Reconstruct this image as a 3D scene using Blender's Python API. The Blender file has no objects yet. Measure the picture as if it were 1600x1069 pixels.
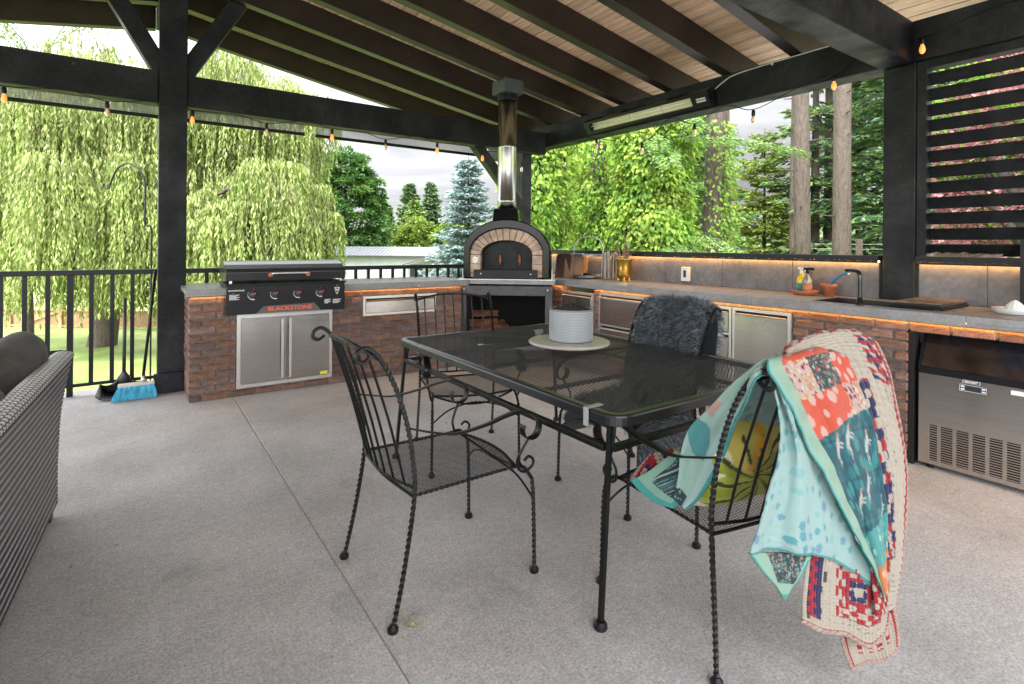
import bpy, math, random
import numpy as np
from mathutils import Vector, Matrix
rnd = random.Random(7)
RS = np.random.RandomState(11)
PI = math.pi
scene = bpy.context.scene
COL = scene.collection

# ------------------------------------------------------------------ camera
AZ = math.atan(585/838)
cam_data = bpy.data.cameras.new('camera')
cam = bpy.data.objects.new('camera', cam_data)
COL.objects.link(cam)
cam_data.sensor_width = 36
cam_data.lens = 838/1600*36
cam_data.shift_y = -151/1600
cam_data.clip_start = 0.05
cam_data.clip_end = 3000
cam.matrix_world = (Matrix.Translation((0, 0, 1.3)) @ Matrix.Rotation(-AZ, 4, 'Z')
                    @ Matrix.Rotation(PI/2, 4, 'X') @ Matrix.Rotation(math.radians(0.45), 4, 'Z'))
scene.camera = cam

# ------------------------------------------------------------------ light: bright overcast day
SUN_EL, SUN_AZ = math.radians(58), math.radians(-118)
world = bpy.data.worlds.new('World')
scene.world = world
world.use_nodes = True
wn, wl = world.node_tree.nodes, world.node_tree.links
wn.clear()
wout = wn.new('ShaderNodeOutputWorld')
bg = wn.new('ShaderNodeBackground')
sky = wn.new('ShaderNodeTexSky')
sky.sky_type = 'NISHITA'
sky.sun_disc = False
sky.sun_elevation = SUN_EL
sky.sun_rotation = SUN_AZ
sky.air_density = 1.0
sky.dust_density = 2.0
tc = wn.new('ShaderNodeTexCoord')
mp = wn.new('ShaderNodeMapping')
mp.inputs['Scale'].default_value = (1.0, 1.0, 4.5)
mp.inputs['Rotation'].default_value = (0.1, 0.0, 0.6)
cn = wn.new('ShaderNodeTexNoise')
cn.inputs['Scale'].default_value = 2.6
cn.inputs['Detail'].default_value = 7
cn.inputs['Roughness'].default_value = 0.55
cn.inputs['Distortion'].default_value = 0.6
cr_ = wn.new('ShaderNodeValToRGB')
cr_.color_ramp.elements[0].position = 0.36
cr_.color_ramp.elements[0].color = (7.6, 7.7, 8.1, 1)
cr_.color_ramp.elements[1].position = 0.62
cr_.color_ramp.elements[1].color = (13.0, 13.0, 13.2, 1)
mx = wn.new('ShaderNodeMixRGB')
mx.inputs[0].default_value = 0.93
wl.new(tc.outputs['Generated'], mp.inputs['Vector'])
wl.new(mp.outputs[0], cn.inputs['Vector'])
wl.new(cn.outputs['Fac'], cr_.inputs[0])
wl.new(sky.outputs[0], mx.inputs[1])
wl.new(cr_.outputs[0], mx.inputs[2])
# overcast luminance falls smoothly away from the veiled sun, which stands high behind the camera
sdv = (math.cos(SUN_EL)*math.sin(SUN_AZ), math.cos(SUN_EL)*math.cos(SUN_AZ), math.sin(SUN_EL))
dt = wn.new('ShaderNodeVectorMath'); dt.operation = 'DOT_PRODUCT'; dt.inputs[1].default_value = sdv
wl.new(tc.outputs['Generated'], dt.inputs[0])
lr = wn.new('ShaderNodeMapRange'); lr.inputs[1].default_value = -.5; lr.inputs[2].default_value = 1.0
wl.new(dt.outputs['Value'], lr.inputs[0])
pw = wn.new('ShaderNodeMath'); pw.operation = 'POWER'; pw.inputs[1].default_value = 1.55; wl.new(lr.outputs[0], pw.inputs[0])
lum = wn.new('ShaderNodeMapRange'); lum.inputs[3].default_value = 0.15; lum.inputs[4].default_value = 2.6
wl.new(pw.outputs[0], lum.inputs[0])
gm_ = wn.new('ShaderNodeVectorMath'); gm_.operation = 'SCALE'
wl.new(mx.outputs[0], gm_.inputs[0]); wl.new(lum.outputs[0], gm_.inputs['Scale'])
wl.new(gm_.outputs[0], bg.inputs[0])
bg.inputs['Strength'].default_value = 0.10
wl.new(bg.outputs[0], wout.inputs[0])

sun_d = bpy.data.lights.new('sun', 'SUN')
sun_d.energy = 1.5
sun_d.angle = math.radians(14)
sun_d.color = (1.0, 0.96, 0.9)
sun = bpy.data.objects.new('sun', sun_d)
COL.objects.link(sun)
_d = Vector((math.cos(SUN_EL)*math.sin(SUN_AZ), math.cos(SUN_EL)*math.cos(SUN_AZ), math.sin(SUN_EL)))
sun.rotation_euler = _d.to_track_quat('Z', 'Y').to_euler()

vs = scene.view_settings
vs.view_transform = 'Standard'
vs.look = 'None'
vs.exposure = 1.9
vs.gamma = 1
vs.use_curve_mapping = False
scene.cycles.max_bounces = 8
scene.cycles.diffuse_bounces = 4
scene.cycles.transparent_max_bounces = 12
scene.cycles.use_denoising = True

# ------------------------------------------------------------------ materials
MATS = {}
def mat(name, col=(.5, .5, .5), rough=.6, metal=0.0, var=0.0, vscale=6.0, vstretch=(1, 1, 1), bump=0.0, bscale=60.0,
        rand=0.0, attr=None, emit=None, estr=0.0, trans=0.0, alpha=1.0, transl=0.0, coat=0.0, col2=None, spec=None,
        detail=5, hue=0.0, fleck=None, coords='Object', sheen=0.0, aniso=0.0, bstretch=None, rvar=0.0, bdist=.01):
    if name in MATS: return MATS[name]
    m = bpy.data.materials.new(name); MATS[name] = m
    m.use_nodes = True
    nt = m.node_tree; N, L = nt.nodes, nt.links
    b = N['Principled BSDF']; out = N['Material Output']
    b.inputs['Roughness'].default_value = rough
    b.inputs['Metallic'].default_value = metal
    if spec is not None: b.inputs['Specular IOR Level'].default_value = spec
    if coat: b.inputs['Coat Weight'].default_value = coat; b.inputs['Coat Roughness'].default_value = .08
    if sheen: b.inputs['Sheen Weight'].default_value = sheen
    if trans: b.inputs['Transmission Weight'].default_value = trans
    if aniso: b.inputs['Anisotropic'].default_value = aniso
    if alpha < 1: b.inputs['Alpha'].default_value = alpha
    if emit: b.inputs['Emission Color'].default_value = (*emit, 1); b.inputs['Emission Strength'].default_value = estr
    src = None
    t = N.new('ShaderNodeTexCoord')
    mapn = N.new('ShaderNodeMapping'); mapn.inputs['Scale'].default_value = vstretch
    L.new(t.outputs[coords], mapn.inputs[0])
    def noise(scale, vec, det=5):
        n = N.new('ShaderNodeTexNoise'); n.inputs['Scale'].default_value = scale; n.inputs['Detail'].default_value = det
        L.new(vec, n.inputs['Vector']); return n.outputs['Fac']
    if attr:
        a = N.new('ShaderNodeAttribute'); a.attribute_name = attr; src = a.outputs['Color']
    else:
        c = N.new('ShaderNodeRGB'); c.outputs[0].default_value = (*col, 1); src = c.outputs[0]
    if var or col2:
        f = noise(vscale, mapn.outputs[0], detail)
        r = N.new('ShaderNodeMapRange'); r.inputs[1].default_value = .33; r.inputs[2].default_value = .67
        L.new(f, r.inputs[0])
        if col2:
            mxn = N.new('ShaderNodeMixRGB'); L.new(r.outputs[0], mxn.inputs[0]); L.new(src, mxn.inputs[1])
            mxn.inputs[2].default_value = (*col2, 1); src = mxn.outputs[0]
        if var:
            r2 = N.new('ShaderNodeMapRange'); r2.inputs[3].default_value = 1-var; r2.inputs[4].default_value = 1+var
            L.new(r.outputs[0], r2.inputs[0])
            f2 = noise(vscale*7.3, mapn.outputs[0], 3)
            r3 = N.new('ShaderNodeMapRange'); r3.inputs[1].default_value = .3; r3.inputs[2].default_value = .7
            r3.inputs[3].default_value = 1-var*.5; r3.inputs[4].default_value = 1+var*.5
            L.new(f2, r3.inputs[0])
            mu = N.new('ShaderNodeMath'); mu.operation = 'MULTIPLY'; L.new(r2.outputs[0], mu.inputs[0]); L.new(r3.outputs[0], mu.inputs[1])
            h = N.new('ShaderNodeHueSaturation'); L.new(src, h.inputs['Color']); L.new(mu.outputs[0], h.inputs['Value']); src = h.outputs[0]
    if rand or hue:
        oi = N.new('ShaderNodeObjectInfo')
        h = N.new('ShaderNodeHueSaturation'); L.new(src, h.inputs['Color'])
        r4 = N.new('ShaderNodeMapRange'); r4.inputs[3].default_value = 1-rand; r4.inputs[4].default_value = 1+rand
        L.new(oi.outputs['Random'], r4.inputs[0]); L.new(r4.outputs[0], h.inputs['Value'])
        if hue:
            wnn = N.new('ShaderNodeTexWhiteNoise'); wnn.noise_dimensions = '1D'; L.new(oi.outputs['Random'], wnn.inputs['W'])
            r5 = N.new('ShaderNodeMapRange'); r5.inputs[3].default_value = .5-hue; r5.inputs[4].default_value = .5+hue
            L.new(wnn.outputs['Value'], r5.inputs[0]); L.new(r5.outputs[0], h.inputs['Hue'])
            r6 = N.new('ShaderNodeMapRange'); r6.inputs[3].default_value = .7; r6.inputs[4].default_value = 1.15
            L.new(wnn.outputs['Value'], r6.inputs[0]); L.new(r6.outputs[0], h.inputs['Saturation'])
        src = h.outputs[0]
    if fleck:   # (scale, threshold, colour)
        f = noise(fleck[0], mapn.outputs[0], 2)
        r = N.new('ShaderNodeMapRange'); r.inputs[1].default_value = fleck[1]; r.inputs[2].default_value = fleck[1]+.04
        L.new(f, r.inputs[0])
        mxn = N.new('ShaderNodeMixRGB'); L.new(r.outputs[0], mxn.inputs[0]); L.new(src, mxn.inputs[1])
        mxn.inputs[2].default_value = (*fleck[2], 1); src = mxn.outputs[0]
    L.new(src, b.inputs['Base Color'])
    if rvar:
        f = noise(vscale*1.7, mapn.outputs[0], 4)
        r = N.new('ShaderNodeMapRange'); r.inputs[1].default_value = .3; r.inputs[2].default_value = .7
        r.inputs[3].default_value = max(.02, rough-rvar); r.inputs[4].default_value = min(1, rough+rvar)
        L.new(f, r.inputs[0]); L.new(r.outputs[0], b.inputs['Roughness'])
    if bump:
        mb = N.new('ShaderNodeMapping'); mb.inputs['Scale'].default_value = bstretch or vstretch
        L.new(t.outputs[coords], mb.inputs[0])
        f = noise(bscale, mb.outputs[0], 4)
        bn = N.new('ShaderNodeBump'); bn.inputs['Strength'].default_value = bump; bn.inputs['Distance'].default_value = bdist
        L.new(f, bn.inputs['Height']); L.new(bn.outputs[0], b.inputs['Normal'])
    if transl:
        tr = N.new('ShaderNodeBsdfTranslucent'); L.new(src, tr.inputs[0])
        ms = N.new('ShaderNodeMixShader'); ms.inputs[0].default_value = transl
        L.new(b.outputs[0], ms.inputs[1]); L.new(tr.outputs[0], ms.inputs[2]); L.new(ms.outputs[0], out.inputs[0])
    return m

TIMBER = mat('black stained timber', (.0070, .0080, .0105), .52, var=.45, vscale=3, bump=.4, bscale=24, bstretch=(1.6, 1.6, 1.6), rvar=.14, spec=.25, col2=(.015, .0155, .017), fleck=(38, .735, (.06, .058, .055)))
RAFTER = mat('dark brown rafter timber', (.019, .013, .010), .40, var=.5, vscale=4, bump=.15, bscale=35, spec=.5)
PLANKM = mat('pine ceiling board', (.68, .475, .31), .55, var=.22, vscale=5, vstretch=(6, .5, 6), rand=.16, bump=.08, fleck=(9, .70, (.22, .12, .06)))
BRICKM = mat('brown clay brick', (.20, .095, .062), .85, var=.55, vscale=14, rand=.30, hue=.010, bump=.7, bscale=55, col2=(.12, .072, .056))
MORTAR = mat('dark grey mortar', (.135, .125, .115), .95, var=.3, vscale=40, bump=.5, bscale=120)
SLAB = mat('grey porcelain countertop', (.26, .255, .25), .36, var=.28, vscale=7, col2=(.19, .19, .19), bump=.03, rvar=.1, fleck=(90, .72, (.5, .5, .48)))
TILE = mat('grey slate splash tile', (.145, .15, .158), .5, var=.38, vscale=4, col2=(.105, .11, .12), rvar=.12, rand=.08)
STEEL = mat('brushed stainless steel', (.50, .475, .445), .17, .95, var=.06, vscale=3, vstretch=(1, 1, 30), bump=.03, bscale=40, bstretch=(1, 1, 30))
STEELT = mat('bright stainless trim', (.66, .65, .63), .25, .7)
CHROME = mat('polished flue steel', (.42, .42, .41), .25, 1.0)
IRON = mat('black wrought iron', (.0040, .0045, .005), .33, .0, var=.4, vscale=30, bump=.15, bscale=150, spec=.3)
TOPIRON = mat('greyed iron mesh', (.020, .020, .0195), .45, var=.4, vscale=6, spec=.45)
IRONWORN = mat('chipped black iron', (.0045, .0045, .005), .34, var=.4, vscale=30, bump=.2, bscale=150, spec=.35, fleck=(75, .735, (.30, .28, .26)))
BLACKP = mat('black powder coated metal', (.006, .0065, .009), .4, var=.2, vscale=10, spec=.3)
BLACKGLOSS = mat('gloss black enamel', (.004, .004, .005), .14, spec=.28, coat=0, bump=.05, bscale=7)
GREYMETAL = mat('dark grey painted steel', (.055, .055, .06), .42, var=.25, vscale=6)
OVENWALL = mat('black oven interior', (.006, .006, .006), .9)
LEDM = mat('warm light strip', (1, .8, .5), emit=(1.0, .46, .12), estr=13)
ORANGE = mat('orange print', (.75, .12, .03), .5)
WHITEP = mat('white print', (.8, .8, .8), .5)
GREYP = mat('grey plate', (.09, .085, .08), .45)
REDP = mat('red marker', (.8, .03, .02), .4)

# ------------------------------------------------------------------ mesh helpers
WORLDLOC = {}
class MB:
    def __init__(s): s.v = []; s.f = []; s.m = []; s.c = []
    def add(s, vs, fs, mi=0):
        o = len(s.v); s.v.extend([tuple(map(float, p)) for p in vs]); s.f.extend([tuple(i+o for i in f) for f in fs]); s.m.extend([mi]*len(fs)); return s
    def box(s, a, b, mi=0, R=None, o=None):
        x0, y0, z0 = a; x1, y1, z1 = b
        V = [(x0, y0, z0), (x1, y0, z0), (x1, y1, z0), (x0, y1, z0), (x0, y0, z1), (x1, y0, z1), (x1, y1, z1), (x0, y1, z1)]
        if R is not None:
            oo = Vector(o or (0, 0, 0)); V = [tuple(R @ Vector(p) + oo) for p in V]
        return s.add(V, [(0, 3, 2, 1), (4, 5, 6, 7), (0, 1, 5, 4), (1, 2, 6, 5), (2, 3, 7, 6), (3, 0, 4, 7)], mi)
    def beam(s, p, q, w, h, mi=0, up=(0, 0, 1)):
        p, q = Vector(p), Vector(q); d = (q-p).normalized(); u = Vector(up); sd = d.cross(u).normalized(); u = sd.cross(d).normalized()
        V = [e + sd*a*w/2 + u*b*h/2 for e in (p, q) for a, b in ((-1, -1), (1, -1), (1, 1), (-1, 1))]
        return s.add(V, [(0, 1, 2, 3), (7, 6, 5, 4), (0, 4, 5, 1), (1, 5, 6, 2), (2, 6, 7, 3), (3, 7, 4, 0)], mi)
    def tube(s, P, r, n=6, mi=0, twist=0.0, closed=False, square=False, flat=None, cap=True):
        P = [Vector(p) for p in P]; k = len(P)
        rr = r if isinstance(r, (list, tuple)) else [r]*k
        T = []
        for i in range(k):
            a = P[max(i-1, 0)]; b = P[min(i+1, k-1)]
            if closed: a = P[(i-1) % k]; b = P[(i+1) % k]
            t = (b-a); T.append(t.normalized() if t.length > 1e-9 else Vector((0, 0, 1)))
        ref = Vector((0, 0, 1)) if abs(T[0].z) < .9 else Vector((1, 0, 0))
        if flat is not None: ref = Vector(flat)
        u = (ref - T[0]*ref.dot(T[0])).normalized()
        V = []; dist = 0
        for i in range(k):
            if i: dist += (P[i]-P[i-1]).length
            if flat is not None: u = (Vector(flat) - T[i]*Vector(flat).dot(T[i])).normalized()
            else: u = (u - T[i]*u.dot(T[i])).normalized()
            w = T[i].cross(u)
            for j in range(n):
                a = 2*PI*j/n + twist*dist + (PI/4 if n == 4 else 0)
                ca, sa = math.cos(a), math.sin(a)
                if isinstance(rr[i], tuple): V.append(P[i] + u*ca*rr[i][0] + w*sa*rr[i][1])
                else: V.append(P[i] + (u*ca + w*sa)*rr[i])
        F = []
        for i in range(k-1 + (1 if closed else 0)):
            i2 = (i+1) % k
            for j in range(n):
                j2 = (j+1) % n; F.append((i*n+j, i*n+j2, i2*n+j2, i2*n+j))
        if cap and not closed:
            F.append(tuple(range(n-1, -1, -1))); F.append(tuple((k-1)*n + j for j in range(n)))
        return s.add(V, F, mi)
    def lathe(s, prof, o=(0, 0, 0), n=24, mi=0, ax=None):
        V = []; o = Vector(o)
        A = Vector(ax).normalized() if ax else Vector((0, 0, 1))
        u = (Vector((1, 0, 0)) if abs(A.x) < .9 else Vector((0, 1, 0))); u = (u-A*u.dot(A)).normalized(); w = A.cross(u)
        for r, z in prof:
            for j in range(n):
                a = 2*PI*j/n; V.append(o + A*z + (u*math.cos(a)+w*math.sin(a))*max(r, 1e-5))
        F = [(i*n+j, i*n+(j+1) % n, (i+1)*n+(j+1) % n, (i+1)*n+j) for i in range(len(prof)-1) for j in range(n)]
        F.append(tuple(range(n-1, -1, -1))); F.append(tuple((len(prof)-1)*n+j for j in range(n)))
        return s.add(V, F, mi)
    def grid(s, G, mi=0, fm=None):
        nr, nc = len(G), len(G[0]); V = [p for r in G for p in r]
        o = len(s.v); s.v.extend([tuple(map(float, p)) for p in V])
        for i in range(nr-1):
            for j in range(nc-1):
                s.f.append((o+i*nc+j, o+i*nc+j+1, o+(i+1)*nc+j+1, o+(i+1)*nc+j)); s.m.append(fm(i, j) if fm else mi)
        return s
    def prism(s, pts, d, mi=0):     # polygon pts (3d), extruded by vector d
        n = len(pts); d = Vector(d); V = [Vector(p) for p in pts] + [Vector(p)+d for p in pts]
        F = [tuple(range(n-1, -1, -1)), tuple(range(n, 2*n))] + [(i, (i+1) % n, n+(i+1) % n, n+i) for i in range(n)]
        return s.add(V, F, mi)
    def mesh(s, name, mats, smooth=False, off=(0, 0, 0)):
        me = bpy.data.meshes.new(name)
        V = [(x-off[0], y-off[1], z-off[2]) for x, y, z in s.v]
        me.from_pydata(V, [], s.f)
        ms = mats if isinstance(mats, (list, tuple)) else [mats]
        for m in ms: me.materials.append(m)
        if len(ms) > 1: me.polygons.foreach_set('material_index', s.m)
        if smooth: me.polygons.foreach_set('use_smooth', [True]*len(me.polygons))
        me.update(); return me
    def build(s, name, mats, parent=None, smooth=False, local=False, bevel=0, loc=None, recalc=False):
        off = (0, 0, 0)
        if parent is not None and not local: off = WORLDLOC[parent.name]
        if parent is None and loc is not None: off = loc
        me = s.mesh(name, mats, smooth, off)
        if recalc: fixn(me)
        o = bpy.data.objects.new(name, me); COL.objects.link(o)
        if parent is not None: o.parent = parent; WORLDLOC[o.name] = WORLDLOC[parent.name]
        else:
            o.location = off; WORLDLOC[o.name] = off
        if bevel:
            bv = o.modifiers.new('bevel', 'BEVEL'); bv.width = bevel; bv.segments = 2; bv.limit_method = 'ANGLE'
        return o
import bmesh
def fixn(me):
    b = bmesh.new(); b.from_mesh(me); bmesh.ops.recalc_face_normals(b, faces=b.faces[:]); b.to_mesh(me); b.free()
def thing(name, label, cat, loc=(0, 0, 0), rotz=0, group=None):
    o = bpy.data.objects.new(name, None); COL.objects.link(o); o.empty_display_size = .1
    o.location = loc; o.rotation_euler = (0, 0, rotz); WORLDLOC[o.name] = tuple(loc)
    return tag(o, label, cat, group)
def tag(o, label, cat, group=None):
    o['label'] = label; o['category'] = cat
    if group: o['group'] = group
    return o
def kind(o, k): o['kind'] = k; return o
def dup(root, loc=None, rotz=None, label=None, group=None):
    def cp(o, p):
        c = o.copy(); COL.objects.link(c)
        if p is not None: c.parent = p
        for ch in [x for x in o.children]: cp(ch, c)
        return c
    r = cp(root, None)
    if loc is not None: r.location = loc; WORLDLOC[r.name] = tuple(loc)
    if rotz is not None: r.rotation_euler = (0, 0, rotz)
    if label: r['label'] = label
    if group: r['group'] = group
    return r
def inst(name, me, parent, loc, rot=(0, 0, 0), scale=None):
    o = bpy.data.objects.new(name, me); COL.objects.link(o); o.parent = parent
    w = WORLDLOC[parent.name]; o.location = (loc[0]-w[0], loc[1]-w[1], loc[2]-w[2]); o.rotation_euler = rot
    WORLDLOC[o.name] = tuple(loc)
    if scale: o.scale = scale
    return o
def smooth_path(P, k=6, closed=False):
    P = [Vector(p) for p in P]; out = []; n = len(P)
    for i in range(n-1):
        p0 = P[max(i-1, 0)]; p1 = P[i]; p2 = P[i+1]; p3 = P[min(i+2, n-1)]
        for j in range(k):
            t = j/k; out.append(.5*((2*p1)+(-p0+p2)*t+(2*p0-5*p1+4*p2-p3)*t*t+(-p0+3*p1-3*p2+p3)*t**3))
    out.append(P[-1]); return out
def resample(P, step):
    P = [Vector(p) for p in P]; out = [P[0]]; acc = 0
    for i in range(1, len(P)):
        a, b = P[i-1], P[i]; L = (b-a).length
        if L < 1e-9: continue
        t = step-acc
        while t <= L: out.append(a+(b-a)*(t/L)); t += step
        acc = L-(t-step)
    if (out[-1]-P[-1]).length > step*.3: out.append(P[-1])
    return out
def text_mesh(s, size, mat_, extrude=.0006, align='CENTER', bold=0.0):
    c = bpy.data.curves.new('lettering', 'FONT'); c.body = s; c.size = size; c.extrude = extrude; c.align_x = align; c.align_y = 'CENTER'
    c.offset = bold; c.resolution_u = 3
    o = bpy.data.objects.new('lettering', c); COL.objects.link(o)
    dg = bpy.context.evaluated_depsgraph_get(); dg.update()
    me = bpy.data.meshes.new_from_object(o.evaluated_get(dg)); bpy.data.objects.remove(o)
    me.materials.clear(); me.materials.append(mat_); return me
def text_obj(s, size, mat_, parent, loc, rot, sx=1.0, **kw):
    return inst('lettering', text_mesh(s, size, mat_, **kw), parent, loc, rot, (sx, 1, 1))
def np_mesh(name, V, F, mats, smooth=False, mi=None):
    me = bpy.data.meshes.new(name); V = np.asarray(V, dtype=np.float32); F = np.asarray(F, dtype=np.int32)
    n, k = F.shape
    me.vertices.add(len(V)); me.vertices.foreach_set('co', V.ravel())
    me.loops.add(n*k); me.loops.foreach_set('vertex_index', F.ravel())
    me.polygons.add(n); me.polygons.foreach_set('loop_start', np.arange(0, n*k, k, dtype=np.int32))
    try: me.polygons.foreach_set('loop_total', np.full(n, k, dtype=np.int32))
    except Exception: pass
    for m in (mats if isinstance(mats, (list, tuple)) else [mats]): me.materials.append(m)
    if mi is not None: me.polygons.foreach_set('material_index', np.asarray(mi, dtype=np.int32))
    if smooth: me.polygons.foreach_set('use_smooth', np.ones(n, dtype=bool))
    me.update(calc_edges=True); return me
def add_me(name, me, parent=None, local=True):
    o = bpy.data.objects.new(name, me); COL.objects.link(o)
    if parent is not None:
        o.parent = parent; WORLDLOC[o.name] = WORLDLOC[parent.name]
        if not local:
            w = WORLDLOC[parent.name]; o.location = (-w[0], -w[1], -w[2])
    else: WORLDLOC[o.name] = (0, 0, 0)
    return o
# ------------------------------------------------------------------ ground
def terrain_h(x, y):
    a = x - 0.62*y                      # rises towards the right of the photo
    t = min(1, max(0, (a+4)/9)); t = t*t*(3-2*t)
    far = min(1, max(0, (math.hypot(x, y)-34)/60))
    z = -2.85*(1-t) + -0.55*t
    return z*(1-.25*far) + .12*math.sin(x*.21+1)*math.sin(y*.17)
def build_ground():
    xs = [-700, -300, -150, -80] + list(range(-50, 70, 2)) + [80, 110, 150, 300, 700, 1500]
    ys = [-700, -200, -60] + list(range(-20, 90, 2)) + [100, 130, 200, 400, 900, 1500]
    G = [[(x, y, terrain_h(x, y)) for x in xs] for y in ys]
    gm = mat('mown lawn', (.15, .24, .04), .9, var=.3, vscale=.35, col2=(.22, .26, .08), bump=.6, bscale=25)
    kind(MB().grid(G).build('ground', gm, smooth=True), 'structure')
build_ground()
def build_floor():
    fm = bpy.data.materials.new('exposed aggregate concrete'); fm.use_nodes = True
    N, L = fm.node_tree.nodes, fm.node_tree.links; b = N['Principled BSDF']
    t = N.new('ShaderNodeTexCoord')
    def noise(s, d=4, vec=None, ro=.6):
        n = N.new('ShaderNodeTexNoise'); n.inputs['Scale'].default_value = s; n.inputs['Detail'].default_value = d; n.inputs['Roughness'].default_value = ro
        L.new(vec or t.outputs['Object'], n.inputs['Vector']); return n.outputs['Fac']
    def rng(f, a, b_, c, d):
        r = N.new('ShaderNodeMapRange'); r.inputs[1].default_value = a; r.inputs[2].default_value = b_; r.inputs[3].default_value = c; r.inputs[4].default_value = d
        L.new(f, r.inputs[0]); return r.outputs[0]
    def mul(a, c):
        m = N.new('ShaderNodeMath'); m.operation = 'MULTIPLY'; L.new(a, m.inputs[0]); L.new(c, m.inputs[1]); return m.outputs[0]
    base = N.new('ShaderNodeMixRGB'); base.inputs[1].default_value = (.425, .415, .405, 1); base.inputs[2].default_value = (.475, .475, .48, 1)
    L.new(rng(noise(.9), .35, .65, 0, 1), base.inputs[0])
    f1 = noise(105, 5, ro=.75)
    f2 = noise(30, 4)
    v = mul(mul(rng(f1, .34, .66, .62, 1.36), rng(f2, .3, .7, .88, 1.12)), rng(noise(2.2), .3, .7, .90, 1.07))
    # stains with their own shape
    vor = N.new('ShaderNodeTexNoise'); vor.inputs['Scale'].default_value = 1.7; vor.inputs['Detail'].default_value = 6; vor.inputs['Distortion'].default_value = 1.2
    L.new(t.outputs['Object'], vor.inputs['Vector'])
    v = mul(v, rng(vor.outputs['Fac'], .60, .74, 1, .78))
    sp = noise(11, 2)
    v = mul(v, rng(sp, .735, .76, 1, .55))
    v = mul(v, rng(noise(.55, 5), .36, .64, .88, 1.08))
    hs = N.new('ShaderNodeHueSaturation'); L.new(base.outputs[0], hs.inputs['Color']); L.new(v, hs.inputs['Value'])
    L.new(hs.outputs[0], b.inputs['Base Color']); b.inputs['Roughness'].default_value = .75
    bn = N.new('ShaderNodeBump'); bn.inputs['Strength'].default_value = .6; bn.inputs['Distance'].default_value = .003
    L.new(f1, bn.inputs['Height']); L.new(bn.outputs[0], b.inputs['Normal'])
    MATS['floor'] = fm
    jm = mat('joint filler', (.30, .29, .285), .9, var=.2, vscale=60)
    # two slabs with a tooled joint between them
    m = MB()
    J = .672; h = .0025
    m.add([(-9, -14, -.25), (J-h, -14, -.25), (J-h, 6.0, -.25), (-9, 6.0, -.25), (-9, -14, 0), (J-h-.004, -14, 0), (J-h-.004, 6.0, 0), (-9, 6.0, 0), (J-h, -14, -.005), (J-h, 6.0, -.005)],
          [(4, 5, 6, 7), (5, 8, 9, 6), (8, 1, 2, 9), (3, 7, 6, 9, 2), (0, 3, 2, 1), (0, 4, 7, 3), (0, 1, 8, 5, 4)])
    m.add([(J+h, -14, -.25), (9, -14, -.25), (9, 6.0, -.25), (J+h, 6.0, -.25), (J+h+.004, -14, 0), (9, -14, 0), (9, 6.0, 0), (J+h+.004, 6.0, 0), (J+h, -14, -.005), (J+h, 6.0, -.005)],
          [(4, 5, 6, 7), (8, 4, 7, 9), (0, 8, 9, 3), (3, 9, 7, 6, 2), (0, 3, 2, 1), (1, 2, 6, 5), (0, 1, 5, 4, 8)])
    f = m.build('patio_floor', fm); kind(f, 'structure')
    kind(MB().box((J-h, -14, -.2), (J+h, 5.99, -.004)).build('floor_joint', jm), 'structure')
    # deck skirt
    kind(MB().box((-9, -14, -3.4), (9, 5.9, -.252)).build('foundation', mat('concrete foundation', (.3, .29, .28), .9, var=.2)), 'structure')
build_floor()

# ------------------------------------------------------------------ pavilion frame
EX = 4.45; RIDGE = .25; SL = .17
def rb(x): return 2.905 + SL*(EX-RIDGE) - SL*abs(x-RIDGE)     # underside of the rafters
pav = thing('pavilion', 'black stained timber pavilion roof with posts, beams and pine plank ceiling', 'pavilion', (0, 0, 0))
def timber(name, a, b, mt=None, bev=.006): return MB().box(a, b).build(name, mt or TIMBER, pav, bevel=bev)
timber('king_post', (.145, 5.555, 0), (.355, 5.765, 3.60))
pb = timber('post_base', (.118, 5.50, .001), (.345, 5.551, .172), mat('black sheet metal', (.02, .02, .024), .3, .4, rvar=.1))
timber('corner_post', (4.30, 5.92, 0), (4.45, 6.07, 2.612))
timber('side_post', (4.49, 1.475, .0), (4.69, 1.675, 2.612))
timber('tie_beam', (-4.4, 5.585, 2.512), (.142, 5.735, 2.795))
timber('tie_beam', (.358, 5.585, 2.512), (4.44, 5.735, 2.795))
timber('tie_beam', (-4.4, 1.475, 2.600), (4.44, 1.675, 2.885))
timber('eave_beam', (4.452, -2.6, 2.614), (4.652, 7.05, 2.895))
timber('eave_beam', (-4.6, -2.6, 2.614), (-4.405, 7.05, 2.895))
timber('ridge_beam', (.15, -2.6, 3.605), (.35, 7.0, 3.83))
for sx, x0 in ((1, .36), (-1, .14)):
    c = Vector((x0+sx*-.03, 5.66, 2.80)); e = c+Vector((sx*.58, 0, 1))*.86
    m = MB(); m.beam(c, e, .14, .14, up=(0, 1, 0)); m.build('brace', TIMBER, pav, bevel=.005)
m = MB(); m.beam((3.13, 5.66, 2.82), (4.27, 5.80, 1.70), .12, .12, up=(0, 1, 0)); m.build('brace', TIMBER, pav, bevel=.005)
ys = [-2.23, -1.59, -.95, -.31, .33, .98, 2.26, 2.90, 3.56, 4.21, 4.84, 5.49, 6.15, 6.93]
RW, RH = .10, .245
def rafter_mesh(sgn):
    m = MB(); L_ = 5.15
    x0, x1 = RIDGE+sgn*.102, RIDGE+sgn*(EX-RIDGE+.62)
    P = []
    for x, dz in ((x0, 0), (x1, 0), (x1, RH), (x0, RH)): P.append((x, 0, rb(x)+dz))
    m.prism(P, (0, RW, 0)); return m.mesh('rafter', RAFTER)
rmesh = {s: rafter_mesh(s) for s in (1, -1)}
for me in rmesh.values(): fixn(me)
for y in ys:
    for s in (1, -1):
        o = inst('rafter', rmesh[s], pav, (0, y, 0)); bv = o.modifiers.new('bevel', 'BEVEL'); bv.width = .004; bv.segments = 1
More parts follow.
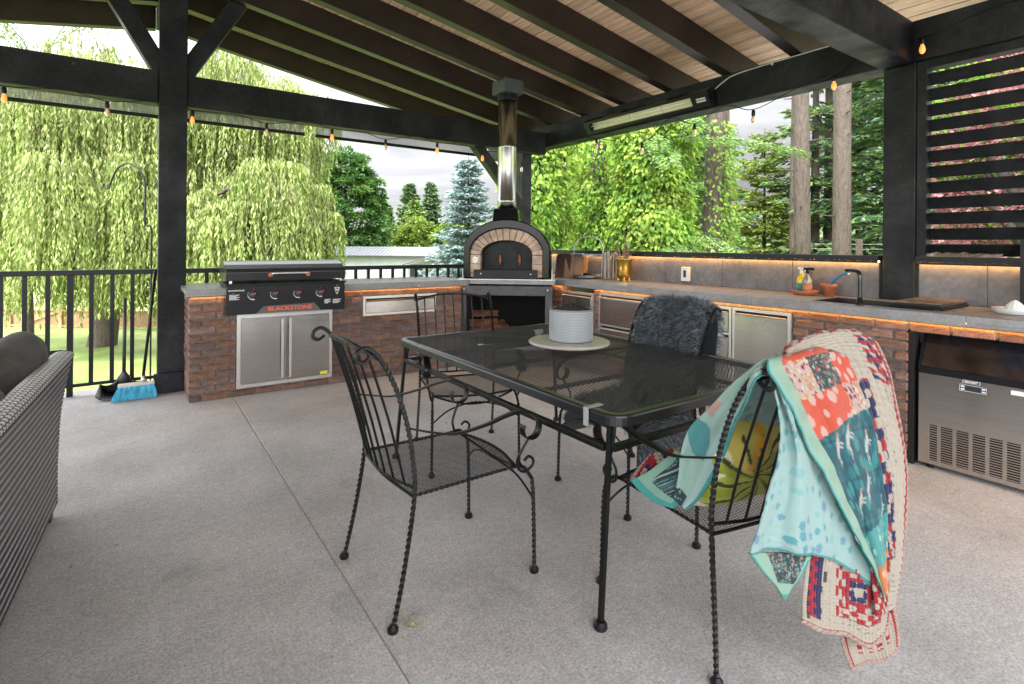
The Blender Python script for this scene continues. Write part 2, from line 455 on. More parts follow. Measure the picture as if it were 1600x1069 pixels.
# fascia boards at the gable end
# ceiling planks running along the ridge direction
PW = .142
for s in (1, -1):
    L_ = (EX-RIDGE+.62)/math.cos(math.atan(SL)); n = int(L_/PW)
    ang = -math.atan(SL)*s
    m = MB(); m.box((-PW/2+.0048, -2.65, 0), (PW/2-.0048, 7.0, .02)); me = m.mesh('ceiling_plank', PLANKM)
    for i in range(n):
        d = (i+.5)*PW*math.cos(math.atan(SL)); x = RIDGE+s*(d+.0)
        o = inst('ceiling_plank', me, pav, (x, 0, rb(x)+RH+.002+rnd.uniform(0, .0015)), (0, -ang, 0)); bv = o.modifiers.new('bevel', 'BEVEL'); bv.width = .003; bv.segments = 1
    xe = RIDGE+s*(n*PW*math.cos(math.atan(SL)))
    P = [(RIDGE, -2.7, rb(RIDGE)+RH+.03), (xe, -2.7, rb(xe)+RH+.03), (xe, -2.7, rb(xe)+RH+.07), (RIDGE, -2.7, rb(RIDGE)+RH+.07)]
    MB().prism(P, (0, 9.75, 0)).build('roof_sheet', mat('dark metal roofing', (.04, .04, .045), .4, .6), pav)

# ------------------------------------------------------------------ railing
def railing():
    t = thing('railing', 'black metal railing with square balusters along the patio edge', 'railing', (-.9, 5.81, 0))
    MB().box((-6, 5.79, 1.018), (4.2, 5.845, 1.062)).build('top_rail', BLACKP, t, bevel=.004)
    MB().box((-6, 5.805, .075), (4.2, 5.83, .10)).build('bottom_rail', BLACKP, t)
    post = MB().box((-.0215, -.0215, -.9), (.0215, .0215, .917)).mesh('railing_post', BLACKP)
    bal = MB().box((-.0155, -.0095, -.459), (.0155, .0095, .459)).mesh('baluster', BLACKP)
    px = -.46
    while px > -6: inst('railing_post', MB().box((-.021, -.021, -1.0175), (.021, .021, 0)).mesh('railing_post', BLACKP), t, (px, 5.817, 1.0175)); px -= 1.45
    x = -.32
    k = 0
    while x < 4.1:
        if not (.1 < x < .4): inst('baluster', bal, t, (x, 5.817, .559))
        x += .143
    x = -.604; 
    while x > -5.9:
        if min(abs(x-(-.46-1.45*q)) for q in range(5)) > .05: inst('baluster', bal, t, (x, 5.817, .559))
        x -= .143
railing()

# ------------------------------------------------------------------ brick work
def brick_mesh(L, H=.0495, D=.10, seed=0):
    r = random.Random(seed); b = .006
    V = []; F = []
    # front face at y=0 (towards -y), slightly irregular with chamfered edges
    x0, x1, z0, z1 = -L/2, L/2, -H/2, H/2
    j = lambda a=.0016: r.uniform(-a, a)
    outer = [(x0+j(), b, z0+j()), (x1+j(), b, z0+j()), (x1+j(), b, z1+j()), (x0+j(), b, z1+j())]
    inner = [(x0+b+j(), 0+j(), z0+b+j()), (j(.004), j(), z0+b+j()), (x1-b+j(), 0+j(), z0+b+j()), (x1-b+j(), 0+j(), z1-b+j()), (j(.004), j(), z1-b+j()), (x0+b+j(), j(), z1-b+j())]
    back = [(x0, D, z0), (x1, D, z0), (x1, D, z1), (x0, D, z1)]
    V = outer+inner+back
    F = [(4, 5, 8, 9), (5, 6, 7, 8), (0, 1, 6, 5, 4), (1, 2, 7, 6), (2, 3, 9, 8, 7), (3, 0, 4, 9),
         (0, 10, 11, 1), (1, 11, 12, 2), (2, 12, 13, 3), (3, 13, 10, 0), (10, 13, 12, 11)]
    m = MB(); m.add(V, F); return m.mesh('brick', BRICKM)
BR = {}
def get_brick(L, seed):
    k = (round(L, 3), seed % 6)
    if k not in BR: BR[k] = brick_mesh(L, seed=hash(k) & 255)
    return BR[k]
ROW, BL, JT = .0610, .188, .0145
def brick_face(parent, length, ztop, place, holes, nrow=14, flip=0):
    """place(s, z) gives the point of the face at distance s along the wall; rotz faces outwards; holes are (s0,s1,z0,z1)"""
    cnt = 0
    for r in range(nrow):
        zc = ztop-ROW*(r+.5); 
        s = -((r+flip) % 2)*(BL+JT)/2
        while s < length-.02:
            a, b = max(s, 0), min(s+BL, length); s += BL+JT
            segs = [(a, b)]
            for h0, h1, hz0, hz1 in holes:
                if zc+ROW*.35 > hz0 and zc-ROW*.35 < hz1:
                    ns = []
                    for (p, q) in segs:
                        if q <= h0 or p >= h1: ns.append((p, q))
                        else:
                            if h0-p > .02: ns.append((p, h0))
                            if q-h1 > .02: ns.append((h1, q))
                    segs = ns
            for p, q in segs:
                if q-p < .025: continue
                L_ = round((q-p)/.012)*.012 if q-p < BL-.001 else BL
                L_ = min(L_, q-p)
                c, rz = place((p+q)/2, zc)
                d = rnd.uniform(-.003, .004)
                c = (c[0]-math.sin(rz)*-d, c[1]-math.cos(rz)*d, c[2])
                inst('brick', get_brick(L_, rnd.randrange(6)), parent, c, (0, rnd.uniform(-.006, .006), rz+rnd.uniform(-.006, .006))); cnt += 1
    return cnt

# --- left counter (grill run)
GY = 5.04; GX0 = .345; GX1 = 2.86
lc = thing('brick_counter', 'brick counter with grey top carrying the black griddle, left of the pizza oven', 'counter', (1.6, 5.3, 0))
MB().box((GX0+.012, GY+.012, .001), (.70, 5.775, .853)).box((.7002, GY+.25, .001), (1.49, 5.775, .60)).box((1.4902, GY+.012, .001), (GX1, 5.775, .853)).box((.7002, GY+.012, .001), (1.4898, GY+.25, .075)).build('mortar_core', MORTAR, lc)
doorh = (.688-GX0, 1.487-GX0, .068, .70); grilh = (.60-GX0, 1.585-GX0, .70, .95); drh = (1.775-GX0, 2.552-GX0, .607, .80)
brick_face(lc, GX1-GX0, .856, lambda s, z: ((GX0+s, GY, z), 0), [doorh, grilh, drh])
brick_face(lc, .72, .856, lambda s, z: ((GX0-.002, GY+.012+s, z), -PI/2), [], flip=1)
def slab(name, a, b, parent, side='y'):
    m = MB().box((a[0], a[1], .886), b)
    if side == 'y': m.box((a[0], a[1], CT0), (b[0], a[1]+.012, .8859))
    if side == 'x': m.box((a[0], a[1], CT0), (a[0]+.012, b[1], .8859))
    return m.build(name, SLAB, parent, bevel=.002)
CT0, CT1 = .866, .925
slab('countertop', (GX0-.03, GY-.035, CT0), (.617, 5.755, CT1), lc)
slab('countertop', (.619, GY+.36, CT0), (1.552, 5.755, CT1), lc, '')
slab('countertop', (1.554, GY-.035, CT0), (2.34, 5.755, CT1), lc)
slab('countertop', (2.342, GY-.035, CT0), (2.93, 5.755, CT1), lc)
MB().box((GX0-.0, GY-.014, .877), (.60, GY-.003, .8855)).box((1.59, GY-.014, .877), (GX1-.01, GY-.003, .8855)).build('light_strip', LEDM, lc)
# stainless double door
fr = MB().box((.690, GY-.012, .070), (1.485, GY+.02, .098)).box((.690, GY-.012, .670), (1.485, GY+.02, .698)).box((.690, GY-.012, .0982), (.718, GY+.02, .6698)).box((1.457, GY-.012, .0982), (1.485, GY+.02, .6698)).box((.7182, GY+.006, .0982), (1.4568, GY+.019, .6698)).build('door_frame', STEELT, lc)
for x0, x1, hx in ((.724, 1.086, 1.045), (1.090, 1.452, 1.11)):
    d = MB().box((x0, GY-.02, .104), (x1, GY+.004, .664)).build('cabinet_door', STEEL, lc, bevel=.002)
    m = MB()
    m.box((hx-.011, GY-.052, .125), (hx+.011, GY-.043, .645)); m.box((hx-.009, GY-.0428, .15), (hx+.009, GY-.0202, .165)); m.box((hx-.009, GY-.0428, .605), (hx+.009, GY-.0202, .62))
    m.build('handle', STEELT, d, bevel=.002)
MB().box((1.375, GY-.0215, .108), (1.440, GY-.0203, .135)).build('sticker', mat('yellow sticker', (.75, .65, .02), .5), lc)
# stainless drawer
MB().box((1.777, GY-.012, .609), (2.550, GY+.02, .632)).box((1.777, GY-.012, .775), (2.550, GY+.02, .798)).box((1.777, GY-.012, .6322), (1.80, GY+.02, .7748)).box((2.527, GY-.012, .6322), (2.550, GY+.02, .7748)).build('drawer_frame', STEELT, lc)
d = MB().box((1.803, GY-.018, .636), (2.524, GY+.004, .742)).add([(1.803, GY-.018, .7422), (2.524, GY-.018, .7422), (2.524, GY-.030, .756), (1.803, GY-.030, .756), (1.803, GY-.012, .7422), (2.524, GY-.012, .7422), (2.524, GY-.026, .760), (1.803, GY-.026, .760)], [(0, 1, 2, 3), (3, 2, 6, 7), (7, 6, 5, 4), (0, 3, 7, 4), (1, 5, 6, 2)]).build('drawer', STEEL, lc)
MB().box((1.803, GY+.0, .760), (2.524, GY+.01, .7745)).build('drawer_gap', OVENWALL, lc)

# --- right counter (sink run)
RX = 3.83; RY1 = 4.70
rc = thing('brick_counter', 'long brick counter with sink, steel drawers and slate splash wall, right of the oven', 'counter', (4.1, 2.5, 0))
sections = [(4.02, 4.52, 'drawers', 2), (2.62, 3.935, 'drawers', 2), (2.46, 2.612, 'none', 0), (1.995, 2.452, 'door', 0)]
# face runs from y=RY1 (left in the photo) to y=1.28 then the ice maker recess
L_ = RY1-1.29
hol = [(RY1-4.525, RY1-4.015, .30, .815), (RY1-3.94, RY1-1.99, .20, .832)]
brick_face(rc, L_, .856, lambda s, z: ((RX, RY1-s, z), PI/2*-1), hol)
# single glowing course above the recess
for i in range(9):
    yy = 1.285-(BL+JT)*(i+.5)
    inst('brick', get_brick(BL, i), rc, (RX+rnd.uniform(-.002, .002), yy, .856-ROW*.5), (0, rnd.uniform(-.01, .01), -PI/2))
MB().box((RX+.012, 1.30, .001), (4.49, RY1, .20)).box((RX+.20, 1.30, .2002), (4.49, RY1, .70)).box((RX+.012, 3.95, .2002), (RX+.1998, 4.01, .853)).box((RX+.012, 4.53, .2002), (RX+.1998, RY1, .853)).box((RX+.012, 1.30, .2002), (RX+.1998, 1.985, .70)).box((RX+.012, 1.30, .7002), (RX+.05, 1.985, .853)).box((RX+.012, 1.985, .834), (RX+.05, 3.95, .853)).box((RX+.012, -.6, .81), (RX+.05, 1.2998, .853)).build('mortar_core', MORTAR, rc)
# recess lining
MB().box((RX+.01, 1.262, .001), (4.48, 1.288, .80)).box((4.45, -.6, .001), (4.48, 1.2618, .80)).box((RX+.055, -.6, .795), (4.4498, 1.2618, .81)).build('recess_lining', OVENWALL, rc)
# countertop slabs
yy = 4.62
edges = [5.60, 4.66, 3.72, 2.78, 1.965, 1.00, -.2, -.9]
for i in range(len(edges)-1):
    y1, y0 = edges[i]-.0008, edges[i+1]+.0008
    if i == 3:      # hole for the sink starts below 2.02
        slab('countertop', (RX-.045, y0, CT0), (4.499, y1, CT1), rc, 'x')
    elif i == 4:    # sink cut-out y 1.30..1.95, x 3.93..4.33
        m = MB(); m.box((RX-.045, y0, CT0), (RX-.033, y1, .8859)).box((RX-.045, y0, .886), (3.935, y1, CT1)).box((4.36, y0, .886), (4.4885, y1, CT1)).box((3.9352, y0, .886), (4.3598, 1.20, CT1)).box((3.9352, 1.925, .886), (4.3598, y1, CT1)); m.build('countertop', SLAB, rc)
    else:
        slab('countertop', (RX-.045 if i else 3.72, y0, CT0), (4.499, y1, CT1), rc, 'x')
MB().box((RX-.016, -.6, .877), (RX-.004, RY1-.02, .8855)).build('light_strip', LEDM, rc)
# splash tiles
m = MB().box((4.525, 1.70, .93), (4.545, 5.9, 1.235)).box((4.525, -.9, .93), (4.545, 1.45, 1.235)).build('splash_backing', MORTAR, rc)
tj = [5.90, 5.48, 4.84, 4.30, 3.655, 2.995, 2.338, 1.700]
for a, b in zip(tj, tj[1:]): MB().box((4.50, b+.0015, .9262), (4.5248, a-.0015, 1.196)).build('splash_tile', TILE, rc, bevel=.001)
for a, b in ((1.452, 1.08), (1.08, .43), (.43, -.22), (-.22, -.87)): MB().box((4.50, b+.0015, .9262), (4.5248, a-.0015, 1.196)).build('splash_tile', TILE, rc, bevel=.001)
MB().box((4.455, 1.69, 1.206), (4.60, 5.9, 1.245)).box((4.455, -.9, 1.206), (4.60, 1.462, 1.245)).box((4.455, 1.69, 1.190), (4.461, 5.9, 1.2059)).box((4.455, -.9, 1.190), (4.461, 1.462, 1.2059)).build('coping', BLACKP, rc, bevel=.001)
MB().box((4.468, 1.69, 1.198), (4.484, 5.9, 1.2055)).box((4.468, -.9, 1.198), (4.484, 1.455, 1.2055)).build('light_strip', LEDM, rc)
# outer skin behind splash
MB().box((4.546, 1.70, 0), (4.60, 5.9, 1.2058)).box((4.546, -.9, 0), (4.60, 1.45, 1.2058)).build('wall_backing', GREYMETAL, rc)
# steel drawer units and doors, facing -x
def steel_unit(y0, y1, z0, z1, n, name):
    m = MB(); w = .022; X0, X1 = RX-.012, RX+.02
    m.box((X0, y0, z0), (X1, y0+w, z1)).box((X0, y1-w, z0), (X1, y1, z1)).box((X0, y0+w+.0002, z0), (X1, y1-w-.0002, z0+w)).box((X0, y0+w+.0002, z1-w), (X1, y1-w-.0002, z1))
    h = (z1-z0-w)/n
    for i in range(1, n): m.box((X0, y0+w+.0002, z0+h*i), (X1, y1-w-.0002, z0+h*i+w*.8))
    fr = m.build(name+'_frame', STEELT, rc)
    MB().box((RX+.021, y0+.003, z0+.003), (RX+.03, y1-.003, z1-.003)).build('drawer_cavity', OVENWALL, rc)
    for i in range(n):
        a, b = z0+h*i+w+.002, z0+h*(i+1)-.03
        d = MB().box((X0-.006, y0+w+.003, a), (X0+.018, y1-w-.003, b)).build(name, STEEL, rc, bevel=.0015)
        MB().add([(X0-.006, y0+w+.003, b), (X0-.006, y1-w-.003, b), (X0-.020, y1-w-.003, b+.010), (X0-.020, y0+w+.003, b+.010), (X0-.016, y1-w-.003, b+.014), (X0-.016, y0+w+.003, b+.014), (X0+.002, y1-w-.003, b), (X0+.002, y0+w+.003, b)],
                 [(0, 3, 2, 1), (3, 5, 4, 2), (5, 7, 6, 4), (0, 7, 5, 3), (1, 2, 4, 6)]).build('handle', STEELT, d)
steel_unit(4.02, 4.52, .305, .812, 2, 'drawer')
steel_unit(3.30, 3.935, .205, .83, 2, 'drawer')
steel_unit(2.46, 3.292, .205, .83, 3, 'drawer')
steel_unit(1.995, 2.452, .205, .83, 1, 'cabinet_door')
# ------------------------------------------------------------------ vegetation
def leafmat(n, c, c2, v=.35, tr=.35, sc=1.2): return mat(n, c, .55, col2=c2, var=v, vscale=sc, transl=tr, spec=.3)
WIL = leafmat('willow leaf', (.20, .26, .06), (.12, .18, .04))
WIL2 = leafmat('pale willow leaf', (.42, .46, .19), (.30, .36, .11))
CHE = leafmat('chestnut leaf', (.075, .17, .04), (.045, .11, .03), sc=.8)
CHE2 = leafmat('light chestnut leaf', (.17, .28, .07), (.10, .20, .05), sc=.8)
SPR = leafmat('blue spruce needle', (.19, .27, .27), (.10, .165, .15), tr=.1)
SPR2 = leafmat('pale blue spruce needle', (.33, .42, .42), (.20, .29, .28), tr=.1)
FIR = leafmat('dark fir needle', (.10, .17, .085), (.055, .11, .065), tr=.2)
FIR2 = leafmat('green fir needle', (.23, .33, .11), (.14, .23, .08), tr=.25)
BIR = leafmat('yellow green leaf', (.22, .30, .05), (.13, .22, .04), sc=.4)
VIN = leafmat('vine leaf', (.20, .36, .06), (.12, .25, .045), tr=.45, sc=1.6)
VIN2 = leafmat('bright vine leaf', (.38, .50, .08), (.26, .42, .06), tr=.45, sc=1.6)
CED = leafmat('golden cedar spray', (.48, .50, .12), (.30, .36, .09), tr=.3)
RED_ = leafmat('plum red leaf', (.20, .055, .065), (.34, .17, .17), tr=.3, sc=2)
BARK = mat('rough grey brown bark', (.125, .10, .078), .95, var=.45, vscale=5, vstretch=(3, 3, .6), col2=(.07, .055, .044), bump=1.0, bscale=9, bstretch=(3, 3, .7), bdist=.05)
BARKD = mat('dark bark', (.06, .048, .038), .95, var=.4, vscale=5, bump=.8, bscale=9)
rs6 = np.random.RandomState(23)
def unit(a): return a/(np.linalg.norm(a, axis=-1)[..., None]+1e-9)
def leaves(name, P, D, N, L, W, mats, parent, mi=None, fold=.25):
    """rhombus leaves: base P, direction D, normal N"""
    n = len(P); D = unit(D); S = unit(np.cross(D, N)); N2 = np.cross(S, D)
    L = np.broadcast_to(np.asarray(L, float), (n,))[:, None]; W = np.broadcast_to(np.asarray(W, float), (n,))[:, None]
    V = np.stack([P, P+D*L*.45+S*W*.5+N2*W*fold, P+D*L, P+D*L*.45-S*W*.5+N2*W*fold], 1).reshape(-1, 3)
    F = np.arange(4*n).reshape(n, 4)
    me = np_mesh(name, V, F, mats, mi=mi); o = add_me(name, me, parent, local=False); return kind(o, 'stuff')
def trunk(name, P, R, parent=None, m_=BARK, n=14, seed=0, rough=.05, loc=None):
    Q = smooth_path(P, 6); k = len(Q); r = random.Random(seed)
    from mathutils import noise as nz
    V = []; 
    for i, p in enumerate(Q):
        t = i/(k-1); rr = R[0]+(R[1]-R[0])*t
        for j in range(n):
            a = 2*PI*j/n; q = rr*(1+rough*2.2*nz.noise(Vector((math.cos(a)*2+seed, math.sin(a)*2, p.z*1.3)))); V.append((p.x+q*math.cos(a), p.y+q*math.sin(a), p.z))
    F = [(i*n+j, i*n+(j+1) % n, (i+1)*n+(j+1) % n, (i+1)*n+j) for i in range(k-1) for j in range(n)]
    F.append(tuple((k-1)*n+j for j in range(n)))
    return MB().add(V, F).build(name, m_, parent, smooth=True, loc=loc)
def gz(x, y): return terrain_h(x, y)

def willow(base, clumps, label, n_str, seed, trunk_r=.45):
    r = np.random.RandomState(seed); x0, y0 = base; z0 = gz(x0, y0)
    t = thing('willow_tree', label, 'willow', (x0, y0, z0))
    top = max(c[2] for c in clumps)
    trunk('trunk', [(x0, y0, z0-.3), (x0+.2, y0, z0+2), (x0-.1, y0+.1, z0+4.5), (x0+.1, y0, top-1)], (trunk_r, .12), t, BARK, seed=seed)
    m = MB()
    for c in clumps:
        a = Vector((x0, y0, z0+3+.25*(c[2]-z0))); b = Vector(c[:3]); mid = (a+b)/2+Vector((0, 0, .8)); m.tube(smooth_path([a, (a+b)/2+Vector((0, 0, .2)), b+Vector((0, 0, -1.3))], 5), [.16-.011*i for i in range(11)], 6)
    kind(m.build('limb', BARKD, t, smooth=True), 'stuff')
    Ps = []; Ds = []; Ls = []; MIs = []; SV = []; SF = []
    wsum = sum(c[3]*c[4] for c in clumps)
    for c in clumps:
        cx, cy, cz, R, drop = c[:5]; ns = int(n_str*c[3]*c[4]/wsum)
        # sub-domes so that the curtain hangs in tiers
        nsub = max(5, int(R*5)); sub = []
        for k in range(nsub):
            a = r.uniform(0, 2*PI); q = R*math.sqrt(r.uniform(.03, 1)); sub.append((cx+q*math.cos(a), cy+q*math.sin(a), cz-(q/R)**2*R*.75-r.uniform(0, .3)*drop, r.uniform(.5, 1.0)*min(1.3, R*.5), r.uniform(.45, 1.0)*drop, r.uniform(0, 1)))
        for k in range(ns):
            s = sub[r.randint(nsub)]; a = r.uniform(0, 2*PI); q = s[3]*r.uniform(.3, 1)**.5
            p = np.array([s[0]+q*math.cos(a), s[1]+q*math.sin(a), s[2]+.35*s[3]*(1-(q/s[3])**2)])
            out = np.array([math.cos(a), math.sin(a), 0]); Lh = s[4]*r.uniform(.5, 1.0)
            Lh = min(Lh, p[2]-(gz(p[0], p[1])+r.uniform(1.25, 2.1)))
            if Lh < .4: continue
            nl = int(Lh/.075); tt = (np.arange(nl)+r.rand(nl))/nl
            arc = .35*s[3]*(1-np.exp(-tt*5)); path = p+out*arc[:, None]+np.stack([.05*np.sin(tt*6+a), .05*np.cos(tt*5+a), -Lh*tt+.12*np.exp(-tt*8)], 1)
            Ps.append(path); d = np.stack([r.normal(0, .25, nl), r.normal(0, .25, nl), -np.ones(nl)], 1)+out*.12; Ds.append(d); MIs.append(np.where(r.rand(nl) < (.25+.5*s[5]), 1, 0))
            Ls.append(r.uniform(.14, .26, nl))
    P = np.concatenate(Ps); D = np.concatenate(Ds); L_ = np.concatenate(Ls); MI = np.concatenate(MIs)
    N = r.normal(0, 1, P.shape)
    leaves('foliage', P, D, N, L_, L_*.28, [WIL, WIL2], t, mi=MI)
    return t
willow((-1.2, 27.6), [(-2.6, 28.3, 8.6, 2.9, 5.5), (-.6, 27.0, 9.6, 2.8, 5), (-3.2, 27.6, 5.4, 2.2, 6.0), (1.4, 26.0, 8.6, 2.4, 5.5), (-1.0, 25.4, 6.0, 2.4, 6.5), (.9, 24.8, 5.4, 2.1, 6.6), (3.0, 25.2, 7.6, 2.0, 4.8), (-2.4, 26.0, 3.6, 2.0, 4.6), (-4.3, 28.6, 3.2, 1.2, 3.8), (4.8, 24.6, 6.9, 1.7, 3.6), (5.2, 24.9, 8.7, 2.0, 4.6), (3.2, 25.6, 10.2, 2.3, 5.0)],
       'huge pale green weeping willow filling the view left of and behind the king post', 6800, 31, .55)
willow((3.9, 21.0), [(3.5, 20.9, 4.9, 1.6, 5.4), (2.3, 21.5, 4.3, 1.4, 5.0), (4.9, 20.2, 4.3, 1.3, 5.0), (3.0, 20.2, 3.1, 1.4, 4.2), (4.4, 19.6, 3.2, 1.2, 4.4), (5.3, 19.5, 3.2, .8, 4.0), (1.6, 21.7, 3.4, 1.1, 4.6)],
       'bright weeping willow with rounded top directly behind the griddle', 2700, 37, .35)

def crown_pts(c, rad, nclump, per, cr, r, flat=.8, shell=.45, keep=None):
    P = []; D = []; N = []
    for k in range(nclump):
        d = unit(r.normal(0, 1, 3)); q = r.uniform(shell, 1)**.6; cc = np.array(c)+d*np.array(rad)*q
        s = cr*r.uniform(.6, 1.2)
        dd = unit(r.normal(0, 1, (per, 3))); dd[:, 2] = np.abs(dd[:, 2])*.9-.15
        p = cc+dd*s*np.array([1, 1, flat])*r.uniform(.6, 1, per)[:, None]
        P.append(p); out = dd*.8+unit((cc-np.array(c))+1e-6)*.5+r.normal(0, .35, (per, 3)); out[:, 2] -= .45; D.append(out); N.append(np.tile([0, 0, 1.0], (per, 1))+r.normal(0, .35, (per, 3))+dd*.5)
    return np.concatenate(P), np.concatenate(D), np.concatenate(N)
def broadleaf(base, c, rad, nclump, per, cr, leaf, mats, label, seed, tr=.2, p2=.4, cat='tree', nm='broadleaf_tree', wl=.62):
    r = np.random.RandomState(seed); z0 = gz(*base)
    t = thing(nm, label, cat, (base[0], base[1], z0))
    trunk('trunk', [(base[0], base[1], z0-.3), (base[0]+.1, base[1], (z0+c[2])/2), (c[0], c[1], c[2]+rad[2]*.5)], (tr, tr*.3), t, BARKD, seed=seed, n=8)
    m = MB()
    for k in range(7):
        a = k*2.4; e = Vector((c[0]+rad[0]*.7*math.cos(a), c[1]+rad[1]*.7*math.sin(a), c[2]+rad[2]*(.1+.09*k-.2))); s = Vector((base[0]+.05, base[1], z0+(c[2]-z0)*.6+k*.1)); m.tube([s, (s+e)/2+Vector((0, 0, .2)), e], [tr*.35, tr*.25, tr*.1], 5)
    kind(m.build('limb', BARKD, t, smooth=True), 'stuff')
    P, D, N = crown_pts(c, rad, nclump, per, cr, r); L_ = leaf*r.uniform(.7, 1.2, len(P))
    ci = np.repeat(r.rand(nclump) < p2, per)
    mi = np.where(r.rand(len(P)) < np.where(ci, .75, .15), 1, 0)
    leaves('foliage', P, D, N, L_, L_*wl, mats, t, mi=mi); return t
broadleaf((12.2, 38.0), (12.1, 38.0, 2.4), (2.9, 2.9, 5.5), 480, 95, .55, .27, [CHE, CHE2], 'dense dark green rounded tree behind the pale shed, right of the willow', 41, .35)

def conifer(base, H, R, mats, label, seed, z0=None, lower=.0, dens=1.0, tw=.16, droop=.35, nm='conifer_tree', p2=.4, trr=None, grp=None, power=.8, whorl=None):
    r = np.random.RandomState(seed); z0 = gz(*base) if z0 is None else z0; x0, y0 = base
    t = thing(nm, label, 'conifer', (x0, y0, z0), group=grp)
    tr = trr or H*.014
    trunk('trunk', [(x0, y0, z0-.3), (x0+.02, y0, z0+H*.5), (x0, y0, z0+H)], (tr, tr*.12), t, BARKD, seed=seed, n=9)
    nw = whorl or int(H*1.6); P = []; D = []; mi = []; bm_ = MB()
    for k in range(nw):
        f = lower+(1-lower)*(k+r.uniform(-.3, .3))/nw; z = z0+H*f; Rr = R*(1-f)**power*r.uniform(.8, 1.12)+.12
        nb = max(4, int(6+r.randint(3))); zk = z
        for b in range(nb):
            a = 2*PI*(b+r.rand()*.7)/nb; z = zk+r.uniform(-.5, .5)*H/nw; L_ = Rr*r.uniform(.65, 1.1); nt = max(5, int(L_*20*dens)); s = (np.arange(nt)+.5)/nt
            dirv = np.array([math.cos(a), math.sin(a)]); zz = z+.18*L_*s-droop*L_*s**2+.12*L_*np.maximum(0, s-.75)*4
            ax = np.stack([x0+dirv[0]*L_*s, y0+dirv[1]*L_*s, zz], 1)
            if L_ > .8: bm_.tube([tuple(ax[0]), tuple(ax[nt//2]), tuple(ax[-1])], [.02*L_/2, .012*L_/2, .004], 4)
            perp = np.array([-dirv[1], dirv[0]]); wdt = .42*L_*(1-s)*.9+.10
            for rep in range(5):
                off = r.uniform(-1, 1, nt)*wdt; p = ax+np.stack([perp[0]*off, perp[1]*off, -.25*np.abs(off)+r.uniform(-.05, .04, nt)], 1); P.append(p)
                sg = np.sign(off); d = np.stack([dirv[0]*.8+perp[0]*sg*.7, dirv[1]*.8+perp[1]*sg*.7, -.18+0*s+r.normal(0, .18, nt)], 1); D.append(d); mi.append(np.where(r.rand(nt) < p2*(.5+s), 1, 0))
    P = np.concatenate(P); D = np.concatenate(D); mi = np.concatenate(mi); n = len(P)
    N = np.tile([0, 0, 1.0], (n, 1))+r.normal(0, .5, (n, 3)); L_ = tw*r.uniform(.7, 1.3, n)
    kind(bm_.build('branch', BARKD, t), 'stuff'); leaves('foliage', P, D, N, L_, L_*.42, mats, t, mi=mi, fold=.1); return t
conifer((10.1, 17.35), 5.9, 2.05, [SPR, SPR2], 'silvery blue spruce standing just left of the flue pipe', 51, dens=1.5, tw=.16, droop=.22, nm='blue_spruce', p2=.5, power=.75, whorl=24, z0=-1.25)
conifer((29.1, 65.1), 12.0, 3.6, [FIR, FIR2], 'pointed dark fir in the distance left of the tallest far fir', 52, tw=.5, dens=.7, droop=.15, whorl=34, grp='distant firs beyond the shed')
conifer((33.6, 68.1), 12.6, 3.7, [FIR, FIR2], 'tallest far fir beyond the shed, just left of the blue spruce', 53, tw=.5, dens=.7, droop=.15, whorl=34, grp='distant firs beyond the shed')
conifer((26.6, 67.0), 9.3, 3.0, [FIR, FIR2], 'low distant fir showing beside the dark rounded tree', 54, tw=.5, dens=.7, droop=.15, whorl=34, grp='distant firs beyond the shed', p2=.9)
conifer((28.6, 62.5), 9.6, 3.2, [FIR2, BIR], 'broad greener fir in front of the distant firs', 55, tw=.5, dens=.7, droop=.15, whorl=34, grp='distant firs beyond the shed', p2=.4)
conifer((37.5, 66.1), 9.5, 3.4, [FIR, FIR2], 'distant fir partly hidden behind the blue spruce', 56, tw=.5, dens=.7, droop=.15, whorl=34, grp='distant firs beyond the shed')
broadleaf((25.6, 55.2), (25.6, 55.2, 1.2), (1.9, 1.9, 3.3), 90, 55, .6, .42, [BIR, BIR], 'yellow green birch in the middle of the far tree group', 61)
broadleaf((23.4, 56.8), (23.4, 56.8, .4), (1.8, 1.8, 2.9), 80, 55, .6, .42, [FIR2, BIR], 'lower green birch beside the dark rounded tree', 62)
broadleaf((27.0, 50.5), (27.0, 50.5, .8), (1.8, 1.8, 3.1), 80, 55, .6, .42, [BIR, BIR], 'yellow green birch to the left of the blue spruce', 63)
broadleaf((30.4, 52.5), (30.4, 52.5, .6), (2.3, 1.8, 2.6), 80, 55, .6, .42, [BIR, FIR2], 'green tree low behind the blue spruce', 64)
# far wood closing the horizon: one mass nobody could count
def far_wood():
    r = np.random.RandomState(70); P = []; D = []; M_ = []
    for a in np.linspace(-40, 105, 150):
        rad = r.uniform(88, 110); th = math.radians(a); c = np.array([math.sin(th)*rad, math.cos(th)*rad, 0]); z0 = gz(c[0], c[1]); H = r.uniform(4.5, 8.0)+(2.0 if a > 60 else 0); n = 320
        f = r.rand(n)**1.2; q = 2.6*(1-f)**.8*np.sqrt(r.rand(n)); an = r.uniform(0, 2*PI, n)
        P.append(np.stack([c[0]+q*np.cos(an), c[1]+q*np.sin(an), z0+H*f], 1)); D.append(np.stack([np.cos(an), np.sin(an), -.4*np.ones(n)], 1)); M_.append(np.where(r.rand(n) < (.2 if r.rand() < .6 else .7), 1, 0))
    P = np.concatenate(P); D = np.concatenate(D); n = len(P); N = np.tile([0, 0, 1.0], (n, 1))+r.normal(0, .5, (n, 3)); L_ = r.uniform(.6, 1.1, n)
    Dn = unit(D); S = unit(np.cross(Dn, N)); Lx = L_[:, None]
    Vv = np.stack([P, P+Dn*Lx*.45+S*Lx*.3, P+Dn*Lx, P+Dn*Lx*.45-S*Lx*.3], 1).reshape(-1, 3)
    kind(add_me('far_wood', np_mesh('far_wood', Vv, np.arange(4*n).reshape(n, 4), [FIR2, BIR], mi=np.concatenate(M_))), 'stuff')
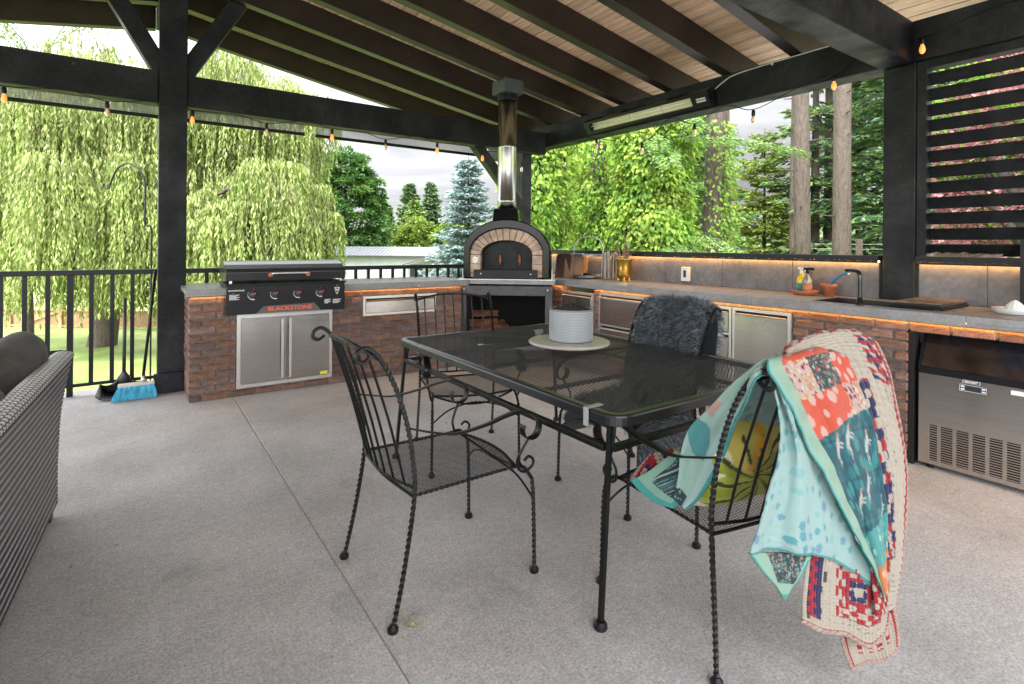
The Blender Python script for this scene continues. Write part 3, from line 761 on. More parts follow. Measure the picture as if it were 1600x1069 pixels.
far_wood()

# ---- vine covered trees right of the oven
def vine_tree(base, r_col, z1, label, seed, n, lean=(0, 0), bulge=None, leaf=.12):
    r = np.random.RandomState(seed); x0, y0 = base; z0 = gz(x0, y0)
    t = thing('vine_covered_tree', label, 'tree', (x0, y0, z0))
    trunk('trunk', [(x0, y0, z0-.3), (x0+lean[0]*.5, y0+lean[1]*.5, (z0+z1)/2), (x0+lean[0], y0+lean[1], z1)], (.26, .16), t, BARKD, seed=seed)
    f = r.rand(n); z = z0+(z1-z0)*f; a = r.uniform(0, 2*PI, n)
    # hanging masses: lumpy radius field
    lump = np.zeros(n); 
    K = 60; ka = r.uniform(0, 2*PI, K); kz = r.uniform(z0, z1, K); kr = r.uniform(.12, .42, K)
    for i in range(K):
        da = np.abs((a-ka[i]+PI) % (2*PI)-PI)*r_col; dz = z-kz[i]; dz = np.where(dz < 0, dz*.55, dz*1.3); lump = np.maximum(lump, kr[i]*np.exp(-(da**2+dz**2)/.16))
    rad = r_col+lump+r.uniform(-.12, .05, n)*(1+r.rand(n))
    if bulge is not None: rad = rad*(1+bulge*np.sin(f*PI*2.3+seed)*.5)
    P = np.stack([x0+lean[0]*f+rad*np.cos(a), y0+lean[1]*f+rad*np.sin(a), z], 1)
    out = np.stack([np.cos(a), np.sin(a), np.zeros(n)], 1)
    D = out*.45+r.normal(0, .42, (n, 3)); D[:, 2] -= .75; N = out*.9+np.array([0, 0, .5])+r.normal(0, .4, (n, 3))
    L_ = leaf*r.uniform(.55, 1.25, n); pale = (lump > .16)
    leaves('foliage', P, D, N, L_, L_*.55, [VIN, VIN2], t, mi=np.where(r.rand(n) < np.where(pale, .62, .22), 1, 0), fold=.18); return t
vine_tree((5.95, 7.75), .40, 4.3, 'tree column wrapped in bright creeper just right of the corner post', 81, 17000, leaf=.115)
vine_tree((8.0, 6.95), .52, 4.6, 'tree thickly wrapped in creeper in the middle of the right opening', 82, 21000, lean=(.1, -.1), bulge=.25, leaf=.12)
vine_tree((8.6, 8.9), .50, 4.0, 'creeper covered tree standing between the two wrapped columns', 83, 14000, bulge=.3)
broadleaf((11.6, 12.2), (11.6, 12.2, 1.6), (2.3, 1.9, 2.2), 150, 60, .5, .16, [BIR, CED], 'pale yellow green shrub glowing behind the creeper covered trees', 84, nm='shrub', cat='shrub', p2=.6)
broadleaf((14.5, 13.0), (14.5, 13.0, 2.6), (2.6, 2.0, 2.9), 160, 60, .55, .18, [VIN, BIR], 'light green tree in the second row behind the creeper', 85, p2=.5)
broadleaf((12.0, 13.6), (12.0, 13.6, 2.4), (2.2, 1.6, 3.4), 150, 60, .5, .18, [CHE2, VIN], 'mid green tree behind the pizza oven, right of the corner post', 86, p2=.5)
# bare trunks
def bare(base, lean, rr, label, seed, z1=9.5, ivy=0):
    x0, y0 = base; z0 = gz(x0, y0)
    t = thing('bare_conifer', label, 'tree', (x0, y0, z0), group='tall bare trunks beyond the splash wall')
    trunk('trunk', [(x0, y0, z0-.3), (x0+lean[0]*.3, y0+lean[1]*.3, z0+3), (x0+lean[0], y0+lean[1], z1)], rr, t, BARK, seed=seed, n=18, rough=.05)
    r = random.Random(seed)
    for k in range(9):
        z = z0+1.2+k*.55+r.uniform(-.2, .2); f = (z-z0)/(z1-z0); a = r.uniform(0, 2*PI); cx, cy = x0+lean[0]*f, y0+lean[1]*f; L_ = rr[0]+r.uniform(.05, .35)
        MB().tube([(cx, cy, z), (cx+L_*math.cos(a), cy+L_*math.sin(a), z+.03)], [.022, .008], 5).build('branch_stub', BARKD, t)
    if ivy:
        rr_ = np.random.RandomState(seed); n = ivy; f = rr_.rand(n)**1.3; a = rr_.normal(-1.9, .9, n); z = z0+4.4*f; q = rr[0]+.03+.10*rr_.rand(n)
        ff = (z-z0)/(z1-z0); P = np.stack([x0+lean[0]*ff+q*np.cos(a), y0+lean[1]*ff+q*np.sin(a), z], 1); out = np.stack([np.cos(a), np.sin(a), 0*a], 1); D = out*.4+rr_.normal(0, .4, (n, 3)); D[:, 2] -= .6
        leaves('ivy', P, D, out+rr_.normal(0, .3, (n, 3)), .10, .06, [VIN, VIN2], t, mi=(rr_.rand(n) < .4).astype(int))
bare((9.60, 6.72), (.25, -.15), (.205, .15), 'rough grey trunk with ivy, left one of the close pair in the right opening', 91, ivy=700)
bare((10.28, 6.84), (-.15, .02), (.20, .15), 'rough grey trunk with ivy, right one of the close pair in the right opening', 92, ivy=1100)
bare((11.22, 5.60), (-.35, .0), (.175, .13), 'mossy bare trunk above the terracotta saucer', 93)
bare((11.32, 4.92), (.22, .12), (.175, .14), 'straight grey trunk above the tap, left of the side post', 94)
bare((16.4, 8.5), (.1, 0), (.15, .1), 'thin farther trunk just left of the mossy trunk', 95)
bare((18.2, 8.35), (.1, 0), (.15, .1), 'thin farther trunk between the two bare trunks by the side post', 96)
# firs and cedar on the right
conifer((17.2, 9.9), 6.0, 1.9, [CED, BIR], 'golden green cedar low in the gap between the trunk pair and the mossy trunk', 101, tw=.16, dens=1.5, droop=.1, nm='cedar_tree', p2=.5, power=.6, z0=-.7, whorl=16)
FG = 'tall firs behind the bare trunks'
conifer((17.6, 8.45), 12.5, 2.1, [FIR, FIR2], 'tall dark fir directly behind the mossy trunk', 102, tw=.22, dens=.65, p2=.6, grp=FG, whorl=17)
conifer((17.5, 6.4), 12.0, 2.4, [FIR2, FIR], 'tall fir beside the side post, nearest of the back row', 103, tw=.24, dens=.8, p2=.6, grp=FG, whorl=21)
conifer((21.9, 8.9), 13.5, 2.6, [FIR, FIR2], 'far fir showing between the two bare trunks', 104, tw=.30, dens=.7, p2=.4, grp=FG, whorl=24)
conifer((13.0, 10.2), 10.5, 2.6, [FIR2, VIN], 'soft green hemlock rising behind the creeper covered trees', 105, tw=.20, dens=.9, p2=.4, grp=FG, whorl=22)
conifer((24.0, 6.6), 11.0, 3.6, [FIR2, BIR], 'pale green fir far behind the side post', 106, tw=.32, dens=.6, p2=.5, grp=FG, whorl=20)
conifer((22.5, 16.4), 10.5, 3.2, [FIR2, FIR], 'distant fir seen above the creeper, left of the trunk pair', 107, tw=.32, dens=.6, p2=.4, grp=FG, whorl=20)
# drooping soft fir bough hanging into the right opening
def bough():
    r = np.random.RandomState(111); t = thing('hemlock_tree', 'soft green hemlock tree with low boughs hanging in front of the creeper', 'tree', (8.6, 7.6, gz(8.6, 7.6)))
    z0 = gz(8.6, 7.6); trunk('trunk', [(8.6, 7.6, z0-.3), (8.6, 7.6, 3), (8.58, 7.6, 6.0)], (.07, .03), t, BARKD, seed=3, n=8)
    P = []; D = []; bm_ = MB()
    for k, (ex, ey, ez, sz) in enumerate([(7.2, 6.0, 2.95, 3.5), (7.0, 5.6, 2.60, 3.3), (7.5, 6.3, 2.75, 3.6), (7.9, 5.9, 3.2, 3.7), (7.3, 5.3, 3.25, 3.9), (7.7, 5.3, .95, 1.4), (7.4, 5.7, 1.05, 1.5), (9.9, 4.9, 3.0, 3.4), (8.2, 4.9, 1.1, 1.6)]):
        a = np.array([8.5, 7.3, sz]); b = np.array([ex, ey, ez]); n = 70; s = np.linspace(.1, 1, n); ax = a+(b-a)*s[:, None]+np.array([0, 0, .35])*(s*(1-s)*4*.5)[:, None]; bm_.tube([tuple(ax[0]), tuple(ax[35]), tuple(ax[-1])], [.02, .012, .004], 5)
        dv = unit(b-a); pp = unit(np.cross(dv, [0, 0, 1.0]))
        for rep in range(16):
            off = r.uniform(-1, 1, n)*(.42*(1-s)+.12); P.append(ax+pp*off[:, None]+np.stack([0*s, 0*s, -.3*np.abs(off)+r.normal(0, .035, n)], 1)); sg = np.sign(off)[:, None]; D.append(dv*.7+pp*sg*.8+r.normal(0, .2, (n, 3))-np.array([0, 0, .3]))
    kind(bm_.build('branch', BARKD, t), 'stuff'); P = np.concatenate(P); D = np.concatenate(D); n = len(P)
    leaves('foliage', P, D, np.tile([0, 0, 1.0], (n, 1))+r.normal(0, .4, (n, 3)), .085, .030, [FIR2, VIN], t, mi=(r.rand(n) < .35).astype(int), fold=.1)
bough()
# shrubs behind the louvre
broadleaf((9.3, 1.8), (9.3, 1.8, 2.1), (1.2, 1.15, 2.0), 150, 60, .32, .085, [RED_, RED_], 'plum red leaved shrub behind the slatted screen', 121, nm='plum_shrub', cat='shrub')
broadleaf((10.9, 2.55), (10.9, 2.55, 2.6), (1.3, .8, 2.0), 90, 60, .35, .11, [VIN, VIN2], 'green shrub behind the slatted screen beside the plum red one', 122, nm='shrub', cat='shrub')
broadleaf((13.5, .9), (13.5, .9, 2.6), (2.0, 2.6, 2.8), 160, 60, .5, .14, [CHE2, RED_], 'mixed green and reddish tree far behind the slatted screen', 123)
# low greenery beyond the wall
for i, (x, y, rr, h) in enumerate([(21.5, 10.9, 1.6, 1.35), (24.3, 9.0, 1.5, 1.55), (19.5, 6.7, 1.1, 1.25), (28.0, 14.8, 2.0, 1.7), (30, 11.2, 2.2, 1.75)]):
    broadleaf((x, y), (x, y, gz(x, y)+h*.5), (rr, rr, h*.62), 55, 50, .35, .15, [BIR, VIN], ['round pale bush behind the mossy trunk', 'pale bush in the gap left of the side post', 'low bush right behind the straight grey trunk', 'wide bush far beyond the golden cedar', 'far wide bush between the bare trunks'][i], 130+i, tr=.05, nm='bush', cat='bush')

# overhanging willow twigs against the sky at the top left
def twig():
    r = np.random.RandomState(140); P = []; D = []; m = MB()
    t = thing('willow_branch_tree', 'thin bare topped willow whose high twigs cross the sky above the tie beam', 'tree', (-3.9, 31.5, gz(-3.9, 31.5)))
    trunk('trunk', [(-3.9, 31.5, -3), (-3.9, 31.4, 4), (-3.2, 31, 10)], (.2, .06), t, BARKD, n=7)
    for (e, s) in (((-5.4, 30.4, 11.0), (-3.4, 31, 9.3)), ((-2.0, 30.2, 11.4), (-3.2, 31, 9.8)), ((-.6, 29.6, 11.3), (-3.1, 31, 10)), ((-4.6, 29.8, 10.4), (-3.5, 31, 8.5))):
        s, e = Vector(s), Vector(e); pth = smooth_path([s, (s+e)/2+Vector((0, 0, .35)), e], 10); m.tube(pth, .018, 4)
        for p in pth[6:]:
            for q in range(16): P.append([p.x+r.normal(0, .10), p.y+r.normal(0, .1), p.z-r.uniform(0, .75)]); D.append([r.normal(0, .5), r.normal(0, .5), -1])
    kind(m.build('twig', BARKD, t), 'stuff'); P = np.array(P); leaves('foliage', P, np.array(D), r.normal(0, 1, P.shape), .17, .045, [WIL, CHE2], t)
twig()

# ------------------------------------------------------------------ garden fence with gate
wood = mat('cedar fence board', (.36, .22, .12), .8, var=.3, vscale=3, vstretch=(1, 1, .3), rand=.22)
def garden_fence():
    t = thing('garden_fence', 'brown board fence with slatted top and cross braced gate below the willow', 'fence', (-2, 32.8, gz(-2, 32.8)))
    x0, y0 = -9.0, 37.6; x1, y1 = 4.0, 29.6; L_ = math.hypot(x1-x0, y1-y0); d = Vector((x1-x0, y1-y0, 0)).normalized(); rz = math.atan2(d.y, d.x)
    bme = MB().box((-.066, -.010, 0), (.066, .010, .80)).mesh('fence_board', wood)
    pme = MB().box((-.07, -.07, 0), (.07, .07, 1.35)).mesh('fence_post', wood)
    n = int(L_/.14)
    for i in range(n):
        p = Vector((x0, y0, 0))+d*(i*.14); inst('fence_board', bme, t, (p.x, p.y, gz(p.x, p.y)+.06+rnd.uniform(-.01, .01)), (0, 0, rz))
    k = 0
    while k*2.35 < L_:
        p = Vector((x0, y0, 0))+d*(k*2.35)-Vector((d.y*-.05, d.x*.05, 0)); zb = gz(p.x, p.y); inst('fence_post', pme, t, (p.x, p.y, zb), (0, 0, rz))
        q = Vector((x0, y0, 0))+d*min(L_, (k+1)*2.35)
        zq = gz(q.x, q.y)
        for h in (.10, .84, 1.25): MB().beam((p.x, p.y-.04, zb+h), (q.x, q.y-.04, zq+h), .045, .07).build('fence_rail', wood, t)
        for h in (.93, 1.0, 1.07, 1.14): MB().beam((p.x, p.y, zb+h), (q.x, q.y, zq+h), .02, .025).build('top_slat', wood, t)
        k += 1
    g0 = Vector((x0, y0, 0))+d*5.2; g1 = Vector((x0, y0, 0))+d*7.0
    b = gz(g0.x, g0.y)
    MB().beam((g0.x, g0.y-.07, b+.15), (g1.x, g1.y-.07, b+.80), .05, .09).build('gate_brace', wood, t)
garden_fence()
# ------------------------------------------------------------------ pale shed with metal roof
def shed():
    t = thing('metal_shed', 'long pale shed with ribbed grey metal roof beyond the railing', 'shed', (12, 30.6, gz(12, 30.6)))
    wallm = mat('white ribbed cladding', (.42, .44, .46), .5, var=.05, vscale=3); roofm = mat('grey ribbed roofing', (.17, .18, .195), .4, .3, var=.1)
    A = Vector((7.2, 34.0, 0)); B = Vector((14.55, 28.85, 0)); d = (B-A).normalized(); nrm = Vector((-d.y, d.x, 0)); nrm = nrm if nrm.y > 0 else -nrm
    L_ = (B-A).length; zb = -3.0; ze = .60; zr = 1.12; W_ = 5.0
    def W(s, w, z): p = A+d*s+nrm*w; return (p.x, p.y, z)
    m = MB(); m.add([W(0, 0, zb), W(L_, 0, zb), W(L_, W_, zb), W(0, W_, zb), W(0, 0, ze), W(L_, 0, ze), W(L_, W_, ze), W(0, W_, ze), W(0, W_/2, zr-.04), W(L_, W_/2, zr-.04)], [(0, 1, 5, 4), (2, 3, 7, 6), (1, 2, 6, 9, 5), (3, 0, 4, 8, 7)]); m.build('wall', wallm, t)
    m = MB()
    for i in range(int(L_/.24)): s = .05+i*.24; m.beam(W(s, -.012, zb), W(s, -.012, ze-.02), .03, .022, up=tuple(d))
    kind(m.build('wall_rib', wallm, t), 'stuff')
    for sg, w0 in ((1, -.25), (-1, W_+.25)):
        m = MB(); zl = ze-.0; P = [W(-.2, w0, zl), W(L_+.2, w0, zl), W(L_+.2, W_/2, zr), W(-.2, W_/2, zr)]; m.prism(P, (0, 0, .03)); m.build('roof', roofm, t, recalc=True)
    m = MB()
    for i in range(int(L_/.24)+1): s = -.15+i*.24; m.beam(W(s, -.25, ze+.045), W(s, W_/2, zr+.045), .035, .03)
    kind(m.build('roof_rib', roofm, t), 'stuff')
    MB().beam(W(-.2, -.27, ze-.01), W(L_+.2, -.27, ze-.01), .05, .08).build('gutter', mat('dark gutter', (.05, .05, .055), .4), t)
    # little gabled porch at the right end
    p = thing('porch', 'small dark roofed porch with door at the right end of the pale shed', 'porch', W(L_-1.0, -1, zb))
    s0, s1 = L_-1.55, L_-.05
    dk = mat('dark porch roofing', (.12, .12, .125), .5)
    m = MB(); m.prism([W(s0-.15, -1.2, .10), W((s0+s1)/2+.4, -1.2, .52), W((s0+s1)/2+.4, -.26, .52), W(s0-.15, -.26, .10)], (0, 0, .05)); m.prism([W((s0+s1)/2+.4, -1.2, .52), W(s1+.35, -1.2, .30), W(s1+.35, -.26, .30), W((s0+s1)/2+.4, -.26, .52)], (0, 0, .05)); m.build('porch_roof', dk, p, recalc=True)
    m = MB()
    for s in (s0+.05, s1+.1): a = W(s, -1.1, zb); b = W(s, -1.1, .2); m.beam(a, b, .09, .09, up=tuple(d))
    m.build('porch_post', WHITEP, p)
    m = MB(); a = W(s0+.45, -.04, zb); b = W(s0+.45, -.04, .12); m.beam(a, b, .04, .75, up=tuple(d)); m.build('door', mat('dark green door', (.03, .04, .045), .4), p)
shed()
# ------------------------------------------------------------------ cars glimpsed beyond the splash wall
def car(loc, rz, col, label):
    t = thing('parked_car', label, 'car', loc, rz, group='cars parked beyond the splash wall')
    pm_ = mat('car paint '+label[:5], col, .25, coat=.5)
    prof = [(-2.15, .35), (-2.2, .62), (-2.05, .88), (-1.35, .96), (-.75, 1.38), (.55, 1.42), (1.25, .98), (1.95, .90), (2.2, .72), (2.2, .35)]
    m = MB()
    secs = []
    for y, ins in ((-.85, .05), (-.80, 0), (.80, 0), (.85, .05)): secs.append([(x*(1-ins*.3), y*(1 if z < 1 else .86), z-ins*(z > .9)) for x, z in prof])
    m.grid(secs); m.add(secs[0], [tuple(range(len(prof)))]); m.add(secs[-1], [tuple(range(len(prof)-1, -1, -1))]); m.build('body', pm_, t, local=True, recalc=True, bevel=.03)
    gl = mat('dark car glass', (.02, .025, .03), .08)
    for s in (-1, 1):
        m = MB(); m.add([(-1.2, s*.80, .99), (-.72, s*.745, 1.32), (.5, s*.745, 1.36), (1.1, s*.80, 1.0)], [(0, 1, 2, 3)]); m.build('side_window', gl, t, local=True)
        for x in (-1.35, 1.35):
            w = MB().lathe([(.33, 0), (.34, .03), (.34, .19), (.33, .22)], (x, s*.86-(.22 if s > 0 else 0), .34), 20, ax=(0, 1, 0)).build('wheel', mat('rubber', (.02, .02, .02), .8), t, local=True)
            MB().lathe([(.2, 0), (.2, .01)], (x, s*.862, .34), 14, ax=(0, s, 0)).build('rim', STEELT, w, local=True)
    MB().add([(1.20, -.68, 1.03), (1.20, .68, 1.03), (.58, .64, 1.40), (.58, -.64, 1.40)], [(0, 1, 2, 3)]).build('windscreen', gl, t, local=True)
    for s in (-1, 1): MB().box((2.17, s*.62-.14, .64), (2.215, s*.62+.14, .76)).build('headlight', WHITEP, t, local=True)
    return t
car((25.4, 10.6, -.39), math.radians(-62), (.35, .01, .015), 'dark red car parked beyond the bare trunks, only its roof showing')
car((25.3, 14.0, -.43), math.radians(-70), (.6, .6, .6), 'pale silver car roof showing above the coping by the golden cedar')
# two wooden posts with wires
t = thing('wire_fence', 'old wooden posts with thin wires beyond the straight grey trunk', 'fence', (15, 5.6, -.5))
for (x, y) in ((14.6, 5.95), (14.9, 5.45), (13.9, 6.9)): MB().box((x-.06, y-.06, -.9), (x+.06, y+.06, 1.52)).build('wooden_post', BARK, t, bevel=.01)
for z in (1.28, 1.40): MB().tube([(13.9, 6.9, z), (14.6, 5.95, z-.01), (14.9, 5.45, z)], .006, 4).build('wire', STEELT, t)
# ------------------------------------------------------------------ griddle on the left counter
def griddle():
    g = thing('griddle', 'black flat top gas griddle with curved lid, four knobs and orange lettering', 'griddle', (1.09, 5.0, .70))
    X0, X1 = .605, 1.575; F = 4.955
    # front control panel, slightly leaning
    MB().box((X0, F, .703), (X1, F+.035, .945)).build('control_panel', BLACKP, g, bevel=.003)
    MB().box((X0+.004, F+.036, .706), (X1-.004, 5.42, .9445)).build('body', BLACKP, g)
    MB().box((X0-.012, F-.004, .9455), (X1+.012, 5.44, .962)).build('griddle_plate', BLACKP, g, bevel=.003)
    # lid: profile in y-z
    prof = [(F+.012, .985), (F+.006, 1.055), (F+.03, 1.085), (F+.10, 1.118), (F+.19, 1.142), (F+.28, 1.150), (F+.36, 1.140), (F+.43, 1.10), (F+.455, 1.04), (F+.455, .985)]
    m = MB(); m.prism([(X0-.008, y, z) for y, z in prof], (X1-X0+.016, 0, 0)); lid = m.build('lid', mat('satin black lid', (.035, .036, .042), .22, .35, bump=.02, bscale=5), g, bevel=.004)
    MB().box((X0+.02, F+.03, .9625), (X0+.04, F+.05, .985)).box((X1-.04, F+.03, .9625), (X1-.02, F+.05, .985)).box((X0+.02, 5.38, .9625), (X0+.04, 5.40, .985)).box((X1-.04, 5.38, .9625), (X1-.02, 5.40, .985)).build('lid_foot', STEELT, g)
    h = MB()
    h.tube(smooth_path([(.94, F+.004, 1.030), (.94, F-.035, 1.036), (.955, F-.05, 1.045), (1.0, F-.052, 1.046), (1.19, F-.052, 1.046), (1.235, F-.05, 1.045), (1.25, F-.035, 1.036), (1.25, F+.004, 1.030)], 5), .0075, 8)
    hd = h.build('handle', STEELT, lid, smooth=True)
    for x in (.94, 1.25): MB().lathe([(.018, 0), (.020, .004), (.012, .008), (.009, .009)], (x, F+.008, 1.030), 16, ax=(0, -1, 0)).build('handle_mount', ORANGE, lid, smooth=True)
    # knobs
    for x in (.80, .975, 1.165, 1.357):
        k = MB().lathe([(.034, 0), (.036, .004), (.030, .008), (.026, .018), (.022, .030), (.020, .032)], (x, F, .868), 24, ax=(0, -1, 0)).build('knob', mat('dark knob', (.05, .05, .055), .3), g, smooth=True)
        MB().beam((x+.004, F-.0325, .872), (x+.014, F-.0325, .888), .006, .004, up=(0, 1, 0)).build('knob_marker', REDP, k)
        m = MB()
        for a0 in range(10):
            a = math.radians(150+a0*14); r0, r1 = .0385, .0385+.001+.0012*a0*.6
            b = math.radians(150+(a0+1)*14-2)
            P = [(x+math.cos(t)*r, F-.0008, .868+math.sin(t)*r) for t, r in ((a, r0), (b, r0), (b, r1+.0008), (a, r1))]
            m.add(P, [(0, 1, 2, 3)])
        m.build('dial_print', WHITEP, g)
        MB().lathe([(.0035, 0), (.0035, .001)], (x+.004, F, .911), 8, ax=(0, -1, 0)).build('marker_dot', REDP, g)
    # nameplate
    MB().prism([(.825, F-.0005, .7035), (.885, F-.0005, .765), (1.30, F-.0005, .775), (1.355, F-.0005, .714), (1.36, F-.0005, .7035)], (0, -.002, 0)).build('nameplate', GREYP, g)
    text_obj('BLACKSTONE', .047, ORANGE, g, (1.10, F-.0035, .7385), (PI/2, 0, 0), sx=1.25, bold=.0012)
    text_obj('BLACKSTONE', .014, WHITEP, g, (.675, F-.001, .905), (PI/2, 0, 0), sx=1.35, bold=.0004)
    r = random.Random(3); m = MB()
    for (xa, xb, za, n) in ((.622, .700, .868, 7), (1.392, 1.452, .795, 6), (1.466, 1.540, .793, 6)):
        for i in range(n):
            z = za-.0065*i; x = xa
            while x < xb-.004-(i % 3)*.012:
                w = r.uniform(.004, .011); m.box((x, F-.0012, z), (min(x+w, xb), F-.0004, z+.0038)); x += w+.0018
    m.build('instruction_print', WHITEP, g)
    MB().lathe([(.010, 0), (.010, .005), (.006, .008)], (.655, F, .878), 12, ax=(0, -1, 0)).build('ignition_button', mat('dark knob'), g)
    # small grey badge: shield with a horned head outline
    MB().prism([(1.478, F-.0005, .905), (1.530, F-.0005, .905), (1.522, F-.0005, .880), (1.514, F-.0005, .850), (1.504, F-.0005, .838), (1.494, F-.0005, .850), (1.486, F-.0005, .880)], (0, -.0015, 0)).box((1.490, F-.0028, .888), (1.518, F-.0021, .897), 1).box((1.494, F-.0028, .856), (1.514, F-.0021, .874), 1).build('badge', [mat('pale print', (.55, .5, .45), .5), GREYP], g)
    MB().lathe([(.008, 0), (.008, .001)], (1.504, F, .922), 12, ax=(0, -1, 0)).build('badge_ring', GREYP, g)
griddle()

# ------------------------------------------------------------------ oven base, oven, flue
OA = math.radians(-40)
OC = Vector((3.270, 4.800, 0))        # middle of the base's front edge at the floor
def oven_parts():
    R3 = Matrix.Rotation(OA, 3, 'Z')
    W = lambda p: tuple(R3 @ Vector(p) + OC)
    def MBW(m):
        q = MB(); q.v = [W(p) for p in m.v]; q.f = m.f; q.m = m.m; return q
    loc = (OC.x, OC.y, 0)
    b = thing('oven_stand', 'dark grey steel firewood stand under the pizza oven', 'oven stand', loc)
    bw = .505
    m = MB(); m.box((-bw, 0, 0), (-bw+.075, .9, .86)).box((bw-.075, 0, 0), (bw, .9, .86)).box((-bw+.0752, 0, .755), (bw-.0752, .04, .86)).box((-bw+.0752, .0, .0), (bw-.0752, .04, .07)).box((-bw+.0752, .86, .0702), (bw-.0752, .9, .86)).box((-bw+.0752, .0402, .30), (bw-.0752, .86, .315))
    MBW(m).build('frame', mat('weathered grey plate', (.062, .062, .068), .40, .3, var=.3, vscale=5, rvar=.12), b, bevel=.003)
    m = MB(); m.box((-bw+.076, .84, .0702), (bw-.076, .859, .754)).box((-bw+.0752, .0402, .316), (-bw+.08, .84, .754)).box((bw-.08, .0402, .316), (bw-.0752, .84, .754)); MBW(m).build('lining', OVENWALL, b)
    m = MB(); m.box((-bw-.02, -.035, .880), (bw+.03, .95, .925)); MBW(m).build('shelf', SLAB, b, bevel=.003)
    m = MB(); m.box((-bw-.018, -.034, .9255), (bw+.025, .90, .935)); MBW(m).build('steel_sheet', STEELT, b, bevel=.001)
    m = MB()
    for x in (-.455, .455): m.lathe([(.008, 0), (.008, .004), (.004, .006)], (x, -.001, .82), 10, ax=(0, -1, 0))
    MBW(m).build('bolt', WHITEP, b)
    # firewood and paper bag on the shelf
    r = random.Random(5)
    wm = mat('split firewood', (.14, .06, .028), .85, var=.5, vscale=14, bump=.5, bscale=40)
    for i, (x, y, z, a) in enumerate([(-.33, .30, .355, .3), (-.22, .25, .35, -.2), (-.28, .28, .42, .5), (-.08, .22, .345, 1.2), (-.30, .45, .50, .1), (-.2, .5, .36, .8)]):
        l = .17; d = Vector((math.cos(a), math.sin(a), .1*(i % 2)))
        m = MB(); c = Vector((x, y, z)); P = [c-d*l, c+d*l]
        m.tube([P[0], P[1]], [.045, .038], 5)
        f = MBW(m).build('firewood', wm, None, loc=W((x, y, z))); tag(f, ['split log lying at the front left of the oven stand shelf', 'split log second from left in the oven stand', 'split log stacked on top of two others in the oven stand', 'single log lying across the oven stand shelf, farthest right', 'highest split log at the back of the oven stand', 'split log lying behind the front row in the oven stand'][i], 'firewood', 'logs stored under the pizza oven')
    m = MB(); G = []
    for i in range(7):
        row = []
        for j in range(12):
            a = 2*PI*j/11; rr = .05*(1-.3*abs(i-3)/3)*(1+.25*math.sin(3*a+i)); row.append((.36+math.cos(a)*rr, .08+math.sin(a)*rr*.7, .317+i*.02+.008*math.sin(2*a+i)))
        G.append(row)
    m.grid(G); bagm = mat('crumpled printed paper', (.75, .75, .78), .7, var=.2, vscale=30, fleck=(22, .60, (.12, .25, .6)))
    t = MBW(m).build('paper_bag', bagm, None, loc=W((.36, .08, .32))); tag(t, 'crumpled white and blue paper bag inside the oven stand on the right', 'bag')
    # ---- the oven
    o = thing('pizza_oven', 'black enamel domed pizza oven with brick arch and two wooden door handles', 'pizza oven', W((0, .3, .935)))
    Z0 = .936
    def arch(w, hs, ht, n=20, p=2.0):    # half width, straight height, total height
        P = [(-w, 0), (-w, hs)]
        for i in range(1, n): 
            a = PI-PI*i/n; P.append((w*math.cos(a), hs+(ht-hs)*math.sin(a)**(2/p)))
        P += [(w, hs), (w, 0)]; return P
    def ring(outer, inner, y0, y1):
        m = MB(); n = len(outer)
        V = [(x, y0, Z0+z) for x, z in outer]+[(x, y0, Z0+z) for x, z in inner]+[(x, y1, Z0+z) for x, z in outer]+[(x, y1, Z0+z) for x, z in inner]
        F = []
        for i in range(n-1):
            F += [(i, n+i, n+i+1, i+1), (2*n+i, 2*n+i+1, 3*n+i+1, 3*n+i), (i, i+1, 2*n+i+1, 2*n+i), (n+i, 3*n+i, 3*n+i+1, n+i+1)]
        F += [(0, 2*n, 3*n, n), (n-1, 2*n-1, 4*n-1, 3*n-1)]
        return m.add(V, F)
    A = lambda w, hs, ht: arch(w, hs, ht, 24, 2.15)
    hs = .26
    fx = MBW(ring(A(.472, hs+.02, .648), A(.398, hs, .548), .02, .16)).build('front_arch', BLACKGLOSS, o, smooth=False, bevel=.012)
    # brick arch pieces: each voussoir a brick
    vm = mat('tan arch brick', (.43, .31, .235), .8, var=.25, vscale=12, rand=.14, bump=.3, bscale=70)
    def pt_on(w, hs_, ht, t):     # t 0..1 along arch above springing
        a = PI-PI*t; return (w*math.cos(a), hs_+(ht-hs_)*math.sin(a)**(2/2.15))
    n = 15; ow, oh = .395, .545; iw, ih = .285, .420
    for k in range(n):
        t0, t1 = k/n+.003, (k+1)/n-.003
        P = []
        for t in (t0, (t0+t1)/2, t1): P.append(pt_on(ow, hs, oh, t))
        Q = []
        for t in (t1, (t0+t1)/2, t0): Q.append(pt_on(iw, hs+.0, ih, t))
        m = MB(); m.prism([(x, .045, Z0+z) for x, z in P+Q], (0, .12, 0)); MBW(m).build('arch_brick', vm, o, bevel=.002, recalc=True)
    for s in (-1, 1):
        for z0, z1 in ((.065, .155), (.159, .257)):
            a, b2 = sorted((s*iw, s*ow)); m = MB(); m.box((a, .045, Z0+z0), (b2, .165, Z0+z1)); MBW(m).build('arch_brick', vm, o, bevel=.002)
    for a, b2 in ((-.393, -.287), (-.284, .02), (.023, .284), (.287, .393)):
        m = MB(); m.box((a, .046, Z0+.015), (b2, .40, Z0+.061)); MBW(m).build('hearth_brick', vm, o, bevel=.002)
    # inner tunnel and door
    m = ring(A(.296, hs, .431), A(.2845, hs, .4195), .1655, .34); MBW(m).build('tunnel', OVENWALL, o)
    P = arch(.280, hs-.0, .413, 20, 2.15); P = [(x, .245, Z0+max(z, .064)) for x, z in P]
    m = MB(); m.prism(P, (0, .02, 0)); dr = MBW(m).build('oven_door', mat('worn black door', (.006, .008, .009), .36, spec=.2, var=.3, vscale=6, rvar=.1), o, recalc=True)
    hm = mat('turned orange wood', (.17, .055, .02), .4)
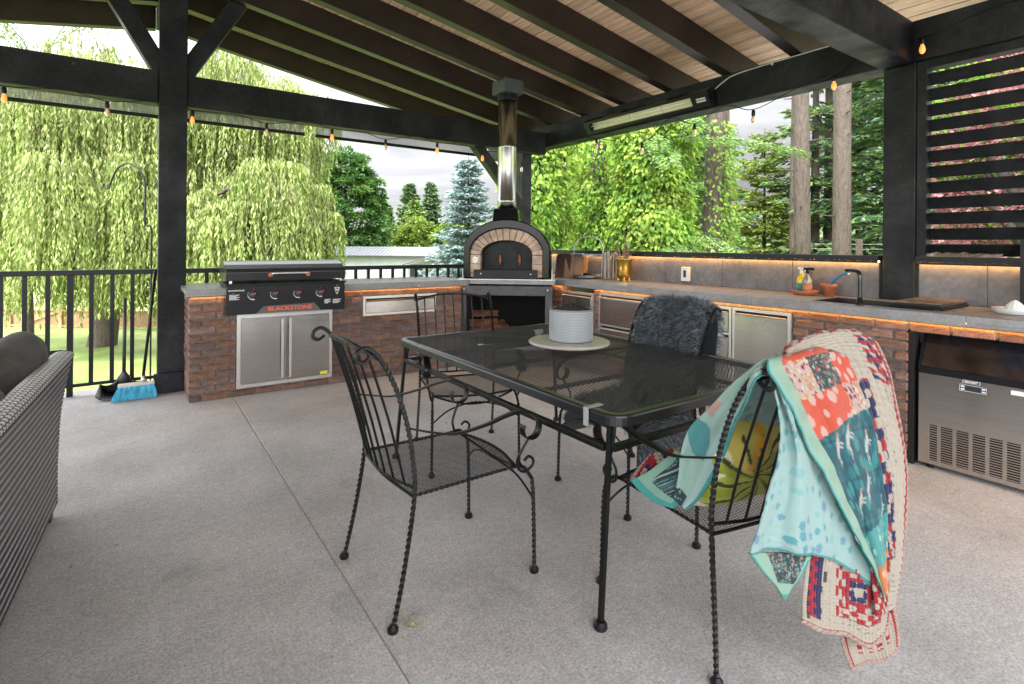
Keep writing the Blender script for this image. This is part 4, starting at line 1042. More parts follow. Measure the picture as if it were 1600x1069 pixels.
    for x in (-.085, .135):
        m = MB(); m.lathe([(.012, 0), (.02, .01), (.024, .05), (.019, .10), (.014, .125), (.009, .135)], (x, .22, Z0+.135), 14); MBW(m).build('door_handle', hm, dr, smooth=True)
        m = MB(); m.box((x-.006, .225, Z0+.14), (x+.006, .247, Z0+.15)).lathe([(.013, .137), (.010, .142)], (x, .22, Z0+.135), 12); MBW(m).build('handle_bracket', BLACKP, dr)
    m = MB(); m.lathe([(.034, 0), (.036, .008), (.033, .012), (.029, .012), (.028, .010), (.004, .0105)], (-.338, .044, Z0+.205), 24, ax=(0, -1, 0)); g2 = MBW(m).build('thermometer', STEELT, o, smooth=False)
    m = MB(); m.lathe([(.027, .0112), (.002, .0118)], (-.338, .044, Z0+.205), 20, ax=(0, -1, 0)).beam((-.338, .0315, Z0+.205), (-.323, .0315, Z0+.222), .0025, .001, up=(0, 1, 0)); MBW(m).build('dial', mat('white dial', (.65, .65, .62), .4), g2)
    # tongs / chain lying in the opening
    m = MB(); m.tube(smooth_path([(.10, .10, Z0+.07), (.14, .08, Z0+.085), (.18, .10, Z0+.075), (.15, .12, Z0+.07), (.20, .09, Z0+.08), (.22, .1, Z0+.07)], 5), .004, 5)
    t = MBW(m).build('chain', STEELT, None, loc=W((.16, .1, Z0+.07)), smooth=True); tag(t, 'small silver chain lying on the bricks at the oven mouth', 'chain')
    # lower steel skirt
    m = MB(); m.box((-.35, -.012, Z0+.0), (.345, .0445, Z0+.098)); MBW(m).build('front_plate', BLACKP, o, bevel=.003)
    m = MB()
    for x in (-.27, .27): m.lathe([(.008, 0), (.006, .004)], (x, -.0125, Z0+.055), 10, ax=(0, -1, 0))
    MBW(m).build('screw', STEELT, o)
    # body: barrel with rounded back
    m = MB(); G = []
    for q in range(12):
        tt = q/11; y = .162+.80*tt; sc = 1.0 if tt < .55 else math.sqrt(max(0, 1-((tt-.55)/.47)**2.4))
        sc = max(sc, .12); lift = .02+.02*math.sin(min(tt*3, 1)*PI/2)
        G.append([(x*sc, y, Z0+z*(sc if sc < 1 else 1)) for x, z in arch(.480+.012*min(1, tt*4), hs+.03, .633+lift*.5, 24, 2.1)])
    m.grid(G); m.add([G[-1][i] for i in range(len(G[-1]))], [tuple(range(len(G[-1])))])
    MBW(m).build('dome', mat('grey black enamel', (.03, .032, .034), .2, coat=.4, bump=.08, bscale=9, var=.2), o, smooth=True)
    m = MB(); 
    for xa, xb in ((-.500, -.494), (.494, .500)):
        m2 = MB(); m2.box((xa, .16, Z0), (xb, .75, Z0+.10)); MBW(m2).build('side_trim', STEELT, o)
    # chimney collar
    m = MB()
    V = [(-.155, .03, Z0+.600), (.135, .03, Z0+.600), (.135, .34, Z0+.600), (-.155, .34, Z0+.600), (-.14, .045, Z0+.765), (.12, .045, Z0+.765), (.12, .31, Z0+.765), (-.14, .31, Z0+.765)]
    m.add(V, [(0, 3, 2, 1), (4, 5, 6, 7), (0, 1, 5, 4), (1, 2, 6, 5), (2, 3, 7, 6), (3, 0, 4, 7)]); MBW(m).build('chimney_collar', BLACKGLOSS, o, bevel=.006)
    c = (-.010, .175)
    f = thing('flue_pipe', 'polished steel flue pipe rising from the pizza oven to the rafters', 'flue', W((c[0], c[1], Z0+.766)))
    zt = 2.975
    m = MB(); m.lathe([(.104, Z0+.766), (.104, 1.775), (.1055, 1.777), (.1055, 1.797), (.104, 1.799), (.104, 2.38), (.1055, 2.382), (.1055, 2.40), (.104, 2.402), (.104, zt-.07)], (c[0], c[1], 0), 40); MBW(m).build('pipe', CHROME, f, smooth=True)
    m = MB(); m.lathe([(.110, zt-.0695), (.114, zt-.06), (.114, zt), (.106, zt)], (c[0], c[1], 0), 32); MBW(m).build('collar', BLACKP, f, smooth=False)
    wc = Vector(W((c[0], c[1], 0)))
    MB().box((wc.x-.125, wc.y-.125, zt+.001), (wc.x+.125, wc.y+.125, zt+.15)).build('ceiling_box', mat('dark green grey paint', (.055, .062, .06), .5), f, bevel=.002)
oven_parts()

# ------------------------------------------------------------------ ice maker
def ice_maker():
    t = thing('ice_maker', 'stainless ice maker with tinted sloping door and slotted vents under the counter', 'ice maker', (4.1, .93, 0))
    X = 3.845; Y1 = 1.236; Y0 = .60
    MB().box((X+.003, Y0, .03), (4.42, Y1, .56)).build('cabinet', STEEL, t)
    front = MB()
    # front sheet with slots: build as strips around slots
    ny = 8; nz = 15; zb, zt = .055, .262; my = .028
    cw = (Y1-Y0-2*my)/ny
    m = MB(); m.box((X-.003, Y0, zt+.002), (X+.002, Y1, .560)); m.box((X-.003, Y0, .03), (X+.002, Y1, zb))
    pitch = (zt-zb)/nz
    for i in range(ny+1):
        yc = Y0+my+cw*i; w = my if i in (0, ny) else .009
        a = Y0 if i == 0 else yc-w; b = Y1 if i == ny else yc+w
        m.box((X-.003, a, zb+.0001), (X+.002, b, zt+.0019))
    front = m.build('front_panel', STEEL, t)
    sl = MB().box((-.003, -(cw-.0182)/2, -pitch*.19), (.0015, (cw-.0182)/2, pitch*.19)).mesh('vent_slat', STEEL)
    for i in range(ny):
        for k in range(nz):
            inst('vent_slat', sl, t, (X, Y0+my+cw*(i+.5), zb+pitch*(k+.5)))
    MB().box((X+.0022, Y0+.01, zb), (X+.0029, Y1-.01, zt)).build('vent_backing', OVENWALL, t)
    # black band + tinted door sloping back
    MB().prism([(X-.008, Y0, .561), (X-.012, Y0, .60), (X+.02, Y0, .60), (X+.02, Y0, .561)], (0, Y1-Y0, 0)).build('door_lip', BLACKP, t, recalc=True)
    dm = mat('smoked brown door', (.030, .018, .012), .20, var=.7, vscale=4, bump=.05, bscale=5, rvar=.1, coat=.5, col2=(.006, .007, .012))
    MB().prism([(X-.010, Y0, .6005), (X+.045, Y0, .735), (X+.09, Y0, .79), (X+.20, Y0, .79), (X+.20, Y0, .6005)], (0, Y1-Y0-.012, 0)).build('door', dm, t, bevel=.006, recalc=True)
    MB().prism([(X-.012, Y1-.0118, .6), (X+.043, Y1-.0118, .737), (X+.088, Y1-.0118, .792), (X+.2, Y1-.0118, .792), (X+.2, Y1-.0118, .6)], (0, .0118, 0)).build('door_edge', BLACKP, t, recalc=True)
    # display
    R = (PI/2, 0, -PI/2)
    p = MB().box((X-.006, .918, .494), (X-.0035, 1.045, .536)).build('display_panel', mat('navy panel', (.012, .016, .04), .4), t, bevel=.002)
    MB().box((X-.0075, .955, .505), (X-.0062, 1.008, .527)).build('screen', mat('dark lcd', (.03, .045, .045), .2), p)
    for y in (1.018, .926):
        for z in (.503, .518): MB().box((X-.0075, y, z), (X-.0062, y+.017, z+.008)).build('button', WHITEP, p)
    m = MB()
    for a in ((.921, .4965, 1.042, .4985), (.921, .5315, 1.042, .5335)): m.box((X-.0068, a[0], a[1]), (X-.0062, a[2], a[3]))
    for yy in (.921, 1.040): m.box((X-.0068, yy, .4987), (X-.0062, yy+.002, .5313))
    m.build('panel_outline', WHITEP, p)
    MB().box((X-.0052, .950, .541), (X-.0035, 1.027, .560-.001)).build('badge', WHITEP, t)
    MB().box((X-.0062, .953, .5425), (X-.0054, 1.024, .5575)).build('badge_field', mat('navy panel'), t)
    text_obj('ESHGRIT', .0145, WHITEP, t, (X-.0066, .9885, .550), R, sx=1.05, bold=.0004)
    MB().box((X-.0055, .70, .522), (X-.0035, .822, .545)).build('sticker', WHITEP, t)
    MB().box((X-.0052, .8222, .5225), (X-.0036, .830, .5445)).build('sticker_edge', GREYP, t)
    for y in (Y0+.05, Y1-.05): MB().lathe([(.02, 0), (.018, .03)], (X+.04, y, 0), 12).build('foot', BLACKP, t)
ice_maker()

# ------------------------------------------------------------------ infrared heater on the eave beam
def heater():
    t = thing('patio_heater', 'long black electric strip heater with reflector mounted on the eave beam', 'heater', (4.38, 3.9, 2.68))
    a = Matrix.Rotation(math.radians(0), 3, 'Z')
    Y0, Y1 = 3.03, 4.70
    # section in x-z, tilted towards the floor
    cx, cz = 4.36, 2.70; th = math.radians(32)
    def S(u, v): return (cx+u*math.cos(th)-v*math.sin(th), cz+u*math.sin(th)+v*math.cos(th))   # u: depth, v: up
    def pr(uv, y0, y1, name, m_, par=t, mt=None):
        m = MB(); m.prism([(S(u, v)[0], y0, S(u, v)[1]) for u, v in uv], (0, y1-y0, 0)); return m.build(name, m_, par, recalc=True)
    pr([(-.045, -.075), (.05, -.075), (.05, .075), (-.045, .075)], Y1-.075, Y1, 'housing', BLACKP)
    pr([(-.045, -.075), (.05, -.075), (.05, .075), (-.045, .075)], Y0, Y0+.19, 'housing', BLACKP)
    pr([(-.045, .045), (.05, .045), (.05, .075), (-.045, .075)], Y0+.1902, Y1-.0752, 'housing', BLACKP)
    pr([(-.045, -.075), (.05, -.075), (.05, -.045), (-.045, -.045)], Y0+.1902, Y1-.0752, 'housing', BLACKP)
    refl = mat('warm reflector', (.85, .83, .68), .35, .25)
    pr([(-.012, -.0448), (.0, -.0448), (.03, -.02), (.03, .02), (.0, .0448), (-.012, .0448), (-.012, .043), (-.002, .043), (.026, .018), (.026, -.018), (-.002, -.043), (-.012, -.043)], Y0+.1905, Y1-.0755, 'reflector', refl)
    el = mat('quartz tube', (.85, .82, .68), .2)
    x, z = S(-.012, .004); MB().tube([(x, Y0+.2, z), (x, Y1-.08, z)], .0085, 10).build('heating_tube', el, t, smooth=True)
    m = MB(); x, z = S(-.040, 0)
    for k in range(3):
        y = Y0+.55+k*.42; A, B = S(-.04, -.05), S(-.04, .05); m.tube([(A[0], y, A[1]), (B[0], y, B[1])], .002, 4)
    m.build('guard_wire', STEELT, t)
    P = [S(-.0465, -.02), S(-.0465, .02)]
    m = MB(); m.add([(P[0][0], Y0+.135, P[0][1]), (P[0][0], Y0+.035, P[0][1]), (P[1][0], Y0+.035, P[1][1]), (P[1][0], Y0+.135, P[1][1])], [(0, 1, 2, 3)]); lb = m.build('label_plate', mat('silver label', (.6, .6, .58), .4), t)
    c = S(-.0475, 0)
    o = text_obj('INFRATECH', .018, mat('black print', (.02, .02, .02), .6), t, (c[0], Y0+.085, c[1]), (0, 0, 0), bold=.0004)
    o.rotation_euler = (Matrix.Rotation(-PI/2, 4, 'Z') @ Matrix.Rotation(PI/2-th*-1, 4, 'X')).to_euler()
    m = MB()
    for y in (Y0+.3, Y1-.3): m.box((4.395, y, 2.66), (4.451, y+.03, 2.78))
    m.build('bracket', BLACKP, t)
    # conduit
    P = smooth_path([(4.40, 3.02, 2.77), (4.41, 2.94, 2.82), (4.444, 2.86, 2.865), (4.446, 2.6, 2.880), (4.446, 1.7, 2.888)], 6)
    c = MB().tube(P, .0055, 7).build('conduit', mat('pale grey conduit', (.45, .45, .43), .5), None, smooth=True, loc=(4.446, 2.3, 2.88)); tag(c, 'thin pale cable running along the top of the eave beam from the heater', 'cable')
    MB().box((4.438, 2.49, 2.862), (4.451, 2.505, 2.898)).build('clip', mat('pale grey conduit'), c, local=False)
heater()

# ------------------------------------------------------------------ louvre screen right of the side post
def louvre():
    t = thing('louvre_screen', 'black slatted timber screen above the counter, right of the side post', 'screen', (4.55, .4, 1.25))
    MB().box((4.50, 1.415, 1.25), (4.60, 1.468, 2.612)).build('frame_stile', TIMBER, t)
    m = MB(); m.box((-.0505, -1.2, -.009), (.0505, .994, .009)); 
    me = MB().box((-.042, -1.2, -.0085), (.042, .993, .0085)).mesh('slat', TIMBER)
    n = 12
    for i in range(n):
        z = 1.292+i*.1085
        o = inst('slat', me, t, (4.55, .42, z), (0, math.radians(56), 0))
    MB().box((4.50, -.8, 2.555), (4.60, 1.4148, 2.612)).build('head_rail', TIMBER, t)
louvre()
f = MB(); G = []
r = random.Random(8)
for i in range(5):
    G.append([(4.462+.03*i/4*1.2+r.uniform(-.003, .003), 1.40-.40*j/14, 1.247+.022*abs(math.sin(i*PI/4))*(1+.3*r.random())+.006*r.random()) for j in range(15)])
f.grid(G); o = f.build('foil_tray', mat('crumpled foil', (.75, .75, .76), .25, 1.0, bump=.5, bscale=40), None, loc=(4.48, 1.2, 1.25)); tag(o, 'crumpled silver foil tray on the coping below the slatted screen', 'foil tray')
MB_pillar = MB().box((4.40, .60, .926), (4.499, .905, 1.36)).build('end_post', BLACKP, pav)

# ------------------------------------------------------------------ rolled mesh shades under the tie beam
def mesh_shade(x0, x1, label, dense):
    t = thing('roller_shade', label, 'roller shade', ((x0+x1)/2, 5.93, 2.5))
    y = 5.93; zt, zb = 2.66, 2.475
    mm = mat('shade mesh yarn', (.34, .33, .33), .6, transl=.0)
    m = MB(); p = .0085
    nx = int((x1-x0)/p); nz = int((zt-zb)/.0085)
    for i in range(nx): m.add([(x0+i*p, y, zb), (x0+i*p+p*.52, y, zb), (x0+i*p+p*.52, y, zt), (x0+i*p, y, zt)], [(0, 1, 2, 3)])
    for k in range(nz): z = zb+k*.0085; m.add([(x0, y+.0015, z), (x1, y+.0015, z), (x1, y+.0015, z+.0040), (x0, y+.0015, z+.0040)], [(0, 1, 2, 3)])
    m.build('mesh_fabric', mm, t)
    MB().box((x0-.005, y-.012, zb-.032), (x1+.005, y+.015, zb)).build('bottom_bar', BLACKP, t, bevel=.003)
    MB().box((x0, y-.03, zt), (x1, y+.045, zt+.07)).build('cassette', BLACKP, t)
mesh_shade(-4.0, 1.44, 'rolled up mesh shade hanging behind the tie beam, left of the narrow gap', 1)
mesh_shade(1.56, 3.60, 'rolled up mesh shade hanging behind the tie beam near the pizza oven', 1)

# ------------------------------------------------------------------ string lights
def string_lights():
    t = thing('string_lights', 'black festoon cord with amber filament bulbs looped along the beams', 'string lights', (0, 5.5, 2.5))
    amber = mat('lit amber bulb', (1, .5, .2), .1, emit=(1.0, .22, .025), estr=.32)
    clear = mat('clear warm bulb', (.85, .62, .48), .08, trans=.75, emit=(1.0, .55, .25), estr=.03)
    fil = mat('hot filament', (1, .7, .3), emit=(1, .5, .12), estr=10)
    sock = MB().lathe([(.004, .0), (.012, -.004), (.0155, -.018), (.0155, -.05), (.013, -.055)], (0, 0, 0), 12).mesh('socket', BLACKP, True)
    bm_ = MB().lathe([(.009, 0), (.010, -.008), (.0160, -.024), (.0190, -.040), (.017, -.055), (.009, -.067), (.001, -.070)], (0, 0, 0), 14)
    bl = {'a': bm_.mesh('bulb', amber, True), 'c': bm_.mesh('bulb', clear, True)}
    fm = MB().tube(smooth_path([(0, 0, -.012), (.007, 0, -.03), (-.006, .004, -.05), (.006, 0, -.052), (0, 0, -.066)], 4), .0012, 4).mesh('filament', fil)
    L1 = [(-1.45, 2.43, 'c'), (-.838, 2.475, 'a'), (-.213, 2.462, 'c'), (.391, 2.474, 'a'), (1.003, 2.445, 'c'), (1.621, 2.474, 'a'), (2.193, 2.436, 'c'), (2.813, 2.470, 'a'), (3.424, 2.44, 'a')]
    path = []
    for i, (x, z, k) in enumerate(L1):
        y = 5.545 if not .1 < x < .42 else 5.53
        b = inst('socket', sock, t, (x, y, z)); bb = inst('bulb', bl[k], b, (x, y, z-.052)); 
        if k == 'a': inst('filament', fm, bb, (x, y, z-.052))
        path += [(x-.25, 5.553, z+.045 if i % 2 else z+.05), (x, y, z+.002)] if i else [(x, y, z+.002)]
    path += [(4.0, 5.56, 2.50), (4.3, 5.7, 2.56)]
    c = MB().tube(smooth_path(path, 6), .0038, 6)
    L2 = [(4.27, 5.90, 2.42, 'c'), (4.40, 5.163, 2.41, 'c'), (4.4, 4.59, 2.56, 'c'), (4.4, 3.898, 2.405, 'c'), (4.4, 3.242, 2.487, 'c'), (4.4, 2.638, 2.50, 'c'), (4.40, 1.978, 2.640, 'a'), (4.40, 1.41, 2.755, 'a'), (4.38, .55, 2.78, 'c')]
    path = [(4.3, 5.7, 2.56)]
    prev = None
    for i, (x, y, z, k) in enumerate(L2):
        b = inst('socket', sock, t, (x, y, z)); bb = inst('bulb', bl[k], b, (x, y, z-.052))
        if k == 'a': inst('filament', fm, bb, (x, y, z-.052))
        if prev is not None and i not in (1, 3): path.append((4.44, (prev+y)/2, 2.605 if y > 1.7 else 2.84))
        path.append((x, y, z+.002)); prev = y
    c.tube(smooth_path(path, 6), .0038, 6); c.build('cord', BLACKP, t, smooth=True)
string_lights()

# ------------------------------------------------------------------ broom, dustpan, hook, post handle
t = thing('broom', 'broom with bright blue bristles leaning against the king post', 'broom', (.03, 5.47, 0))
MB().tube([(.045, 5.44, .17), (.128, 5.52, 1.06)], .0115, 10).build('handle', BLACKP, t, smooth=True)
MB().tube([(.043, 5.435, .13), (.048, 5.445, .19)], [.022, .014], 10).build('ferrule', STEELT, t, smooth=True)
MB().box((-.125, 5.41, .112), (.125, 5.46, .136)).build('head', mat('pale broom head', (.55, .50, .46), .6), t, bevel=.004)
r = random.Random(4); V = []; F = []
for i in range(1500):
    x = r.uniform(-.12, .12); y = 5.435+r.uniform(-.022, .022); s = 1.28; k = len(V)
    x2 = x*s+r.uniform(-.008, .008)-.012; y2 = 5.435+(y-5.435)*1.8+r.uniform(-.01, .01)-.012; w = .0016
    z2 = .004+r.uniform(0, .012)
    V += [(x-w, y, .113), (x+w, y, .113), (x2+w, y2, z2), (x2-w, y2, z2)]; F.append((k, k+1, k+2, k+3))
bris = np_mesh('bristles', V, F, mat('blue bristle', (.03, .36, .55), .5, var=.5, vscale=60, vstretch=(1, 1, .1)))
kind(add_me('bristles', bris, t, local=False), 'stuff')
t = thing('dustpan', 'black upright dustpan standing beside the blue broom', 'dustpan', (-.11, 5.58, 0))
MB().tube([(-.088, 5.60, .19), (-.083, 5.62, .83)], [.014, .012], 10).build('handle', mat('dark plastic', (.03, .03, .032), .4), t, smooth=True)
m = MB(); G = []
for i in range(10):
    v = i/9; row = []
    for j in range(15):
        u = j/14*2-1; y = 5.68-.16*v - .0; x = -.09+u*(.165+.02*v); z = .004+.0*v
        wall = abs(u)**6
        row.append((x, 5.70-.24*v, .006+.10*wall*(1-.55*v)))
    G.append(row)
m.grid(G)
G2 = [[(-.09+(j/14*2-1)*.165*(1-.35*q**2)*(1 if q < .99 else .6), 5.70-.012*q*5, .006+.10*abs(j/14*2-1)**6*(1-q)+.135*q*(1-.4*abs(j/14*2-1)**3)) for j in range(15)] for q in (0, .33, .66, 1)]
m.grid(G2); o = m.build('pan', mat('dark plastic'), t, smooth=True); sm = o.modifiers.new('thick', 'SOLIDIFY'); sm.thickness = .003
MB().tube(smooth_path([(-.088, 5.63, .14), (-.088, 5.612, .17), (-.088, 5.60, .21)], 4), [.05, .048, .044, .04, .034, .028, .022, .017, .014], 10).build('neck', mat('dark plastic'), t, smooth=True)
t = MB().tube(smooth_path([(.362, 5.50, .42), (.355, 5.485, .40), (.352, 5.48, .33), (.350, 5.49, .24)], 5), .007, 8).tube(smooth_path([(.362, 5.50, .42), (.366, 5.52, .40), (.366, 5.54, .32), (.366, 5.55, .24)], 5), .007, 8).build('door_hook', BLACKP, None, smooth=True, loc=(.36, 5.5, .2)); tag(t, 'black metal hook on the king post beside the left brick corner', 'hook')
# shepherd's crook in the garden
P = smooth_path([(.19, 10.86, -2.85), (.19, 10.86, .3), (.19, 10.86, 1.1), (.185, 10.86, 1.55), (.10, 10.89, 1.60), (.10, 10.89, 1.9), (.095, 10.9, 2.3), (.02, 10.95, 2.52), (-.12, 11.05, 2.62), (-.27, 11.12, 2.55), (-.36, 11.17, 2.35), (-.40, 11.19, 2.20), (-.47, 11.23, 2.22), (-.47, 11.23, 2.28)], 6)
t = MB().tube(P, .014, 8).build('shepherd_crook', IRON, None, smooth=True, loc=(.19, 10.86, -2.8)); tag(t, 'thin black shepherd crook pole in the garden behind the king post', 'garden hook')
# ------------------------------------------------------------------ things on the right counter
CZ = .9255
wd1 = mat('dark walnut board', (.09, .045, .028), .5, var=.4, vscale=6, vstretch=(1, 1, .15))
wd2 = mat('pale maple board', (.42, .27, .15), .5, var=.25, vscale=8, vstretch=(1, 1, .15))
def board(p, w, h, th, lean, rz, m_, lab, hole=False):
    m = MB(); pts = [(-w/2, 0, 0), (w/2, 0, 0), (w/2, 0, h*.9), (w/2-.02, 0, h), (-w/2+.02, 0, h), (-w/2, 0, h*.9)]
    m.prism(pts, (0, th, 0)); o = m.build('cutting_board', m_, None, loc=(0, 0, 0), bevel=.003, recalc=True)
    o.location = p; o.rotation_euler = (lean, 0, rz); tag(o, lab, 'cutting board', 'cutting boards beside the oven'); return o
board((4.15, 4.90, CZ), .20, .285, .02, math.radians(-9), math.radians(-70), wd1, 'dark walnut cutting board nearest the pizza oven on the right counter')
board((4.20, 4.77, CZ), .22, .29, .02, math.radians(-12), math.radians(-62), mat('tan beech board', (.32, .19, .12), .5, var=.25, vscale=8), 'tan wooden cutting board leaning between the dark board and the tiered tray')
board((4.40, 4.86, CZ), .17, .26, .018, math.radians(-10), math.radians(-60), wd2, 'pale maple cutting board standing behind the tiered tray')
zinc = mat('galvanised metal', (.42, .43, .43), .35, .9, var=.3, vscale=20)
def tier_tray():
    c = (4.30, 4.60); t = thing('tiered_tray', 'two tier galvanised tray with hoop handle on the counter beside the oven', 'tray', (c[0], c[1], CZ))
    def tray(z, r, nm):
        m = MB(); V = []; n = 48
        for (rr, zz) in ((.01, .008), (r-.008, .008), (r, .010), (r+.003, .032), (r+.006, .036)):
            for j in range(n):
                q = rr*(1+(.012 if (j % 2 and rr > r-.01) else 0)); a = 2*PI*j/n; V.append((c[0]+q*math.cos(a), c[1]+q*math.sin(a), z+zz))
        F = [(i*n+j, i*n+(j+1) % n, (i+1)*n+(j+1) % n, (i+1)*n+j) for i in range(4) for j in range(n)]
        m.add(V, F); o = m.build(nm, zinc, t); s = o.modifiers.new('thick', 'SOLIDIFY'); s.thickness = .002
    tray(CZ+.004, .165, 'lower_tray'); tray(CZ+.245, .165, 'upper_tray')
    d = Vector((.82, -.57, 0))
    P = [Vector((c[0], c[1], CZ+.01))-d*.172, Vector((c[0], c[1], CZ+.30))-d*.172]
    for i in range(9): a = PI-PI*i/8; P.append(Vector((c[0], c[1], CZ+.34))+d*.172*math.cos(a)+Vector((0, 0, .15*math.sin(a))))
    P += [Vector((c[0], c[1], CZ+.30))+d*.172, Vector((c[0], c[1], CZ+.01))+d*.172]
    MB().tube(P, .0045, 6).build('hoop_handle', zinc, t, smooth=True)
    o = MB().lathe([(.045, 0), (.052, .006), (.052, .035), (.042, .046), (.012, .05)], (c[0]-.02, c[1], CZ+.014), 20).build('lidded_tin', BLACKP, None, smooth=True, loc=(c[0]-.02, c[1], CZ+.014)); tag(o, 'small round black tin on the lower tier of the tray', 'tin')
tier_tray()
def towel(c, lab, col, seed, w, wid):
    r = random.Random(seed); G = []
    for i in range(16):
        v = i/15; row = []
        for j in range(26):
            u = j/25; ph = u*5.5*PI
            off = (.016+.016*v)*math.sin(ph+seed)+.005*math.sin(ph*2.3+v*3)
            xx = (u-.5)*wid*(1+.35*v)
            row.append((c[0]+.82*xx-.57*off, c[1]-.57*xx-.82*off, CZ+.012+(.31-.01*seed)*(1-v)+.01*math.sin(u*9+seed)*(1-v)))
        G.append(row)
    o = MB().grid(G).build('linen_towel', mat('linen '+col, (.42, .39, .36) if col == 'grey' else (.50, .42, .35), .9, var=.12, vscale=90, bump=.2, bscale=300), None, smooth=True, loc=(c[0], c[1], CZ)); s = o.modifiers.new('thick', 'SOLIDIFY'); s.thickness = .003
    tag(o, lab, 'towel')
towel((4.31, 4.33), 'grey linen towel hanging in folds beside the tiered tray', 'grey', 1, 0, .09)
towel((4.40, 4.285), 'beige linen towel hanging between the grey towel and the brass planter', 'beige', 2, 0, .075)
def brass():
    c = (4.345, 4.09); brm = mat('polished brass', (.80, .50, .10), .16, 1.0, var=.15, vscale=5)
    t = thing('brass_planter', 'shiny brass planter on little feet holding dried brown stems', 'planter', (c[0], c[1], CZ))
    MB().lathe([(.045, .028), (.07, .034), (.078, .06), (.082, .14), (.085, .21), (.097, .232), (.099, .238), (.092, .240), (.080, .21), (.01, .20)], (c[0], c[1], CZ), 32).build('pot', brm, t, smooth=True)
    for k in range(4):
        a = PI/4+k*PI/2; x, y = c[0]+.058*math.cos(a), c[1]+.058*math.sin(a)
        MB().lathe([(.016, 0), (.018, .008), (.009, .018), (.014, .034)], (x, y, CZ), 12).build('foot', brm, t, smooth=True)
    r = random.Random(12); st = mat('dried stem', (.30, .19, .11), .8, var=.3, vscale=30)
    m = MB()
    for k in range(26):
        a = r.uniform(0, 2*PI); L_ = r.uniform(.18, .42); dr = r.uniform(.3, 1.4)
        P = []
        for i in range(7):
            s = i/6; P.append((c[0]+math.cos(a)*(.03+L_*.75*s*dr*.6), c[1]+math.sin(a)*(.03+L_*.75*s*dr*.6), CZ+.20+L_*(s*1.0-s*s*dr*.85)))
        m.tube(P, [.0045*(1-.7*i/6) for i in range(7)], 4)
    for k in range(3):
        a = -2.4+.3*k; P = [(c[0]+math.cos(a)*.02*i, c[1]+math.sin(a)*.02*i, CZ+.2+.055*i) for i in range(8)]; m.tube(P, .0025, 4)
    m.build('dried_stem', st, t)
brass()
t = thing('soap_dispenser', 'white wall box with dark window on the slate splash tiles', 'wall box', (4.5, 3.39, 1.03))
MB().box((4.462, 3.345, .957), (4.4995, 3.435, 1.098)).build('cover', mat('white plastic', (.68, .68, .66), .4), t, bevel=.006)
MB().box((4.4595, 3.372, .995), (4.4618, 3.405, 1.065)).build('window', mat('dark window', (.03, .035, .04), .2), t, bevel=.001)
MB().box((4.468, 3.36, .948), (4.49, 3.42, .9565)).build('nozzle', BLACKP, t)
terra = mat('terracotta', (.42, .13, .055), .8, var=.2, vscale=20)
sc = (4.36, 2.165)
o = MB().lathe([(.070, 0), (.078, .005), (.098, .028), (.100, .034), (.093, .034), (.075, .012), (.005, .011)], (sc[0], sc[1], CZ), 32).build('saucer', terra, None, smooth=True, loc=(sc[0], sc[1], CZ)); tag(o, 'terracotta saucer holding the spray bottles by the splash wall', 'saucer')
def bottle(x, y, lab, body, label, head, s=1.0):
    t = thing('spray_bottle', lab, 'bottle', (x, y, CZ+.012), group='bottles on the terracotta saucer'); z = CZ+.0125
    MB().lathe([(.030*s, 0), (.034*s, .004), (.034*s, .10), (.030*s, .12), (.014*s, .145), (.013, .158)], (x, y, z), 20).build('bottle_body', body, t, smooth=True)
    MB().lathe([(.0348*s, .012), (.0348*s, .078)], (x, y, z), 20).build('bottle_label', label, t, smooth=True)
    m = MB(); m.lathe([(.015, .158), (.015, .172), (.010, .176), (.010, .186)], (x, y, z), 14)
    d = Vector((-.35, -.94, 0)); b = Vector((x, y, z+.196))
    m.beam(b-d*.03, b+d*.055, .020, .020); m.beam(b+d*.055, b+d*.064, .013, .013)
    m.tube([b+d*.03-Vector((0, 0, .01)), b+d*.04-Vector((0, 0, .03)), b+d*.03-Vector((0, 0, .052))], .0035, 5)
    m.build('trigger_head', head, t)
bottle(4.335, 2.135, 'clear spray bottle with amber label and black trigger head', mat('clear bottle', (.7, .8, .8), .08, trans=.85), mat('amber label', (.42, .16, .06), .5, var=.2, vscale=60), BLACKP)
bottle(4.385, 2.205, 'yellow spray bottle with white head behind the clear bottle', mat('yellow bottle', (.75, .55, .03), .3), mat('teal label', (.02, .25, .25), .5), WHITEP, 1.05)
pc = (4.395, 2.0)
o = MB().lathe([(.036, 0), (.050, .072), (.056, .073), (.058, .096), (.052, .096), (.046, .07), (.005, .06)], (pc[0], pc[1], CZ), 28).build('flower_pot', terra, None, smooth=True, loc=(pc[0], pc[1], CZ)); tag(o, 'small terracotta pot beside the sink holding a blue brush', 'flower pot')
t = thing('scrub_brush', 'blue handled brush standing in the terracotta pot', 'brush', (pc[0], pc[1], CZ+.08))
MB().tube(smooth_path([(pc[0]+.02, pc[1]+.02, CZ+.07), (pc[0]-.01, pc[1]-.035, CZ+.115), (pc[0]-.05, pc[1]-.10, CZ+.165), (pc[0]-.07, pc[1]-.145, CZ+.185)], 4), [(.006, .009), (.008, .013), (.009, .015), (.010, .016), (.010, .016), (.010, .016), (.009, .014), (.008, .012), (.007, .011), (.006, .010), (.006, .010), (.007, .010), (.006, .010)], 8).build('brush_handle', mat('blue plastic', (.02, .22, .42), .4), t, smooth=True)
MB().tube([(pc[0]-.07, pc[1]-.145, CZ+.185), (pc[0]-.078, pc[1]-.165, CZ+.188)], .012, 8).build('brush_tip', mat('teal plastic', (.03, .25, .25), .5), t)
